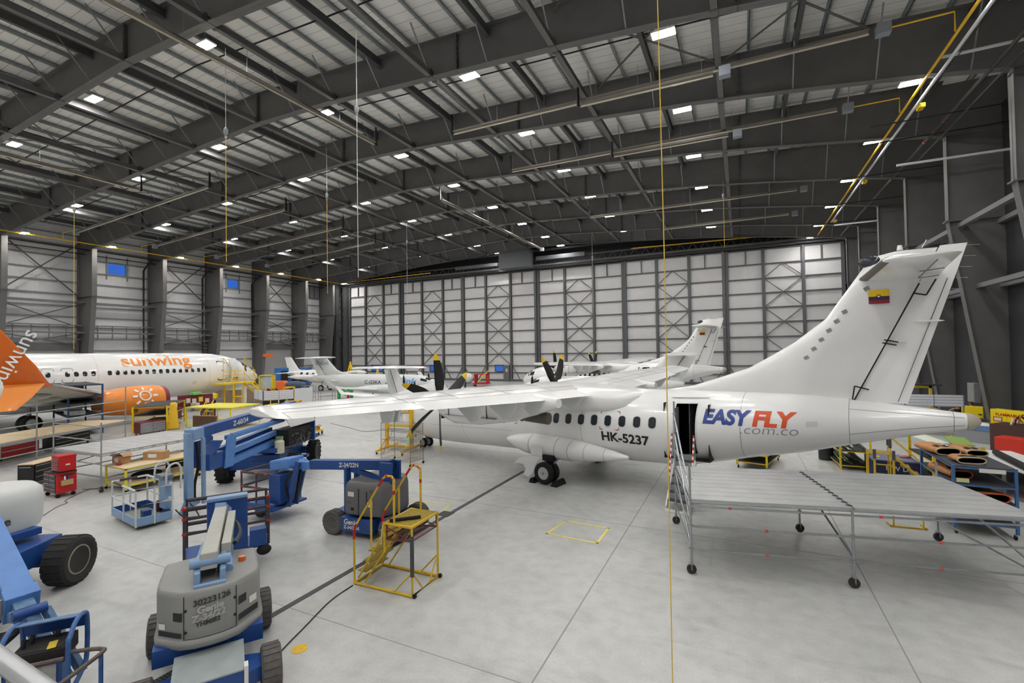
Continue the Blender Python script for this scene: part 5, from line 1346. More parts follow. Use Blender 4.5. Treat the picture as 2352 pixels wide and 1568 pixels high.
for z, k in ((.74, .9), (.76, 1.01), (.80, 1.05), (.86, 1.05), (.9, .99), (1.0, 1.), (1.46, 1.), (1.52, .985), (1.56, .94)):
    pts = [V((x * k, y * k, z)) for x, y in PRF] + [V((.66 * k, .1, z)), V((.64 * k, .6, z)), V((.3 * k, .68, z)), V((-.3 * k, .68, z)), V((-.64 * k, .6, z)), V((-.66 * k, .1, z))]
    L.append(pts)
cw = MB().loft(L).build('counterweight_cover', LGREY, A, bevel=.02)
m = MB()
def strip(x0, x1, z0, z1, off=.006, n=8, mi=0):
    a = [(arc(x0 + (x1 - x0) * i / n, z0, off), arc(x0 + (x1 - x0) * i / n, z1, off)) for i in range(n + 1)]
    for p, q in zip(a, a[1:]): m.add([p[0], q[0], q[1], p[1]], [(0, 1, 2, 3)], mi)
for x in (-.31, .33): strip(x - .006, x + .006, .9, 1.5)
strip(-.31, .33, .9, .91)
m.build('panel_seam', M('dark_seam', (.2, .2, .2), .7), cw, smooth=False)
m = MB()
strip(-.62, -.34, .93, 1.0, .008); strip(.36, .62, .97, 1.06, .008); strip(-.44, -.33, 1.16, 1.28, .008); strip(.36, .46, 1.2, 1.32, .008)
m.build('grip_slots', M('slot_shadow_grey', (.18, .18, .18), .8), cw, smooth=False)
m = MB()
for x, z in ((-.29, 1.3), (-.29, 1.0), (.31, 1.33), (.31, 1.08)): m.cyl(arc(x, z, -.01), arc(x, z, .012), .018, n=10)
m.build('cover_bolts', BLKP, cw)
m = MB(); strip(-.64, -.54, 1.02, 1.1, .01, 4); strip(.5, .6, 1.12, 1.22, .01, 4); m.build('sticker', STK, cw, smooth=False)
for txt, sz, x0, z0, mt, bo in (('30223126', .115, -.2, 1.37, STEN, .004), ('Genie', .135, -.15, 1.255, EMB, .006), ('Z-34/22', .125, -.21, 1.15, EMB, .006), ('YHMI82', .09, -.17, 1.075, STEN, .003)):
    map_text(text_mesh(txt, sz, bold=bo), lambda u, v, x0=x0, z0=z0: arc(x0 + u, z0 + v + .1 * (x0 + u), .009), 'lettering', mt, cw, 0)
MB().cyl((.42, .1, 1.5), (.42, .1, 1.54), .075, n=16).build('beacon_base', LGREYD, A); MB().cyl((.42, .1, 1.54), (.42, .1, 1.63), .055, .05, 16).build('beacon', ORA, A)
# mast and boom
m = MB().bb(-.2, -.12, -.55, .2, 1.2, 1.75).bb(.12, .2, -.55, .2, 1.2, 1.75).bb(-.2, .2, -.62, -.54, 1.25, 1.6)
m.build('boom_bracket', BLU2, A, smooth=False, bevel=.02)
MB().bb(-.07, .05, -.645, -.62, 1.32, 1.45).build('sticker', STK, A, smooth=False)
MB().cyl((-.26, -.35, 1.82), (.26, -.35, 1.82), .07, n=18).build('pivot_pin', BLU2, A)
MB().bar((-.02, -.4, 1.84), (.1, 3.3, 1.5), .22, .24).build('main_boom', CREAM, A, smooth=False, bevel=.012)
MB().bar((.2, .2, 1.78), (.3, 2.9, 1.52), .13, .15).build('hose_tray', CREAM, A, smooth=False)
MB().tube([(.24, -.2, 1.6), (.26, 1.6, 1.45)], .055, 10).build('lift_cylinder', BLU2, A); MB().tube([(-.2, -.1, 1.65), (-.16, 1.4, 1.5)], .03, 8).build('link_rod', BLU2, A)
MB().tube(smooth_path([(.32, .3, 1.8), (.42, 1.4, 1.6), (.36, 2.6, 1.45), (.2, 3.3, 1.2)]), .035, 6).build('hose', BLKP, A)
m = MB().bar((.08, 3.2, 1.62), (.2, 3.75, 1.3), .2, .2).bar((.2, 3.6, 1.45), (.2, 3.8, .5), .18, .16); m.build('jib', BLU2, A, smooth=False)
MB().bb(-.18, .62, 3.82, 3.9, .42, 1.62).build('platform_back_plate', BLU, A, smooth=False, bevel=.03)
MB().bb(-.18, .62, 3.76, 4.0, 1.6, 1.68).build('console', BLU2, A, smooth=False, bevel=.02)
MB().bb(-.6, 1.05, 3.9, 4.65, .36, .42).build('platform_floor', BLU, A, smooth=False)
MB().bb(.66, 1.0, 3.8, 4.1, .42, .8).build('tool_tray', BLU, A, smooth=False)
for z in (1.5, 1.28, .95): tubeset(A, 'rail', [[(-.18, 3.9, z), (-.6, 3.92, z), (-.6, 4.65, z), (1.05, 4.65, z), (1.05, 3.92, z), (.62, 3.9, z)]], .03, GT)
tubeset(A, 'rail_post', [[(x, y, .4), (x, y, 1.5)] for x, y in ((-.6, 3.92), (-.6, 4.65), (1.05, 4.65), (1.05, 3.92))], .03, GT)
tubeset(A, 'red_joint', [[(x - .04 * s, 3.91, z), (x, 3.92, z), (x, 3.98, z)] for x, s in ((-.6, -1), (1.05, 1)) for z in (1.5, 1.28, .95)] + [[(x, 3.91, z), (x + .05, 3.91, z)] for x in (-.22, .64) for z in (1.5, 1.28, .95)], .036, RED)
MB().ell((.95, 3.85, .3), (.16, .12, .12)).build('foot_switch_guard', BLK, A)
# ---- blue lift beyond it
C_ = thing('boom_lift', 'blue boom lift with grey box cover and horizontal boom behind the yellow step stand', 'boom lift', (-9.15, 10.15, 0), math.radians(4), 'boom lifts')
ch = MB().bb(-.62, .4, -.74, .74, .16, .52).bb(-1.1, 1.1, -.45, .45, .2, .55).build('chassis', BLU, C_, smooth=False, bevel=.012)
plane_text('Genie', .19, (-.5, -.752, .36), (1, 0, 0), (0, 0, 1), 'lettering', STK, ch, bold=.006, shear=.1); plane_text('Z-34/22N', .125, (-.5, -.752, .24), (1, 0, 0), (0, 0, 1), 'lettering', STK, ch, bold=.004)
for x in (-.92, .92):
    for y in (-.62, .62): lwheel(C_, (x, y, .32), .32, .26, (0, 1 if y > 0 else -1, 0), TREAD, LGREYD)
m = MB()
for sx in (-1, 1): m.prism([(sx * .6, -.5, .2), (sx * 1.1, -.4, .3), (sx * 1.1, .4, .3), (sx * .6, .5, .2)], (0, 0, .25))
m.build('axle_bracket', BLU, C_, smooth=False)
MB().cyl((-.05, 0, .52), (-.05, 0, .62), .45, n=24).build('slew_ring', BLKP, C_)
L = []
for z, k in ((.56, .88), (.6, 1), (.68, 1.03), (1.25, 1.02), (1.40, .97), (1.46, .9)):
    L.append([V((.05 + x * k, y * k, z)) for x, y in ((-.62, -.5), (-.55, -.66), (.1, -.7), (.55, -.6), (.72, -.35), (.76, 0), (.72, .35), (.55, .6), (.1, .7), (-.55, .66), (-.62, .5))])
cv = MB().loft(L).build('counterweight_cover', LGREYD, C_, bevel=.015)
MB().bb(-.4, -.2, -.70, -.69, 1.08, 1.2).bb(.12, .4, -.705, -.69, .86, .98).build('sticker', STK, cv, smooth=False); MB().bb(-.05, -.03, -.72, -.69, .62, 1.3).bb(.2, .23, -.71, -.68, .85, 1.25).build('panel_seam', STEN, cv, smooth=False)
plane_text('1113785', .09, (-.45, -.692, .88), (1, 0, 0), (0, 0, 1), 'lettering', STEN, cv); plane_text('YHMI', .13, (.3, -.69, 1.2), (1, .35, 0), (0, 0, 1), 'lettering', STEN, cv)
MB().bb(-.3, -.2, -.705, -.69, .72, .79).build('control_port', BLKP, cv, smooth=False)
MB().bb(-.82, -.72, -.38, -.18, .5, 1.72).bb(-.82, -.72, .02, .2, .5, 1.72).build('riser_arm', BLU, C_, smooth=False, bevel=.02)
MB().bar((-.7, -.2, 1.65), (.5, -.2, 1.45), .1, .12).build('link_arm', BLU, C_, smooth=False)
MB().bb(.35, .75, -.36, -.28, 1.3, 1.95).bb(.35, .75, .02, .1, 1.3, 1.95).build('boom_bracket', BLU, C_, smooth=False, bevel=.02)
bm_ = MB().bar((.6, -.12, 1.86), (-2.2, -.12, 1.66), .24, .26).build('main_boom', BLU, C_, smooth=False, bevel=.01)
plane_text('Z-34/22N', .17, (-1.1, -.247, 1.69), (1, 0, .07), (0, 0, 1), 'lettering', STK, bm_, bold=.005)
m = MB().bar((-2.2, -.12, 1.64), (-2.55, -.12, 1.62), .2, .2).bar((-2.4, -.12, 1.5), (-2.65, -.12, 1.75), .24, .12); m.build('knuckle', BLUM, C_, smooth=False)
for y in (-.3, -.02): MB().bar((-2.55, y, 1.75), (-2.95, y, .42), .07, .16).build('jib_arm', BLU, C_, smooth=False, bevel=.01)
MB().tube([(-2.6, -.16, 1.5), (-2.78, -.16, .6)], .05, 10).build('jib_cylinder', BLKP, C_)
MB().tube(smooth_path([(-2.7, -.3, 1.5), (-2.95, -.36, 1.1), (-2.9, -.34, .6), (-3.1, -.3, .5)]), .03, 6).build('hose', BLKP, C_)
MB().bb(-3.5, -3.05, -.5, .3, .5, 1.35).build('platform_support', BLU, C_, smooth=False, bevel=.015); MB().box((-3.2, -.1, 1.62), (.75, .62, .3), ry=-.18).build('console_cover', BLUM, C_, smooth=False, bevel=.04)
MB().bb(-4.3, -3.05, -.75, .5, .36, .42).bb(-4.3, -3.1, -.78, -.74, .36, .56).build('platform_floor', BLU, C_, smooth=False)
for z in (1.42, 1.0): tubeset(C_, 'rail', [[(-3.2, -.75, z), (-4.3, -.75, z), (-4.3, .5, z), (-3.2, .5, z)]], .026, GT)
tubeset(C_, 'rail_post', [[(x, y, .4), (x, y, 1.42)] for x, y in ((-4.3, -.75), (-4.3, .5), (-3.7, -.75), (-3.7, .5))], .026, GT)
tubeset(C_, 'red_joint', [[(x, y, z), (x + .09, y, z)] for x in (-4.3, -3.75, -3.35) for y in (-.75, .5) for z in (1.42, 1.0)], .032, RED)
MB().ell((-3.6, -.7, .28), (.2, .1, .14)).build('foot_switch_guard', BLK, C_)
# ---- large lift under the wingtip
BO = V((-17.6, 13.35, 0)); B_ = thing('boom_lift', 'large blue articulated boom lift with open engine hood behind the nearest wingtip', 'boom lift', BO, 0, 'boom lifts')
RB = math.radians(33.7); ub, vb = V((math.cos(RB), math.sin(RB), 0)), V((-math.sin(RB), math.cos(RB), 0))
def w2(x, y, z): return V((x, y, z)) - BO
def cb(u, v, z): return ub * u + vb * v + V((0, 0, z))
MB().box((0, 0, .75), (1.5, 3.0, .5), rz=RB).build('chassis', BLU, B_, smooth=False, bevel=.02); MB().box(cb(-.2, 0, 1.02), (1.9, 2.2, .08), rz=RB).build('deck_plate', M('deck_grey_green', (.5, .54, .52), .5, noise=.3, ns=5), B_, smooth=False)
m = MB()
for v in (-1.37, 1.37): m.box(cb(0, v, .62), (2.2, .3, .3), rz=RB)
m.box(cb(-.75, -.9, .75), (.3, 1.1, .5), rz=RB); m.build('axle', BLU, B_, smooth=False)
for u in (-1.25, 1.25):
    for v in (-1.37, 1.37): lwheel(B_, cb(u, v, .5), .48, .38, ub * (1 if u > 0 else -1), BLK, LGREYD, 16)
MB().cyl((.5, -.1, 1.05), (.5, -.1, 1.2), .6, n=28).build('slew_ring', BLKP, B_)
MB().bar(w2(-16.3, 11.9, 1.25), w2(-17.6, 15.0, 1.25), 1.1, .16).build('turntable', BLU, B_, smooth=False)
ax = (V((-16.95, 13.2, 0)) - V((-15.35, 8.75, 0))).normalized(); sd = V((ax.y, -ax.x, 0))   # boom axis and its right side
def ba(d, s, z): return w2(-15.35, 8.75, z) + ax * d + sd * s
bm_ = MB().bar(ba(.25, 0, 2.44), ba(5.6, 0, 2.72), .3, .32).build('main_boom', BLU, B_, smooth=False, bevel=.015)
MB().bar(ba(.0, 0, 2.42), ba(.42, 0, 2.45), .34, .36).build('boom_nose', BLU2, B_, smooth=False, bevel=.03)
plane_text('Z-60/34', .24, ba(1.75, .158, 2.43), ax + V((0, 0, .052)), (0, 0, 1), 'lettering', STK, bm_, bold=.006)
MB().bar(ba(1.25, .3, 2.12), ba(4.4, .3, 2.26), .2, .14).build('upper_arm', BLUM, B_, smooth=False, bevel=.01); MB().bar(ba(1.25, .3, 1.62), ba(4.2, .3, 1.85), .18, .18).build('middle_arm', BLUM, B_, smooth=False, bevel=.01); MB().bar(ba(1.2, .3, 1.28), ba(4.1, .3, 1.5), .2, .2).build('lower_arm', BLUM, B_, smooth=False, bevel=.01)
MB().bar(ba(1.2, -.1, 1.5), ba(4.2, -.1, 1.75), .2, .5).build('inner_arm', BLU, B_, smooth=False)
pp = [ba(.95, .42, 1.18), ba(1.35, .42, 1.18), ba(1.5, .42, 2.1), ba(1.25, .42, 2.28), ba(1.05, .42, 2.1)]
MB().prism(pp, sd * .04).prism([p - sd * .85 for p in pp], sd * .04).build('link_plate', BLUM, B_, smooth=False)
MB().prism([ba(.35, .0, 1.25), ba(1.0, .0, 1.25), ba(1.0, .0, 1.75), ba(.35, .0, 1.75)], sd * .4).prism([ba(.45, -.4, 1.25), ba(1.0, -.4, 1.25), ba(1.0, -.4, 2.1), ba(.6, -.4, 2.1)], sd * .05).prism([ba(.45, .4, 1.7), ba(.6, .4, 1.7), ba(.95, .4, 2.1), ba(.8, .4, 2.1)], -sd * .4).build('link_box', BLU, B_, smooth=False)
MB().cyl(ba(3.55, .7, 1.12), ba(3.55, .7, 1.55), .17, n=18).cyl(ba(3.55, .7, 1.55), ba(3.55, .7, 1.64), .17, .1, 18).build('propane_tank', M('tank_cream', (.80, .79, .70), .4, noise=.15, ns=8), B_)
m = MB(); m.rings([(ba(3.55, .7, 1.64), .14), (ba(3.55, .7, 1.74), .14)], 14, cap=False); m.build('tank_collar', M('tank_green', (.45, .55, .42), .4), B_)
eb = MB().bar(ba(3.85, .55, 1.62), ba(5.5, .55, 1.62), .7, .62).build('engine_block', M('engine_black', (.07, .07, .075), .6, noise=.4, ns=9), B_, smooth=False)
rnd = random.Random(4); m = MB()
for k in range(22): p = ba(4.0 + rnd.random() * 1.4, .92 + rnd.random() * .05, 1.35 + rnd.random() * .5); m.tube([p, p + V((rnd.uniform(-.2, .2), rnd.uniform(-.2, .2), rnd.uniform(-.2, .2)))], .025, 6)
m.build('engine_hoses', M('engine_grey', (.3, .3, .3), .5), eb)
MB().bar(ba(5.55, .5, 1.9), ba(5.62, .5, 1.9), 1.0, 1.3).build('engine_bulkhead', BLU, B_, smooth=False)
L = []
for d in (3.75, 4.1, 5.3, 5.6):
    k = 1 if 3.9 < d < 5.5 else .93
    L.append([ba(d, .15 + a * k, 2.02 + b * k) for a, b in ((.0, .28), (.2, .5), (.5, .52), (.78, .36), (.95, .06), (.93, .05), (.75, .32), (.5, .47), (.22, .45), (.04, .26))])
MB().loft(L).build('engine_hood', M('hood_pale_grey', (.73, .73, .72), .45, noise=.06, ns=3), B_)
MB().bb(-.0, .3, .0, .25, 0, .1).build('step', BLU, B_, smooth=False, loc=cb(1.0, .2, .5), rz=RB)
# folded vertical jib and basket
MB().bar(ba(-.02, .0, 2.5), ba(-.02, .0, .42), .2, .2, (1, 0, 0)).build('jib', BLU2, B_, smooth=False, bevel=.015); MB().bar(ba(.3, .22, 2.3), ba(.32, .22, .25), .09, .1, (1, 0, 0)).build('jib_link', BLU2, B_, smooth=False)
MB().tube(smooth_path([ba(.14, .12, 2.2), ba(.2, .14, 1.5), ba(.1, .1, .9), ba(.1, .1, .4)]), .045, 6).build('hose', BLKP, B_)
MB().prism([ba(-.35, -.06, .1), ba(.35, -.06, .28), ba(.05, -.06, .62), ba(-.1, -.06, .5)], sd * .16).build('jib_foot', BLU2, B_, smooth=False)
bc = [V((-17.13, 7.56, 0)), V((-15.28, 7.29, 0)), V((-15.12, 8.15, 0)), V((-16.98, 8.42, 0))]
def bz(i, z): return bc[i] + V((0, 0, z)) - BO
MB().prism([bz(i, .1) for i in range(4)], (0, 0, .04)).build('platform_floor', M('platform_mesh_grey', (.58, .60, .56), .6, noise=.4, ns=25), B_, smooth=False)
for i in range(4): MB().bar(bz(i, .24), bz((i + 1) % 4, .24), .03, .22).build('toe_board', BLU2 if i in (0, 1) else BLU, B_, smooth=False)
PR = M('pale_rail', (.78, .80, .80), .4)
for z, mt in ((1.12, PR), (.68, PR)):
    tubeset(B_, 'rail', [[bz(0, z), bz(1, z), bz(2, z), bz(3, z), bz(0, z)]], .028, mt)
tubeset(B_, 'rail_post', [[bz(i, .1), bz(i, 1.12)] for i in range(4)] + [[(bz(a, .1) + bz(b, .1)) * .5, (bz(a, 1.12) + bz(b, 1.12)) * .5] for a, b in ((0, 1), (1, 2), (2, 3), (3, 0))], .024, PR)
tubeset(B_, 'foam_sleeve', [[bz(0, 1.12) * .8 + bz(3, 1.12) * .2, bz(0, 1.12) * .3 + bz(3, 1.12) * .7], [bz(0, 1.12) * .9 + bz(1, 1.12) * .1, bz(0, 1.12) * .55 + bz(1, 1.12) * .45]], .036, GT)
cc = V((-15.55, 8.2, 0)) - BO
MB().box(cc + V((0, 0, .8)), (.42, .2, .9), rz=-.15).build('console', BLU2, B_, smooth=False, bevel=.02); MB().box(cc + V((0, -.03, 1.3)), (.5, .3, .12), rz=-.15).build('control_panel', M('console_grey', (.45, .5, .55), .5, noise=.3, ns=15), B_, smooth=False, bevel=.015)
tubeset(B_, 'console_hoop', [smooth_path([cc + V((x, -.15, 1.1)), cc + V((x, -.12, 1.55)), cc + V((x, .1, 1.68)), cc + V((x, .25, 1.5)), cc + V((x, .25, .9))]) for x in (-.3, .3)], .028, PR)
MB().box(cc + V((-.35, -.35, .25)), (.22, .2, .2), rz=-.15).build('foot_switch', BLU, B_, smooth=False)
MB().cyl(cc + V((-.35, .0, .2)), cc + V((-.35, .0, .52)), .07, n=12).build('extinguisher', M('maroon_bottle', (.3, .1, .12), .4), B_); MB().tube(smooth_path([cc + V((.3, .1, .3)), cc + V((.5, .3, .0)), cc + V((.6, .6, -.0)), ba(-.1, 0, .5)]), .02, 5).build('cable_loop', BLKP, B_)
# ---- old lift cut by the left edge
DO = V((-13.62, 3.56, 0)); D_l = thing('boom_lift', 'worn blue boom lift with big tyre and platform console cut by the left edge', 'boom lift', DO, 0, 'boom lifts')
n1, a1 = V((.85, .53, 0)).normalized(), V((-.53, .85, 0)).normalized(); RD = math.atan2(n1.y, n1.x)
def cd(u, v, z): return n1 * u + a1 * v + V((0, 0, z))
def wd(x, y, z): return V((x, y, z)) - DO
for u in (-1.15, 1.15):
    for v in (-1.05, 1.05): lwheel(D_l, cd(u, v, .5), .5, .46, n1 * (1 if u > 0 else -1), M('worn_black_tyre', (.17, .165, .165), .85, noise=.25, ns=12), RIM, 0)
MB().box((0, 0, .72), (1.4, 2.9, .45), rz=RD).build('chassis', BLU, D_l, smooth=False, bevel=.02)
m = MB()
for v in (-1.05, 1.05): m.box(cd(0, v, .55), (2.0, .28, .25), rz=RD)
m.box(cd(.75, -.5, .9), (.5, 1.0, .12), rz=RD); m.build('axle', BLU, D_l, smooth=False)
m = MB()
for k in range(7): m.tube(smooth_path([cd(.6, -.5 + .08 * k, .85), cd(.85, -.75 + .05 * k, .98), cd(1.0, -1.0, .75 + .03 * k)]), .018, 5)
m.build('hydraulic_hoses', BLKP, D_l)
L = []
for z, r in ((1.12, .72), (1.16, .78), (1.3, .82), (1.75, .83), (1.95, .8), (2.05, .7), (2.08, .55)): L.append([wd(-14.75, 4.3, z) + V((r * math.cos(t), r * math.sin(t), 0)) for t in [2 * PI * i / 36 for i in range(36)]])
cw = MB().loft(L).build('counterweight_cover', M('white_grey_cover', (.80, .81, .80), .45, noise=.05, ns=2), D_l)
map_text(text_mesh('Genie', .24, bold=.004), lambda u, v: wd(-14.75, 4.3, 1.38 + v) + V((.837 * math.cos(-.62 + u / .83), .837 * math.sin(-.62 + u / .83), 0)), 'lettering', STEN, cw, 0)
MB().cyl((0, 0, .9), (0, 0, 1.15), .55, n=24).build('slew_ring', BLKP, D_l); MB().box(wd(-14.2, 4.0, 1.12), (1.5, 1.0, .14), rz=RD + 1.2).build('turntable', BLU, D_l, smooth=False)
p0, p1 = wd(-13.0, 3.55, 2.3), wd(-9.75, 3.15, 1.28)
MB().bar(p0, p1, .34, .36).build('main_boom', BLUM, D_l, smooth=False, bevel=.012); MB().bar(p1 - (p1 - p0) * .02, p1 + (p1 - p0) * .05, .38, .4).build('boom_collar', BLUM, D_l, smooth=False, bevel=.01)
p2 = p1 + (p1 - p0).normalized() * .35
m = MB().bar(p1, p2, .22, .24).bar(p2 + V((-.08, .1, .02)), p2 + V((.02, -.15, .02)), .14, .14); m.build('boom_extension', M('worn_blue_steel', (.40, .53, .68), .6, noise=.4, ns=10), D_l, smooth=False)
MB().cyl(p2 + V((.06, -.16, .05)), p2 + V((.1, .2, .05)), .07, n=14).build('pivot_pin', BLU, D_l)
WB = MATS['worn_blue_steel']
MB().bar(p2 + V((0, .02, .0)), wd(-8.75, 3.3, .3), .16, .16).bar(p2 + V((.05, .2, .0)), wd(-8.75, 3.5, .3), .08, .12).build('jib', WB, D_l, smooth=False, bevel=.008)
m = MB()
for k in range(9): m.tube(smooth_path([p1 + V((0, -.2, -.05)), p1 + V((.1 + .03 * k, -.3 - .015 * k, -.3 - .02 * k)), p1 + V((.3, -.12, -.28 - .01 * k)), p2 + V((.05, -.05, -.1))]), .016, 5)
m.build('hose_bundle', BLKP, D_l)
MB().bar(p1 + V((-.15, -.42, .02)), p1 + V((.1, -.3, .0)), .22, .24).build('junction_box', M('beige_box', (.78, .74, .66), .6), D_l, smooth=False)
# platform console
PO = wd(-8.62, 3.0, 0); RP = math.radians(50); pu, pv = V((math.cos(RP), math.sin(RP), 0)), V((-math.sin(RP), math.cos(RP), 0))
def pc(u, v, z): return PO + pu * u + pv * v + V((0, 0, z))
CB = M('console_black_worn', (.16, .14, .125), .7, noise=.5, ns=18)
MB().box(pc(0, .12, .86), (.56, .46, .2), rz=RP).build('control_box', CB, D_l, smooth=False, bevel=.008)
MB().box(pc(0, .1, .965), (.5, .38, .012), rz=RP).build('control_face', CB, D_l, smooth=False); MB().box(pc(.12, .0, .975), (.09, .2, .006), rz=RP + .2).build('yellow_label', M('yellow_label_paint', (.8, .7, .2), .6), D_l, smooth=False)
m = MB()
for u, v in ((-.15, .15), (.1, .22), (-.2, .05)): m.cyl(pc(u, v, .97), pc(u, v + .02, 1.08), .022, .03, 8)
m.build('joystick', BLKP, D_l)
MB().box(pc(-.04, -.14, .5), (.5, .02, .55), rz=RP).build('notice_board', M('stained_notice', (.70, .68, .64), .6, noise=.25, ns=9), D_l, smooth=False)
MB().box(pc(-.04, -.12, .45), (.6, .02, .75), rz=RP).build('front_panel', BLU, D_l, smooth=False)
RB_ = M('worn_blue_rail', (.25, .42, .66), .5, noise=.35, ns=10)
for u in (-.37, .34): tubeset(D_l, 'console_hoop', [smooth_path([pc(u, -.16, .0), pc(u, -.16, .95), pc(u, -.1, 1.08), pc(u, .1, 1.2), pc(u, .36, 1.18), pc(u, .46, 1.05), pc(u, .46, .6), pc(u, .36, .42), pc(u, -.14, .3)])], .03, RB_)
MB().prism([pc(-.37, .18, 1.21), pc(.34, .18, 1.21), pc(.34, .42, 1.15), pc(-.37, .42, 1.15)], (0, 0, .015)).build('console_roof', WB, D_l, smooth=False)
MB().prism([pc(-.37, .42, 1.15), pc(.34, .42, 1.15), pc(.34, .46, .95), pc(-.37, .46, .95)], pv * .012).build('console_back', BLU, D_l, smooth=False)
RR = M('rusted_rail', (.42, .37, .34), .7, noise=.35, ns=12)
tubeset(D_l, 'guard_rail', [smooth_path([pc(.34, -.12, .88), pc(.55, -.08, .84), pc(.68, -.1, .82), pc(.7, -.2, .81), pc(.45, -.75, .80)]), [pc(-.37, -.1, .95), pc(-.9, .2, 1.05)], [pc(-.34, -.18, .84), pc(.3, -.18, .84)]], .028, RR)
tubeset(D_l, 'rail_post', [[pc(.69, -.16, .8), pc(.69, -.16, .05)], [pc(.45, -.75, .79), pc(.45, -.75, .05)]], .028, RB_)
MB().prism([pc(-.9, -1.0, .04), pc(1.0, -1.0, .04), pc(1.0, -.1, .04), pc(-.9, -.1, .04)], (0, 0, .05)).build('platform_floor', WB, D_l, smooth=False)
# ---------------------------------------------------------------- workshop clutter on the left
DKB = M('dark_blue_steel', (.20, .30, .46), .45, noise=.15, ns=5); SHD = M('dark_shelf_mat', (.17, .18, .20), .7, noise=.2, ns=6); YB = M('lime_yellow_paint', (.90, .86, .22), .45, noise=.1, ns=5)
MRN = M('maroon_steel', (.46, .10, .13), .45, noise=.12, ns=6); DGR = M('drawer_charcoal', (.24, .24, .25), .45); PLY = WOOD
def blk(name, label, cat, loc, rz, d, mat, group=None, bevel=.01):
    o = MB().bb(-d[0] / 2, d[0] / 2, -d[1] / 2, d[1] / 2, 0, d[2]).build(name, mat, smooth=False, bevel=bevel, loc=loc, rz=rz); return tag(o, label, cat, group)
def part(o, nm, mat, *bbs, **k):
    m = MB()
    for b in bbs: m.bb(*b)
    return m.build(nm, mat, o, smooth=False, **k)
def bench(name, label, loc, rz, w, d, h, top, frame, low=.25, cast=True):
    o = thing(name, label, 'workbench', loc, rz)
    part(o, 'worktop', top, (-w / 2, w / 2, -d / 2, d / 2, h - .03, h)); part(o, 'lower_shelf', top, (-w / 2 + .04, w / 2 - .04, -d / 2 + .04, d / 2 - .04, low, low + .02))
    for sx in (-1, 1):
        for sy in (-1, 1): MB().box((sx * (w / 2 - .03), sy * (d / 2 - .03), (h - .03 + .1) / 2), (.06, .06, h - .13)).build('leg', frame, o, smooth=False)
        if cast:
            for sy in (-1, 1): m = MB(); caster(m, (sx * (w / 2 - .03), sy * (d / 2 - .03), 0), .05); m.build('caster', [BLK, GREYP], o, smooth=False)
    for z in (h - .065, low - .04): MB().bb(-w / 2, w / 2, -d / 2, -d / 2 + .05, z, z + .04).bb(-w / 2, w / 2, d / 2 - .05, d / 2, z, z + .04).bb(-w / 2, -w / 2 + .05, -d / 2, d / 2, z, z + .04).bb(w / 2 - .05, w / 2, -d / 2, d / 2, z, z + .04).build('frame_rail', frame, o, smooth=False)
    return o
o = cab('tool_cabinet', 'red rolling tool cabinet with dark drawers standing before the left scaffold', 'tool cabinet', (-21.82, 8.1, 0), math.radians(0), .9, .56, .84, RED, 4, DGR, .16, CHROME, 2, M('black_worktop', (.13, .13, .13), .6))
part(o, 'push_handle', BLKP, (.47, .5, -.2, .2, .76, .79)); part(o, 'side_tray', M('tan_tray', (.72, .62, .42), .6), (.45, .53, -.16, .16, .42, .6))
o = cab('tool_chest', 'small red tool chest on top of the red rolling tool cabinet', 'tool chest', (-21.7, 8.15, .87), 0, .56, .46, .5, RED, 6, M('drawer_pale_red', (.62, .3, .3), .4), .02, CHROME, 1, None, None, 0)
part(o, 'emblem_plate', STK, (.282, .286, -.06, .06, .22, .27)); part(o, 'lid', RED, (-.29, .29, -.24, .24, .5, .56))
for i, x in enumerate((-.05, .06)): tag(MB().cyl((-21.34 + .02, 8.08 + x, .62), (-21.32, 8.08 + x, .74), .03, .02, 10).build('spray_bottle', [M('white_plastic', (.9, .9, .9), .4), M('blue_plastic', (.2, .25, .55), .4)][i]), ['white spray bottle in the side tray of the red tool cabinet', 'blue spray bottle in the side tray of the red tool cabinet'][i], 'bottle')
o = cab('workbench_cabinet', 'long black workbench cabinet with wooden top left of the red tool cabinet', 'cabinet', (-24.95, 8.9, 0), math.radians(120), 1.9, .55, .82, BLKP, 3, BLKP, .14, CHROME, 2, PLY)
part(o, 'plain_side', BLKP, (-.96, .96, .275, .29, .14, .82)); part(o, 'towel_bar', GREYP, (-1.02, -.98, -.2, .2, .72, .75))
bench('workbench', 'yellow framed plywood workbench with cardboard boxes under the left scaffold', (-20.55, 10.45, 0), 0, 1.4, 2.6, .88, PLY, YB)
carton('open cardboard box on the near end of the yellow plywood workbench', (-20.98, 9.55, .88), .2, (.42, .36, .3), True)
carton('long cardboard box lying in the middle of the yellow plywood workbench', (-20.55, 10.5, .88), .5, (.75, .36, .3))
tag(MB().ell((-20.7, 9.35, .93), (.12, .09, .05)).build('air_tool', M('tool_red', (.6, .12, .12), .4)), 'small red hand tool on the yellow plywood workbench', 'tool')
tag(MB().ell((-20.6, 10.2, .38), (.45, .5, .12), 14, 8).build('equipment_bag', M('black_fabric', (.06, .055, .055), .9, bump=.6, bs=9)), 'black fabric bag on the lower shelf of the yellow workbench', 'bag')
rack('shelf_rack', 'tall blue open shelf rack in front of the orange jet engine', 'shelf rack', (-39.2, 15.4, 0), math.radians(-12), 4.7, 1.7, 3.15, DKB, [.35, 1.2, 2.0, 2.45, 3.12], SHD, None, .09)
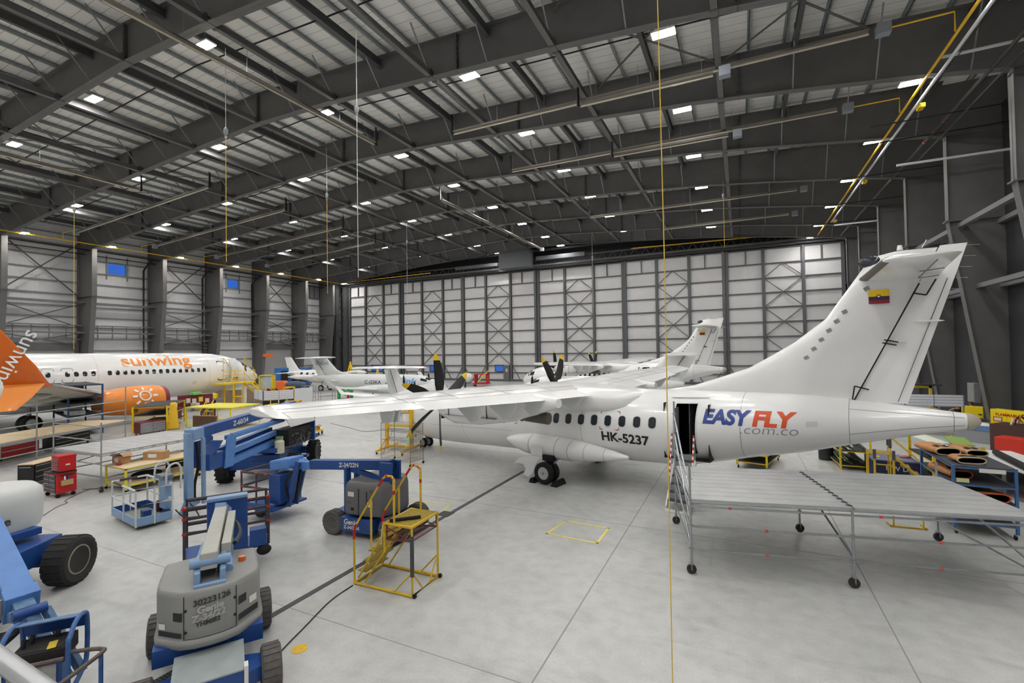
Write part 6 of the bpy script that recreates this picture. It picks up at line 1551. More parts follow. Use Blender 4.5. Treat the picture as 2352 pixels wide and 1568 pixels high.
for i, (x, y, z, d, c, lab) in enumerate(((-39.6, 15.3, 2.48, (.9, .6, .35), (.86, .85, .8), 'white parts tray on the blue shelf rack'), (-38.2, 15.0, 2.48, (.7, .5, .55), (.2, .2, .21), 'dark parts case on the blue shelf rack'), (-40.2, 15.6, 1.22, (.9, .7, .3), (.75, .76, .78), 'bundle wrapped in clear plastic on the blue shelf rack'), (-38.3, 14.9, 1.22, (1.4, .8, .28), (.8, .82, .84), 'larger clear wrapped bundle low on the blue shelf rack'), (-39.3, 14.7, 2.6, (.5, .1, .6), (.78, .72, .62), 'beige paper bag hanging at the front of the blue shelf rack'))):
    blk(('parts_tray', 'parts_case', 'wrapped_bundle', 'wrapped_bundle', 'paper_bag')[i], lab, 'parts', (x, y, z), -.2, d, M('clutter_%d' % i, c, .45, noise=.3, ns=7, bump=.5, bs=8))
o = rack('shelf_rack', 'yellow framed shelf rack with dark grey decks beside the blue shelf rack', 'shelf rack', (-35.9, 18.6, 0), math.radians(138), 4.3, 1.9, 1.62, YEL, [.45, 1.05, 1.6], SHD, None, .09)
part(o, 'yellow_panel', YEL, (-2.14, -1.1, .93, .97, 1.2, 1.58))
cab('tool_cabinet', 'low dark red tool cabinet with many drawers at the far end of the left scaffold', 'tool cabinet', (-33.55, 16.8, 0), math.radians(93), 1.5, .6, .78, MRN, 5, GREYP, .12, CHROME, 2)
o = thing('tail_stand', 'tall tapered yellow stand with white notices behind the dark red tool cabinet', 'stand', (-34.1, 18.4, 0), math.radians(-30))
MB().loft([[(-.42, -.35, .06), (.42, -.35, .06), (.42, .35, .06), (-.42, .35, .06)], [(-.2, -.14, 1.65), (.2, -.14, 1.65), (.2, .2, 1.65), (-.2, .2, 1.65)], [(-.15, -.1, 1.75), (.15, -.1, 1.75), (.15, .18, 1.75), (-.15, .18, 1.75)]]).build('stand_body', YE, o, smooth=False)
m = MB(); m.bar((.0, -.245, 1.0), (.0, -.20, 1.3), .26, .01, (0, -1, .1)).bar((.0, -.275, .75), (.0, -.255, .95), .3, .01, (0, -1, .1)); m.build('notice', STK, o, smooth=False)
part(o, 'grey_foot', GREYP, (-.35, .35, -.4, .38, 0, .1))
o = bench('workbench', 'large lime yellow work table with a corrugated board leaning on its front', (-32.0, 20.5, 0), math.radians(13), 3.6, 2.6, 1.42, YB, YB, .3, False)
o = thing('core_board', 'brown corrugated core board leaning against the lime yellow work table', 'board', (-31.35, 18.85, 0), math.radians(13)); part(o, 'board_frame', CARD, (-.95, .95, 0, .03, 0, .95)); m = MB()
for k in range(24): m.bb(-.92 + k * .078, -.88 + k * .078, -.04, 0, .03, .92)
m.build('board_ribs', M('dark_brown_rib', (.42, .32, .24), .7), o, smooth=False)
o = thing('step_stand', 'small yellow step stand left of the lime yellow work table', 'steps', (-34.0, 20.6, 0), math.radians(10))
for x in (-.3, .3): tubeset(o, 'side_frame', [[(x, -.6, 0), (x, .2, 1.0), (x, .2, 1.6), (x, -.5, .7)], [(x, .2, 0), (x, .2, 1.0)]], .025, YEL)
for k in range(3): part(o, 'tread', YEL, (-.3, .3, -.45 + k * .22, -.22 + k * .22, .28 + k * .3, .31 + k * .3))
o = thing('workbench', 'red steel workbench with back panel covered in papers below the white jet', 'workbench', (-38.6, 22.6, 0), math.radians(75))
part(o, 'worktop', MRN, (-1.2, 1.2, -.4, .4, .85, .9)); part(o, 'back_panel', MRN, (-1.2, 1.2, .34, .4, .9, 1.75))
for x in (-1.15, 1.15): part(o, 'leg', MRN, (x - .04, x + .04, -.36, .36, 0, .85))
for k, (x, z, c) in enumerate(((-.5, 1.3, STK), (-.1, 1.25, STK), (.35, 1.35, M('yellow_note', (.93, .82, .3), .6)), (.8, 1.2, STK))): part(o, 'notice', c, (x - .14, x + .14, .325, .34, z - .16, z + .2))
part(o, 'drawer_unit', DGR, (.3, 1.1, -.35, .3, .1, .8))
for i, (x, y, z, d, c, nm, lab) in enumerate(((-38.5, 22.4, .9, (.5, .35, .25), (.75, .75, .74), 'parts_bin', 'pale parts bin on the red steel workbench'), (-38.9, 22.0, .9, (.3, .3, .2), (.25, .25, .26), 'parts_bin', 'dark parts bin on the red steel workbench'), (-38.3, 23.0, 1.75, (.9, .4, .22), (.45, .78, .38), 'parts_bin', 'green tub on top of the red steel workbench panel'))):
    blk(nm, lab, 'bin', (x + (.12 if i == 2 else 0), y, z) if i < 2 else (-38.95, 22.7, 1.75), .3, d if i < 2 else (.35, .8, .2), M('bin_%d' % i, c, .5))
HC = M('honeycomb_core', (.83, .76, .70), .8)
def core(label, loc, rz, w, h):
    o = thing('honeycomb_panel', label, 'panel', loc, rz, 'honeycomb panels'); part(o, 'panel_sheet', HC, (-w / 2, w / 2, 0, .04, .1, h)); m = MB()
    for k in range(int(w / .12)): m.bb(-w / 2 + k * .12, -w / 2 + k * .12 + .02, -.012, 0, .1, h)
    for k in range(int(h / .12)): m.bb(-w / 2, w / 2, -.012, 0, .1 + k * .12, .115 + k * .12)
    m.build('cell_walls', M('honeycomb_edge', (.62, .52, .46), .8), o, smooth=False); part(o, 'floor_rail', GREYP, (-w / 2, w / 2, -.2, .25, 0, .1)); return o
core('beige honeycomb panel standing upright in front of the jet nose', (-43.4, 28.3, 0), math.radians(42), 2.2, 1.55); core('second beige honeycomb panel to the right of the first, below the jet nose stairs', (-43.5, 31.2, 0), math.radians(30), 1.9, 1.5)
tag(MB().bb(-.9, .9, -.35, .35, 0, .45).build('canvas_cover', M('yellow_canvas', (.92, .82, .12), .7), smooth=False, bevel=.08, loc=(-42.5, 25.6, 1.0), rz=.75), 'yellow covered case on a grey bench below the jet', 'case')
o = thing('workbench', 'grey bench carrying the yellow covered case', 'workbench', (-42.5, 25.6, 0), .75); part(o, 'worktop', GREYP, (-1.1, 1.1, -.45, .45, .94, 1.0))
for x in (-1.0, 1.0): part(o, 'leg', GREYP, (x - .05, x + .05, -.4, .4, 0, .94))
WBM = mat_ribbed('ruled_whiteboard', (.90, .91, .93), (.45, .50, .68), .16, 2, .13, .35, .05)
def wboard(label, loc, rz, w, z0, z1):
    o = thing('whiteboard', label, 'whiteboard', loc, rz, 'ruled whiteboards'); part(o, 'board', WBM, (-w / 2, w / 2, 0, .04, z0, z1)); m = MB()
    for x in (-w / 2, 0, w / 2): m.bb(x - .015, x + .015, -.006, .05, z0, z1)
    m.build('board_frame', M('blue_board_trim', (.35, .40, .55), .5), o, smooth=False)
    for x in (-w / 2 + .03, w / 2 - .03): part(o, 'leg', GREYP, (x - .025, x + .025, 0, .05, 0, z1)); part(o, 'foot', GREYP, (x - .025, x + .025, -.35, .35, 0, .04))
    return o
wboard('ruled whiteboard facing the middle, left of the longer ruled whiteboard', (-37.8, 27.25, 0), math.radians(-19), 2.3, .95, 1.75); wboard('long ruled whiteboard above the desk with black monitors', (-36.0, 27.9, 0), math.radians(62), 2.4, .95, 1.72)
o = thing('display_panel', 'plain pale grey upright panel at the right end of the ruled whiteboards', 'panel', (-35.3, 29.9, 0), math.radians(80)); part(o, 'panel_sheet', M('pale_panel', (.83, .84, .85), .5), (-.85, .85, 0, .04, .55, 1.8))
for x in (-.8, .8): part(o, 'leg', GREYP, (x - .03, x + .03, -.25, .25, 0, .1), (x - .03, x + .03, 0, .04, .1, .6))
o = thing('desk', 'grey desk holding black monitors under the long ruled whiteboard', 'desk', (-35.1, 27.2, 0), math.radians(62)); part(o, 'desktop', GREYP, (-1.3, 1.3, -.4, .4, .55, .59))
for x in (-1.25, 1.25): part(o, 'leg', GREYP, (x - .03, x + .03, -.35, .35, 0, .55))
rz = math.radians(62); c, s_ = math.cos(rz), math.sin(rz)
mon0 = None
for k, lab in enumerate(('leftmost black monitor on the grey desk', 'second black monitor from the left on the grey desk', 'third black monitor from the left on the grey desk', 'rightmost black monitor on the grey desk')):
    u = -.95 + .62 * k; p = (-35.1 + c * u, 27.2 + s_ * u, .59)
    if mon0 is None:
        mon0 = thing('monitor', lab, 'monitor', p, rz, 'monitors on the grey desk'); part(mon0, 'screen', BLKP, (-.27, .27, -.02, .02, .08, .42)); part(mon0, 'stand', GREYP, (-.03, .03, -.02, .04, .0, .1), (-.1, .1, -.08, .1, 0, .015))
    else: dup(mon0, p, rz, lab)
o = thing('transport_cradle', 'yellow U-shaped transport frame with grey panel near the wingtip', 'frame', (-33.0, 26.9, 0), math.radians(42)); part(o, 'frame', YE, (-.65, -.52, -.06, .06, 0, 1.06), (.52, .65, -.06, .06, 0, 1.06), (-.65, .65, -.06, .06, .93, 1.06)); part(o, 'grey_panel', GREYP, (-.52, .52, -.02, .02, .1, .93)); part(o, 'foot', YE, (-.65, .65, -.4, .4, 0, .06))
o = thing('lifting_beam', 'long yellow lifting beam lying on stands behind the large blue lift', 'beam', (-34.8, 26.2, 0), math.radians(116)); part(o, 'beam', YE, (-2.4, 2.4, -.15, .15, .4, .75))
for x in (-1.9, 1.9): part(o, 'stand', GREYP, (x - .1, x + .1, -.35, .35, 0, .4))
GRN = M('green_paint', (.18, .58, .28), .4, noise=.1, ns=5)
o = thing('shop_press', 'green hydraulic shop press in front of the lettered commuter plane', 'press', (-35.3, 34.8, 0), math.radians(62))
part(o, 'head_beam', GRN, (-.75, .75, -.2, .2, 1.05, 1.45)); part(o, 'upright', GRN, (-.72, -.5, -.18, .18, 0, 1.05)); part(o, 'upright', GRN, (.5, .72, -.18, .18, 0, 1.05)); part(o, 'table', GREYP, (-.5, .5, -.18, .18, .3, .42)); MB().cyl((0, 0, .6), (0, 0, 1.05), .05, n=10).build('ram', CHROME, o); MB().cyl((.25, -.1, .42), (.25, -.1, .72), .12, n=14).build('bottle_jack', RED, o); part(o, 'foot', GRN, (-.8, -.45, -.45, .45, 0, .08), (.45, .8, -.45, .45, 0, .08)); part(o, 'gauge', STK, (-.1, .1, -.23, -.2, 1.18, 1.38))
def wrack(label, loc, rz, w, h):
    o = thing('wire_rack', label, 'rack', loc, rz, 'empty wire racks')
    for sx in (-1, 1):
        for sy in (-1, 1): MB().bb(sx * w / 2 - .02, sx * w / 2 + .02, sy * .3 - .02, sy * .3 + .02, 0, h).build('post', GREYP, o, smooth=False)
    for z in (.15, .7, 1.2, h - .05):
        m = MB().bb(-w / 2, w / 2, -.31, -.28, z, z + .03).bb(-w / 2, w / 2, .28, .31, z, z + .03)
        for k in range(6): m.bb(-w / 2 + k * w / 5 - .01, -w / 2 + k * w / 5 + .01, -.3, .3, z, z + .02)
        m.build('wire_shelf', GREYP, o, smooth=False)
    return o
wrack('tall empty wire rack right of the pale grey panel', (-37.0, 31.9, 0), math.radians(70), 1.0, 1.85); wrack('shorter empty wire rack right of the tall wire rack', (-36.3, 33.4, 0), math.radians(70), 1.4, 1.5)
o = thing('tube_bundle', 'pile of red tubing on the floor left of the green press', 'tubing', (-34.6, 31.9, 0)); rnd = random.Random(3)
for k in range(6): MB().tube(smooth_path([(rnd.uniform(-.8, -.4), rnd.uniform(-.7, .7), .06), (0, rnd.uniform(-.4, .4), .1 + .06 * k), (rnd.uniform(.4, .8), rnd.uniform(-.7, .7), .06)]), .05, 6).build('tube', M('tube_red', (.75, .25, .28), .5), o)
# stair platform at the jet door
o = thing('boarding_platform', 'yellow boarding platform with stairs at the open forward door of the white jet', 'platform', (-42.1, 27.9, 0), 0)
part(o, 'platform_deck', YEL, (-.8, .8, -1.5, 1.6, 2.2, 2.32)); part(o, 'leg', YEL, (.6, .7, -.5, -.4, 0, 2.2)); part(o, 'leg', YEL, (.6, .7, .45, .55, 0, 2.2)); part(o, 'leg', YEL, (-.7, -.6, -.5, -.4, 0, 2.2)); part(o, 'leg', YEL, (-.7, -.6, .45, .55, 0, 2.2)); part(o, 'base_frame', YEL, (-.8, .8, -.7, .7, .0, .12), (.55, .75, -.5, .55, 1.0, 1.1))
tubeset(o, 'guard_rail', [[(.78, -1.45, 2.3), (.78, -1.45, 4.6)], [(.78, -.4, 2.3), (.78, -.4, 3.4)], [(.78, .5, 2.3), (.78, .5, 4.6)], [(.78, 1.55, 2.3), (.78, 1.55, 3.4)]] + [[(.78, -1.45, z), (.78, .3, z)] for z in (2.7, 3.05, 3.4)] + [[(.78, 1.0, z), (.78, 1.55, z)] for z in (2.85, 3.4)] + [[(.78, -1.45, 4.6), (.78, -.6, 3.4)], [(.78, .5, 4.6), (.78, 1.5, 3.4)]], .03, YEL)
for x in (-.5, .75): MB().bar((x, 1.2, 2.25), (x, 3.6, .1), .06, .16).build('stringer', YEL, o, smooth=False)
for k in range(8): part(o, 'tread', YEL, (-.5, .75, 1.35 + k * .29, 1.58 + k * .29, 2.0 - k * .26, 2.03 - k * .26))
tubeset(o, 'stair_rail', [[(x, 1.4, 2.2), (x, 1.4, 3.1), (x, 3.6, 1.1), (x, 3.6, .1)] for x in (-.5, .75)], .028, YEL)
# around the jet nose
o = thing('engine_cart', 'tall yellow and glass screened cart ahead of the jet nose', 'cart', (-46.5, 34.6, 0), .6); part(o, 'cart_frame', YEL, (-.7, -.6, -.5, .5, 0, 2.6), (.6, .7, -.5, .5, 0, 2.6), (-.7, .7, -.5, .5, 2.5, 2.6)); part(o, 'pale_screen', M('screen_pale', (.72, .78, .80), .2), (-.6, .6, -.3, -.25, 1.2, 2.4)); part(o, 'cart_base', MRN, (-.7, .7, -.5, .5, .1, 1.1))
o = thing('engine_on_stand', 'blue and grey turbine engine on a stand between the jet nose and the blue machine', 'engine', (-45.5, 37.5, 0), .5); MB().rings([((-1.1, 0, 1.3), .3), ((-.7, 0, 1.3), .42), ((.2, 0, 1.3), .5), ((.6, 0, 1.3), .35), ((1.1, 0, 1.3), .25)], 20).build('turbine', M('engine_blue_grey', (.30, .38, .48), .5, .3, noise=.4, ns=5), o); part(o, 'stand', MRN, (-.9, .9, -.5, .5, 0, .25), (-.7, -.6, -.1, .1, .2, 1.0), (.6, .7, -.1, .1, .2, 1.0))
o = thing('parts_arch', 'small yellow arch stand in front of the turbine engine', 'stand', (-43.8, 35.2, 0), .6); part(o, 'arch', YE, (-.6, -.45, -.08, .08, 0, 1.35), (.45, .6, -.08, .08, 0, 1.35), (-.6, .6, -.08, .08, 1.2, 1.35)); part(o, 'pale_panel', STK, (-.4, .4, -.02, .02, .1, .9)); part(o, 'foot', YE, (-.65, -.4, -.4, .4, 0, .08), (.4, .65, -.4, .4, 0, .08))
o = thing('ground_power_unit', 'big blue machine with white lettering left of the bare finned plane', 'machine', (-54.5, 44.5, 0), math.radians(35)); part(o, 'housing', M('machine_blue', (.20, .42, .68), .45, noise=.15, ns=2), (-2.1, 2.1, -1.0, 1.0, .7, 3.0)); part(o, 'dark_recess', BLKP, (-1.3, -.4, -1.02, -.98, 1.0, 2.6), (.1, 1.3, -1.02, -.98, 1.0, 1.9)); part(o, 'white_lettering', STK, (-.2, 1.8, -1.03, -1.0, 2.45, 2.7))
for x in (-1.4, 1.4):
    for y in (-.9, .9): m = MB(); wheel(m, (x, y, .4), .4, .25); m.build('wheel', [TYRE, HUB], o)
part(o, 'underframe', BLKP, (-2.0, 2.0, -.8, .8, .4, .7))
o = thing('tow_tractor', 'low orange tow vehicle in front of the big blue machine', 'vehicle', (-51.0, 40.6, 0), math.radians(30)); ORV = M('vehicle_orange', (.90, .42, .16), .4)
MB().prism([(-1.6, -.7, .35), (1.6, -.7, .35), (1.6, -.7, .9), (.3, -.7, 1.0), (-.2, -.7, 1.5), (-1.3, -.7, 1.5), (-1.6, -.7, 1.1)], (0, 1.4, 0)).build('body', ORV, o, smooth=False, bevel=.04); part(o, 'seat', BLKP, (-.1, .4, -.4, .4, 1.0, 1.3))
for x in (-1.1, 1.1):
    for y in (-.72, .72): m = MB(); wheel(m, (x, y, .35), .35, .22); m.build('wheel', [TYRE, HUB], o)
blk('flag_board', 'small orange sign fixed to the column beyond the jet nose', 'sign', (-67.6, 50.4, 4.4), 0, (.12, 1.6, .5), ORV)
jack0 = None
for i, (x, y, lab) in enumerate(((-50.2, 50.5, 'yellow tripod jack behind the tail of the lettered commuter plane'), (-47.0, 52.5, 'second yellow tripod jack, right of the first, by the hangar doors'))):
    if jack0 is None:
        jack0 = thing('tripod_jack', lab, 'jack', (x, y, 0), .3, 'yellow tripod jacks')
        for k in range(3): a = 2 * PI * k / 3; MB().bar((1.0 * math.cos(a), 1.0 * math.sin(a), .05), (.12 * math.cos(a), .12 * math.sin(a), 3.2), .12, .12).build('leg', YE, jack0, smooth=False)
        MB().cyl((0, 0, .6), (0, 0, 3.6), .13, n=14).build('cylinder', YE, jack0)
    else: dup(jack0, (x, y, 0), .8, lab, None, .75)
o = thing('engine_dolly', 'red frame dolly with white wrapped engine near the hangar doors', 'dolly', (-33.6, 56.5, 0), .2); part(o, 'dolly_frame', RED, (.4, 2.4, -.8, .8, .3, .5), (.5, .6, -.7, .7, .5, 1.7), (2.2, 2.3, -.7, .7, .5, 1.7), (.5, 2.3, -.7, .7, 1.6, 1.7)); MB().ell((-.8, 0, 1.1), (1.0, .7, .75), 16, 10).build('wrapped_engine', AG, o); part(o, 'skid', GREYP, (-1.8, .4, -.6, .6, 0, .4)); MB().bar((1.0, -.7, .6), (2.6, -.7, 2.2), .12, .12).build('yellow_arm', YEL, o, smooth=False)
o = thing('tow_dolly', 'small yellow wheeled dolly with white papers behind the wingtip', 'dolly', (-23.2, 20.2, 0), .5); part(o, 'bed', YE, (-.6, .6, -.3, .3, .25, .32)); MB().bar((-.6, 0, .3), (-1.0, 0, .9), .06, .06).build('push_bar', YE, o, smooth=False)
for x in (-.5, .5):
    for y in (-.28, .28): m = MB(); caster(m, (x, y, 0), .1); m.build('caster', [BLK, GREYP], o, smooth=False)
carton('low open carton of papers on the small yellow wheeled dolly', (-23.1, 20.25, .32), .5, (.6, .4, .2), True)
tag(MB().rings([((-22.6, 18.9, 0), .24), ((-22.6, 18.9, .75), .28)], 18).build('waste_bin', M('navy_plastic', (.16, .18, .24), .5)), 'dark blue waste bin beside the open engine hood of the large blue lift', 'bin')
# under the walkway
cab('tool_cabinet', 'red and white cabinet standing under the plywood walkway', 'tool cabinet', (-32.2, 10.2, 0), math.radians(118), 1.9, .6, .75, M('white_cabinet', (.85, .85, .85), .4), 2, RED, .14, CHROME, 1)
cab('tool_cabinet', 'black workbench cabinet under the far part of the plywood walkway', 'tool cabinet', (-33.2, 12.6, 0), math.radians(118), 2.2, .6, .85, BLKP, 3, BLKP, .14, CHROME, 2)
blk('canvas_case', 'black soft case under the low scaffold at the left', 'case', (-21.6, 11.9, .0), .2, (.8, .6, .8), M('black_canvas', (.05, .05, .055), .85, bump=.5, bs=6), None, .06)
# ---------------------------------------------------------------- the right side
rack('low_dolly', 'low yellow framed dolly under the tail of the nearest turboprop', 'dolly', (.58, 22.25, 0), math.radians(-14), 1.15, 2.4, .66, YEL, [.3, .62], SHD, None, .07, .03, .14)
o = tag(MB().rings([((3.2, 24.2, 0), .24), ((3.2, 24.2, .02), .27), ((3.2, 24.2, .82), .29), ((3.2, 24.2, .88), .31), ((3.2, 24.2, .9), .29)], 24).build('waste_bin', M('black_ribbed_plastic', (.15, .155, .17), .55)), 'round dark plastic bin under the tail cone of the nearest turboprop', 'bin')
o = rack('tube_rack', 'yellow frame rack full of long green and white strips', 'rack', (3.75, 23.6, 0), math.radians(4), 1.05, 2.3, 1.35, YEL, [.2, .75], SHD, None, .06)
o.location.x = 4.02 - .15
rnd = random.Random(8); SC_ = [M('strip_green', (.55, .66, .32), .5), M('strip_dark', (.18, .19, .16), .6), M('strip_white', (.86, .88, .82), .5), M('strip_olive', (.30, .34, .20), .6)]
for k in range(26):
    x = 3.45 + rnd.random() * .85; z = .23 + (.56 if k % 2 else 0) + .02 + rnd.random() * .22; y = 22.2 + rnd.random() * .35; c = rnd.choice(SC_)
    t = tag(MB().bar((x, y, z), (x + rnd.uniform(-.05, .05), y + 1.9 + rnd.random() * .4, z), .05, .025, (.3, 0, 1)).build('trim_strip', c, smooth=False), 'long narrow trim strip lying in the yellow frame rack', 'strip', 'trim strips in the yellow frame rack')
NVY = M('navy_blue_paint', (.15, .19, .33), .5, noise=.15, ns=4)
o = thing('stowage_box', 'navy blue box stencilled FWD behind the scaffold platform', 'box', (5.0, 22.2, 0), 0); part(o, 'box_body', NVY, (-.7, .7, -.65, .65, 0, .62)); part(o, 'lid_mat', M('blue_grey_mat', (.42, .44, .55), .8), (-.68, .68, -.63, .63, .62, .66)); plane_text('F W D', .24, (-.32, -.655, .3), (1, 0, 0), (0, 0, 1), 'lettering', STK, o, bold=.004)
tag(MB().ell((5.45, 22.35, .70), (.18, .12, .05)).build('rag', M('pink_rag', (.75, .45, .5), .9)), 'pink and red rag on the lid of the navy box', 'rag'); tag(MB().bb(4.45, 4.62, 22.0, 22.12, .66, .7).build('tape_roll', M('yellow_item', (.9, .8, .2), .5), smooth=False), 'small yellow packet on the lid of the navy box', 'packet')
o = thing('step_stand', 'yellow step stand with grip treads in front of the navy box', 'steps', (4.15, 21.15, 0), math.radians(-6))
part(o, 'top_platform', GRIP, (-.1, .55, -.28, .28, 1.02, 1.05))
for y in (-.27, .27):
    tubeset(o, 'side_frame', [[(-.08, y, 0), (-.08, y, 1.03), (.55, y, 1.03), (1.6, y, .05)], [(.55, y, 0), (.55, y, 1.03)], [(.7, y, 1.5), (1.75, y, .45)], [(.55, y, 1.03), (.55, y, 1.6), (.7, y, 1.5)]], .022, YS)
    tubeset(o, 'foam_sleeve', [[(.55, y, 1.25), (.55, y, 1.62)]], .045, FOAM)
for k in range(4): part(o, 'tread', GRIP, (.62 + k * .24, .86 + k * .24, -.26, .26, .82 - k * .22, .84 - k * .22))
o = thing('step_stand', 'second yellow step stand with foam wrapped rail beside the blue parts rack', 'steps', (4.2, 19.5, 0), math.radians(80))
for y in (-.25, .25):
    tubeset(o, 'side_frame', [[(-.3, y, 0), (0, y, 1.35), (.35, y, 0)]], .022, YS); tubeset(o, 'foam_sleeve', [[(-.06, y, 1.1), (0, y, 1.4)]], .045, FOAM)
for k in range(3): part(o, 'tread', GRIP, (-.2 + k * .07, -.02 + k * .05, -.25, .25, .3 + k * .3, .32 + k * .3))
# blue parts rack with cowls
BR = M('rack_blue', (.25, .42, .62), .45, noise=.12, ns=6); RK = rack('parts_rack', 'blue wheeled parts rack holding orange engine cowls at the scaffold end', 'shelf rack', (5.48, 17.2, 0), 0, 1.25, 2.45, 1.76, BR, [.35, .85, 1.3, 1.74], M('rack_deck_grey', (.27, .28, .31), .7, noise=.2, ns=5), None, .06, .03, .14)
part(RK, 'paper_label', STK, (-.1, .4, -1.24, -1.22, 1.62, 1.72)); part(RK, 'paper_label', M('pale_label', (.8, .82, .6), .6), (-.55, -.3, -1.24, -1.22, 1.34, 1.44))
COW = M('cowl_orange_brown', (.78, .52, .28), .5, noise=.25, ns=7); COWR = M('cowl_red_edge', (.80, .32, .18), .5)
def cowl(label, loc, rz, L, w, h, edge, wrap=None):
    o = thing('engine_cowl', label, 'engine cowl', loc, rz, 'removed engine cowls'); prof = [(math.cos(a) * w / 2, math.sin(a) * h / 2 + h / 2) for a in [2 * PI * i / 20 for i in range(20)]]; pr = lambda k, y: [(math.copysign(abs(px / (w / 2)) ** .5, px) * w / 2 * k, y, (pz - h / 2) * k + h / 2) for px, pz in prof]
    m = MB(); m.loft([pr(1, 0), pr(1, L)], cap=(False, True)); m.loft([pr(.88, 0), pr(.85, L * .9)], cap=(False, True), mi=1); m.build('cowl_shell', [COW, BLKP], o)
    MB().tube(pr(.96, -.005), .018, 6, closed=True).build('edge_trim', edge, o)
    if wrap: MB().loft([[(x * 1.02, y, z * 1.04) for x, y, z in pr(1, L * .15)][:10], [(x * 1.02, y, z * 1.04) for x, y, z in pr(1, L)][:10]], closed=False, cap=(False, False)).build('plastic_wrap', wrap, o)
    for i in range(4): MB().box((-w * .25 + i * w * .16, L * (.25 + .15 * (i % 2)), h * .99), (.08, .2, .012)).build('latch', BLKP, o, smooth=False)
    return o
CAR = M('cowl_carbon', (.16, .165, .18), .3, noise=.4, ns=9); CRM = M('cowl_cream_edge', (.80, .74, .58), .5)
cowl('orange brown engine cowl at the back of the blue rack top shelf', (5.2, 17.35, 1.76), .25, .95, .62, .2, CRM); cowl('second orange brown cowl on the blue rack top shelf, right of the first', (5.85, 17.45, 1.76), .15, .85, .5, .17, CRM)
cowl('cream edged cowl at the front edge of the blue rack top shelf', (5.35, 16.3, 1.76), .12, .45, .62, .17, CRM); cowl('red edged cowl under black plastic on the third shelf of the blue rack', (5.62, 16.0, .87), .2, 1.1, .78, .24, COWR, CAR); cowl('dark red cowl deep on the second shelf of the blue rack', (5.2, 16.5, 1.32), .2, 1.0, .5, .2, COWR)
o = rack('parts_rack', 'yellow rack with plastic wrapped parts behind the blue parts rack', 'shelf rack', (6.35, 21.6, 0), math.radians(3), 1.35, 2.2, 1.52, YEL, [.3, .95], SHD, None, .08)
FILM = M('clear_film', (.66, .68, .66), .15, noise=.35, ns=4, bump=.9, bs=7, coat=.5)
for i, (x, y, z, r) in enumerate(((6.1, 21.2, .97, (.5, .75, .42)), (6.62, 22.0, .97, (.42, .6, .38)), (6.3, 21.5, .32, (.55, .8, .28)))): tag(MB().ell((x, y, z + r[2] * .5), (r[0] * .8, r[1], r[2] * .5), 16, 8).build('wrapped_part', FILM), ['bulky plastic wrapped part on the front of the yellow rack', 'plastic wrapped part at the back of the yellow rack', 'plastic wrapped part low in the yellow rack'][i], 'wrapped part', 'plastic wrapped parts')
for i, (x, y) in enumerate(((5.9, 21.5), (6.7, 21.4))): tag(MB().box((x, y, 1.54), (.55, 1.7, .03), rz=.1 - .25 * i).build('trim_panel', [SC_[2], SC_[0]][i], smooth=False), ['white trim panel laid across the top of the yellow rack', 'greenish trim panel laid across the top of the yellow rack'][i], 'panel')
# white table
o = thing('parts_table', 'long white covered table with pipes at the right edge', 'table', (8.3, 20.9, 0), math.radians(6)); part(o, 'worktop', M('white_sheet', (.87, .88, .86), .6, noise=.1, ns=3), (-.75, .75, -2.5, 2.5, .9, .95))
for x in (-.68, .68):
    for y in (-2.4, 0, 2.4): part(o, 'leg', GREYP, (x - .04, x + .04, y - .04, y + .04, 0, .9))
part(o, 'lower_shelf', SHD, (-.7, .7, -2.45, 2.45, .35, .39))
tag(MB().tube([(7.75, 19.0, 1.06), (8.0, 22.4, 1.06)], .1, 12).build('rubber_roll', BLK), 'long black rolled rubber sheet on the white table', 'roll')
for i in range(6): tag(MB().tube(smooth_path([(8.3 + .1 * i, 18.9 + .3 * i, .98), (8.5 + .06 * i, 19.8 + .3 * i, 1.0 + .03 * i), (8.35 + .12 * i, 20.9 + .3 * i, .98)]), .018, 6).build('hydraulic_pipe', CHROME), 'bent metal pipe lying on the white table at the right edge', 'pipe', 'bent pipes on the white table')
# cabinets by the right wall
o = thing('seat_crate', 'dark brown cabinet with seat frames on top at the right edge', 'cabinet', (11.0, 28.7, 0), math.radians(-42)); part(o, 'cabinet_body', M('dark_brown_board', (.30, .19, .16), .6, noise=.1, ns=3), (-.7, .9, -.6, .6, 0, 1.25))
o = tag(MB().bb(-.45, .45, -.35, .35, 0, .95).build('red_case', M('bright_red_case', (.80, .20, .12), .45), smooth=False, bevel=.02, loc=(10.15, 26.9, 0), rz=-.7), 'bright red case standing in front of the dark brown cabinet', 'case')
for i in range(3): tag(MB().tube(smooth_path([(10.6 + .2 * i, 28.2 + .2 * i, 1.3), (10.75 + .2 * i, 28.4 + .2 * i, 1.5 + .06 * i), (11.1 + .2 * i, 28.9 + .15 * i, 1.5 + .05 * i), (11.3 + .18 * i, 29.0 + .1 * i, 1.3)]), .04, 6).build('seat_frame', [CRM, MRN, COW][i]), ['cream curved seat frame on the dark brown cabinet', 'maroon curved seat frame on the dark brown cabinet', 'tan curved seat frame on the dark brown cabinet'][i], 'seat frame')  # curved seat frames resting on the brown cabinet
FY = M('cabinet_yellow', (.95, .85, .05), .4)
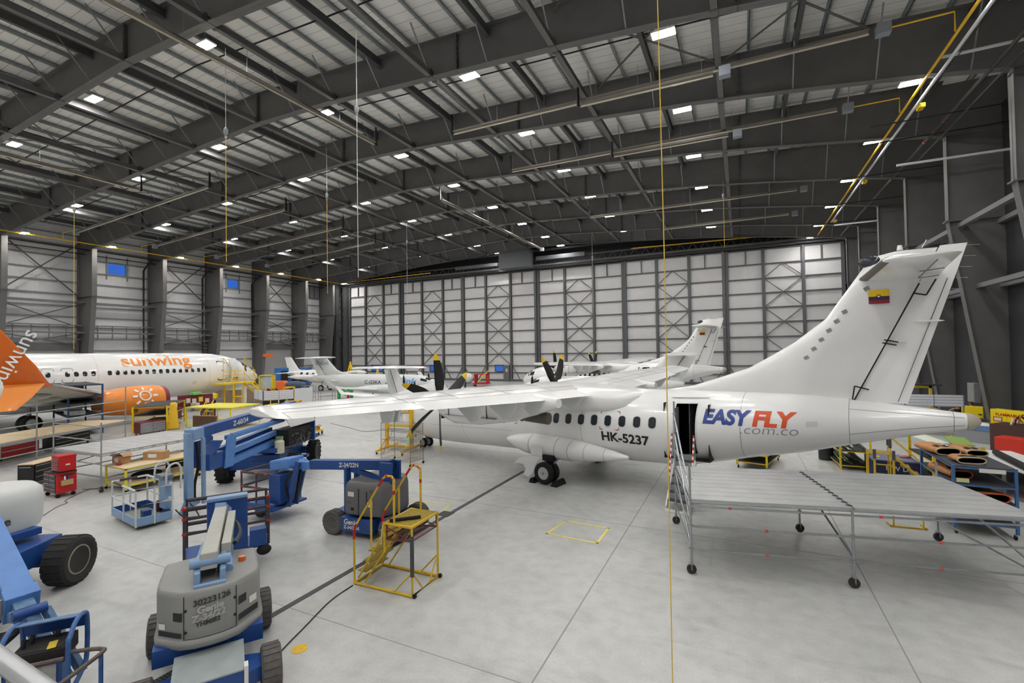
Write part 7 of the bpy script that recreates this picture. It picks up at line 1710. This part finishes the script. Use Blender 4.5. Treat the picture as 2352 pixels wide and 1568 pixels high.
o = thing('flammables_cabinet', 'yellow flammables cabinet with red lettering against the right wall', 'cabinet', (12.55, 33.35, 0), math.radians(-55)); part(o, 'cabinet_body', FY, (-.75, .75, -.25, .25, .06, 1.4), bevel=.01); part(o, 'door', FY, (-.73, -.01, -.27, -.25, .1, 1.36)); part(o, 'door', FY, (.01, .73, -.27, -.25, .1, 1.36)); part(o, 'plinth', BLKP, (-.7, .7, -.2, .2, 0, .06)); plane_text('FLAMMABLE', .2, (-.5, -.275, 1.08), (1, 0, 0), (0, 0, 1), 'lettering', RED, o, bold=.006); part(o, 'red_notice', RED, (-.6, -.2, -.276, -.27, .78, 1.02)); part(o, 'white_notice', STK, (-.56, -.24, -.28, -.276, .82, .98), (.2, .55, -.278, -.27, .8, 1.0))
o = thing('storage_cabinet', 'plain yellow storage cabinet left of the flammables cabinet', 'cabinet', (12.0, 36.25, 0), math.radians(-20)); part(o, 'cabinet_body', FY, (-.45, .45, -.25, .25, 0, 1.25), bevel=.01); part(o, 'handle', BLKP, (.25, .4, -.29, -.25, .8, .86))
o = thing('covered_bin', 'blue rimmed bin covered with white sheet in front of the yellow cabinets', 'bin', (10.6, 31.3, 0), math.radians(-40)); part(o, 'bin_body', GREYP, (-.8, .8, -.5, .5, 0, .62)); part(o, 'rim', M('rim_blue', (.36, .48, .66), .5), (-.83, .83, -.53, .53, .62, .85)); MB().ell((0, 0, .86), (.75, .45, .1), 14, 6).build('white_sheet', STK, o); plane_text('VHM', .16, (-.25, -.535, .66), (1, 0, 0), (0, 0, 1), 'lettering', NVY, o)
wb_ = wboard('ruled whiteboard on yellow legs behind the tail of the nearest turboprop', (9.65, 34.0, 0), math.radians(2), 2.6, 1.42, 2.06)
o = thing('gantry_stand', 'yellow gantry frame standing behind the ruled whiteboard', 'stand', (9.3, 35.2, 0), 0); part(o, 'frame', YEL, (-.6, -.48, -.06, .06, 0, 2.5), (.48, .6, -.06, .06, 0, 2.5), (-.6, .6, -.06, .06, 2.35, 2.5)); part(o, 'shelf', SHD, (-.6, 1.0, -.3, .3, 2.5, 2.58)); part(o, 'foot', YEL, (-.6, -.48, -.5, .5, 0, .08), (.48, .6, -.5, .5, 0, .08))
o = thing('desk', 'desk with red tray below the ruled whiteboard at the right', 'desk', (10.2, 33.2, 0), 0); part(o, 'desktop', SHD, (-1.3, 1.3, -.4, .4, .85, .9)); part(o, 'leg', GREYP, (-1.28, -1.2, -.38, .38, 0, .85), (1.2, 1.28, -.38, .38, 0, .85)); tag(MB().bb(10.3, 10.75, 33.0, 33.3, .9, 1.08).build('letter_tray', RED, smooth=False), 'red tray on the desk below the right hand whiteboard', 'tray')
o = thing('floor_frame', 'yellow low frame on the floor under the right end of the scaffold', 'frame', (3.92, 15.95, 0), math.radians(6)); part(o, 'frame_bar', YS, (-.4, .4, -.02, .02, .0, .04), (-.4, -.36, -.02, .3, 0, .04), (.36, .4, -.02, .3, 0, .04), (-.34, -.31, -.02, .01, .04, .3), (.31, .34, -.02, .01, .04, .3))
for i, (y, z0, z1) in enumerate(((29.5, .2, 8), (37.5, 1.6, 9))): pipe('gas_drop', ['yellow vertical gas pipe on the right wall nearest the corner of the picture', 'yellow vertical pipe on the right wall behind the second column'][i], 'pipe', [(13.4, y, z0), (13.4, y, z1 + 8)], .05, GASY)
o = thing('wall_panel_box', 'grey electrical panel box on the right wall between columns', 'electrical box', (13.15, 39.4, 1.2), 0); part(o, 'box_body', GREYP, (-.15, .55, -.5, .5, 0, 1.2)); part(o, 'door', LGREY, (-.17, -.15, -.45, .45, .05, 1.15))
# two people at the right
def skin_body(name, verts, edges, radii, mat, parent=None, sub=2):
    me = D.meshes.new(name); me.from_pydata(verts, edges, []); o = D.objects.new(name, me); COL.objects.link(o); me.materials.append(mat)
    s = o.modifiers.new('skin', 'SKIN'); s.use_smooth_shade = True
    ly = me.skin_vertices[0] if me.skin_vertices else None
    if ly is None:
        bm = bmesh.new(); bm.from_mesh(me); bm.verts.layers.skin.verify(); bm.to_mesh(me); bm.free(); ly = me.skin_vertices[0]
    for i, r in enumerate(radii): ly.data[i].radius = (r, r) if not isinstance(r, tuple) else r
    ly.data[0].use_root = True
    b = o.modifiers.new('sub', 'SUBSURF'); b.levels = b.render_levels = sub
    if parent: o.parent = parent
    return o
def person(label, loc, rz, shirt, trousers, hair, seated=False):
    t = thing('person', label, 'person', loc, rz); SK = M('skin_tone', (.78, .58, .47), .55)
    hz = .92 if not seated else .52; up = lambda z: hz + z
    V_ = [(0, 0, up(0)), (0, 0, up(.2)), (0, .0, up(.42)), (0, 0, up(.52)), (0, -.02, up(.60)), (0, -.03, up(.70)), (0, -.03, up(.79))]
    R_ = [(.14, .10), (.135, .095), (.16, .1), (.06, .06), (.052, .055), (.078, .092), (.06, .07)]
    E_ = [(i, i + 1) for i in range(6)]
    def add(p, r, a): V_.append(p); R_.append(r); E_.append((a, len(V_) - 1)); return len(V_) - 1
    for s in (-1, 1):
        a = add((s * .19, 0, up(.45)), .055, 2); b = add((s * .25, -.04, up(.18)), .042, a); c = add((s * .2, -.24, up(.06 if seated else .0)), .034, b); h = add((s * .17, -.32, up(.08 if seated else -.04)), .036, c)
        for k in range(5): f = add((s * (.14 + .018 * k), -.40 + (.04 if k in (0, 4) else 0), up(.07 if seated else -.07) - .01 * k), .009, h)
        k0 = add((s * .1, 0, up(-.04)), .085, 0)
        kn = add((s * .13, -.42, up(-.02)), .06, k0) if seated else add((s * .11, -.02, .5), .06, k0)
        an = add((s * .13, -.40, .1), .042, kn) if seated else add((s * .11, .02, .1), .042, kn); add((s * .13, an and (-.54 if seated else -.14), .05), .04, an)
    skin_body('body', V_, E_, R_, SK, t)
    V2 = [(0, 0, up(-.02)), (0, 0, up(.2)), (0, 0, up(.42)), (0, 0, up(.49))]; R2 = [(.155, .115), (.15, .11), (.175, .115), (.09, .085)]; E2 = [(0, 1), (1, 2), (2, 3)]
    for s in (-1, 1):
        n = len(V2); V2 += [(s * .19, 0, up(.45)), (s * .25, -.04, up(.18)), (s * .215, -.18, up(.1))]; R2 += [.07, .056, .046]; E2 += [(2, n), (n, n + 1), (n + 1, n + 2)]
    skin_body('shirt', V2, E2, R2, shirt, t)
    V3 = [(0, 0, up(.02))]; R3 = [(.155, .115)]; E3 = []
    for s in (-1, 1):
        n = len(V3); V3 += [(s * .1, 0, up(-.05)), ((s * .13, -.42, up(-.02)) if seated else (s * .11, -.02, .5)), ((s * .13, -.4, .14) if seated else (s * .11, .02, .14))]; R3 += [.1, .075, .06]; E3 += [(0, n), (n, n + 1), (n + 1, n + 2)]
    skin_body('trousers', V3, E3, R3, trousers, t)
    MB().ell((0, .0, up(.745)), (.092, .108, .105), 16, 10).build('hair', hair, t)
    m = MB(); m.ell((0, -.125, up(.70)), (.014, .02, .025), 8, 6); m.build('nose', SK, t)
    m = MB()
    for s in (-1, 1): m.ell((s * .033, -.108, up(.73)), (.011, .01, .008), 8, 6)
    m.build('eyes', BLKP, t)
    for s in (-1, 1): MB().ell((s * .13, -.46 if seated else -.1, .05), (.05, .13, .05), 10, 6).build('shoe', BLK, t)
    return t
DK = M('dark_shirt', (.08, .085, .10), .8); HR1 = M('black_hair', (.05, .04, .035), .6); HR2 = M('brown_hair', (.30, .18, .10), .6)
person('person in dark clothes beside the right end of the whiteboard', (11.75, 37.4, 0), -2.2, DK, M('dark_trousers', (.10, .11, .14), .8), HR1)
person('person seated with brown hair behind the plain yellow cabinet', (12.55, 38.0, 0), -2.4, M('tan_shirt', (.62, .46, .38), .8), DK, HR2, True)
o = thing('stool', 'black stool under the seated person at the right', 'stool', (12.6, 38.0, 0), 0); MB().cyl((0, 0, .42), (0, 0, .46), .17, n=18).build('seat', BLK, o); MB().cyl((0, 0, 0.02), (0, 0, .42), .03, n=10).build('stem', GREYP, o); MB().cyl((0, 0, 0), (0, 0, .02), .2, n=18).build('base', GREYP, o)
# ---------------------------------------------------------------- hanging ropes and the photographer's rail
line('hanging_rope', 'yellow rope hanging the full height in front of the nearest turboprop door', [(-.97, 7.05, .02), (-.96, 7.05, 6), (-1.0, 7.04, 14), (-1.0, 7.05, 18.3)], .008, ROPE)
def lifeline(label, x, y, zt, zb, ze, rope):
    o = thing('fall_arrest_line', label, 'lifeline', (x, y, 0), 0, 'fall arrest lines')
    MB().tube([(0, 0, zt), (0, 0, zb)], .014, 5).build('cable', CABLE, o); MB().rings([((0, 0, zb), .03), ((0, 0, zb - .12), .1), ((0, 0, zb - .3), .1), ((0, 0, zb - .42), .03)], 10).build('reel', GREYP, o)
    m = MB(); m.tube([(.05 * math.cos(a), 0, zb - .5 + .07 * math.sin(a)) for a in [2 * PI * i / 10 for i in range(10)]], .014, 5, closed=True); m.build('hook', CHROME, o)
    MB().tube([(0, 0, zb - .55), (0, 0, ze)], .016, 5).build('tag_rope', rope, o)
for a in ((-22.4, 14.5, 19.9, 16.0, 9.4, ROPE, 'fall arrest line with yellow rope hanging left of the middle, nearest the camera'), (-15.1, 15.7, 19.2, 15.9, 8.2, CABLE, 'fall arrest line with white rope hanging near the middle of the roof'), (-26.9, 24.9, 19.9, 16.6, 9.2, ROPE, 'fall arrest line with yellow rope behind the first two in the middle'), (-1.0, 41.9, 18.5, 17.4, 13., ROPE, 'fall arrest line with yellow rope towards the right of the hangar doors'), (-49.5, 19.2, 18.8, 17.3, 5.5, ROPE, 'fall arrest line with yellow rope at the left over the jet'), (-34.0, 43.0, 19.6, 17.6, 8.5, CABLE, 'fall arrest line hanging over the commuter planes'), (-16.4, 57.1, 19.3, 16.5, 10., CABLE, 'fall arrest line hanging in front of the hangar doors')):
    lifeline(a[6], *a[:6])
o = thing('guard_rail', 'pale metal guard rail cutting the bottom left corner', 'rail', (0, 0, 0), 0)
p, q = V((-1.75, .415, 4.3)), V((-.85, .395, 4.3))
MB().tube([p - (q - p) * .6, q + (q - p) * .3], .017, 12).build('top_rail', M('pale_rail_metal', (.72, .73, .74), .3, .5), o)
MB().tube([p - (q - p) * .6 - V((0, .02, .045)), q + (q - p) * .3 - V((0, .02, .045))], .016, 10).build('lower_rail', BLKP, o)
for k in (-.6, 1.3):
    r = p + (q - p) * k; MB().tube([r, (r.x, r.y, 0)], .025, 10).build('rail_post', MATS['pale_rail_metal'], o)
# ---------------------------------------------------------------- camera, world, view
def cam_setup():
    yaw, pit, rol = -0.45153, 0.01838, -0.01489
    f = V((math.sin(yaw) * math.cos(pit), math.cos(yaw) * math.cos(pit), math.sin(pit)))
    r = V((math.cos(yaw), -math.sin(yaw), 0)); u = r.cross(f)
    c, s = math.cos(rol), math.sin(rol)
    r2 = r * c + u * s; u2 = u * c - r * s
    cd = D.cameras.new('camera'); cd.sensor_width = 36; cd.lens = 1082.23 * 36 / 2352; cd.clip_end = 400; cd.clip_start = .05
    o = D.objects.new('camera', cd); COL.objects.link(o)
    m = MX((r2, u2, -f)).transposed().to_4x4(); m.translation = V((0, 0, 4.9)); o.matrix_world = m
    SC.camera = o
cam_setup()
w = D.worlds.new('dusk'); SC.world = w; w.use_nodes = True
w.node_tree.nodes['Background'].inputs[0].default_value = (.06, .2, .75, 1); w.node_tree.nodes['Background'].inputs[1].default_value = .8
vs = SC.view_settings; vs.view_transform = 'Standard'; vs.look = 'None'; vs.gamma = 1; vs.use_curve_mapping = False; vs.exposure = 0.
SC.cycles.use_denoising = True; SC.cycles.max_bounces = 8; SC.cycles.diffuse_bounces = 5
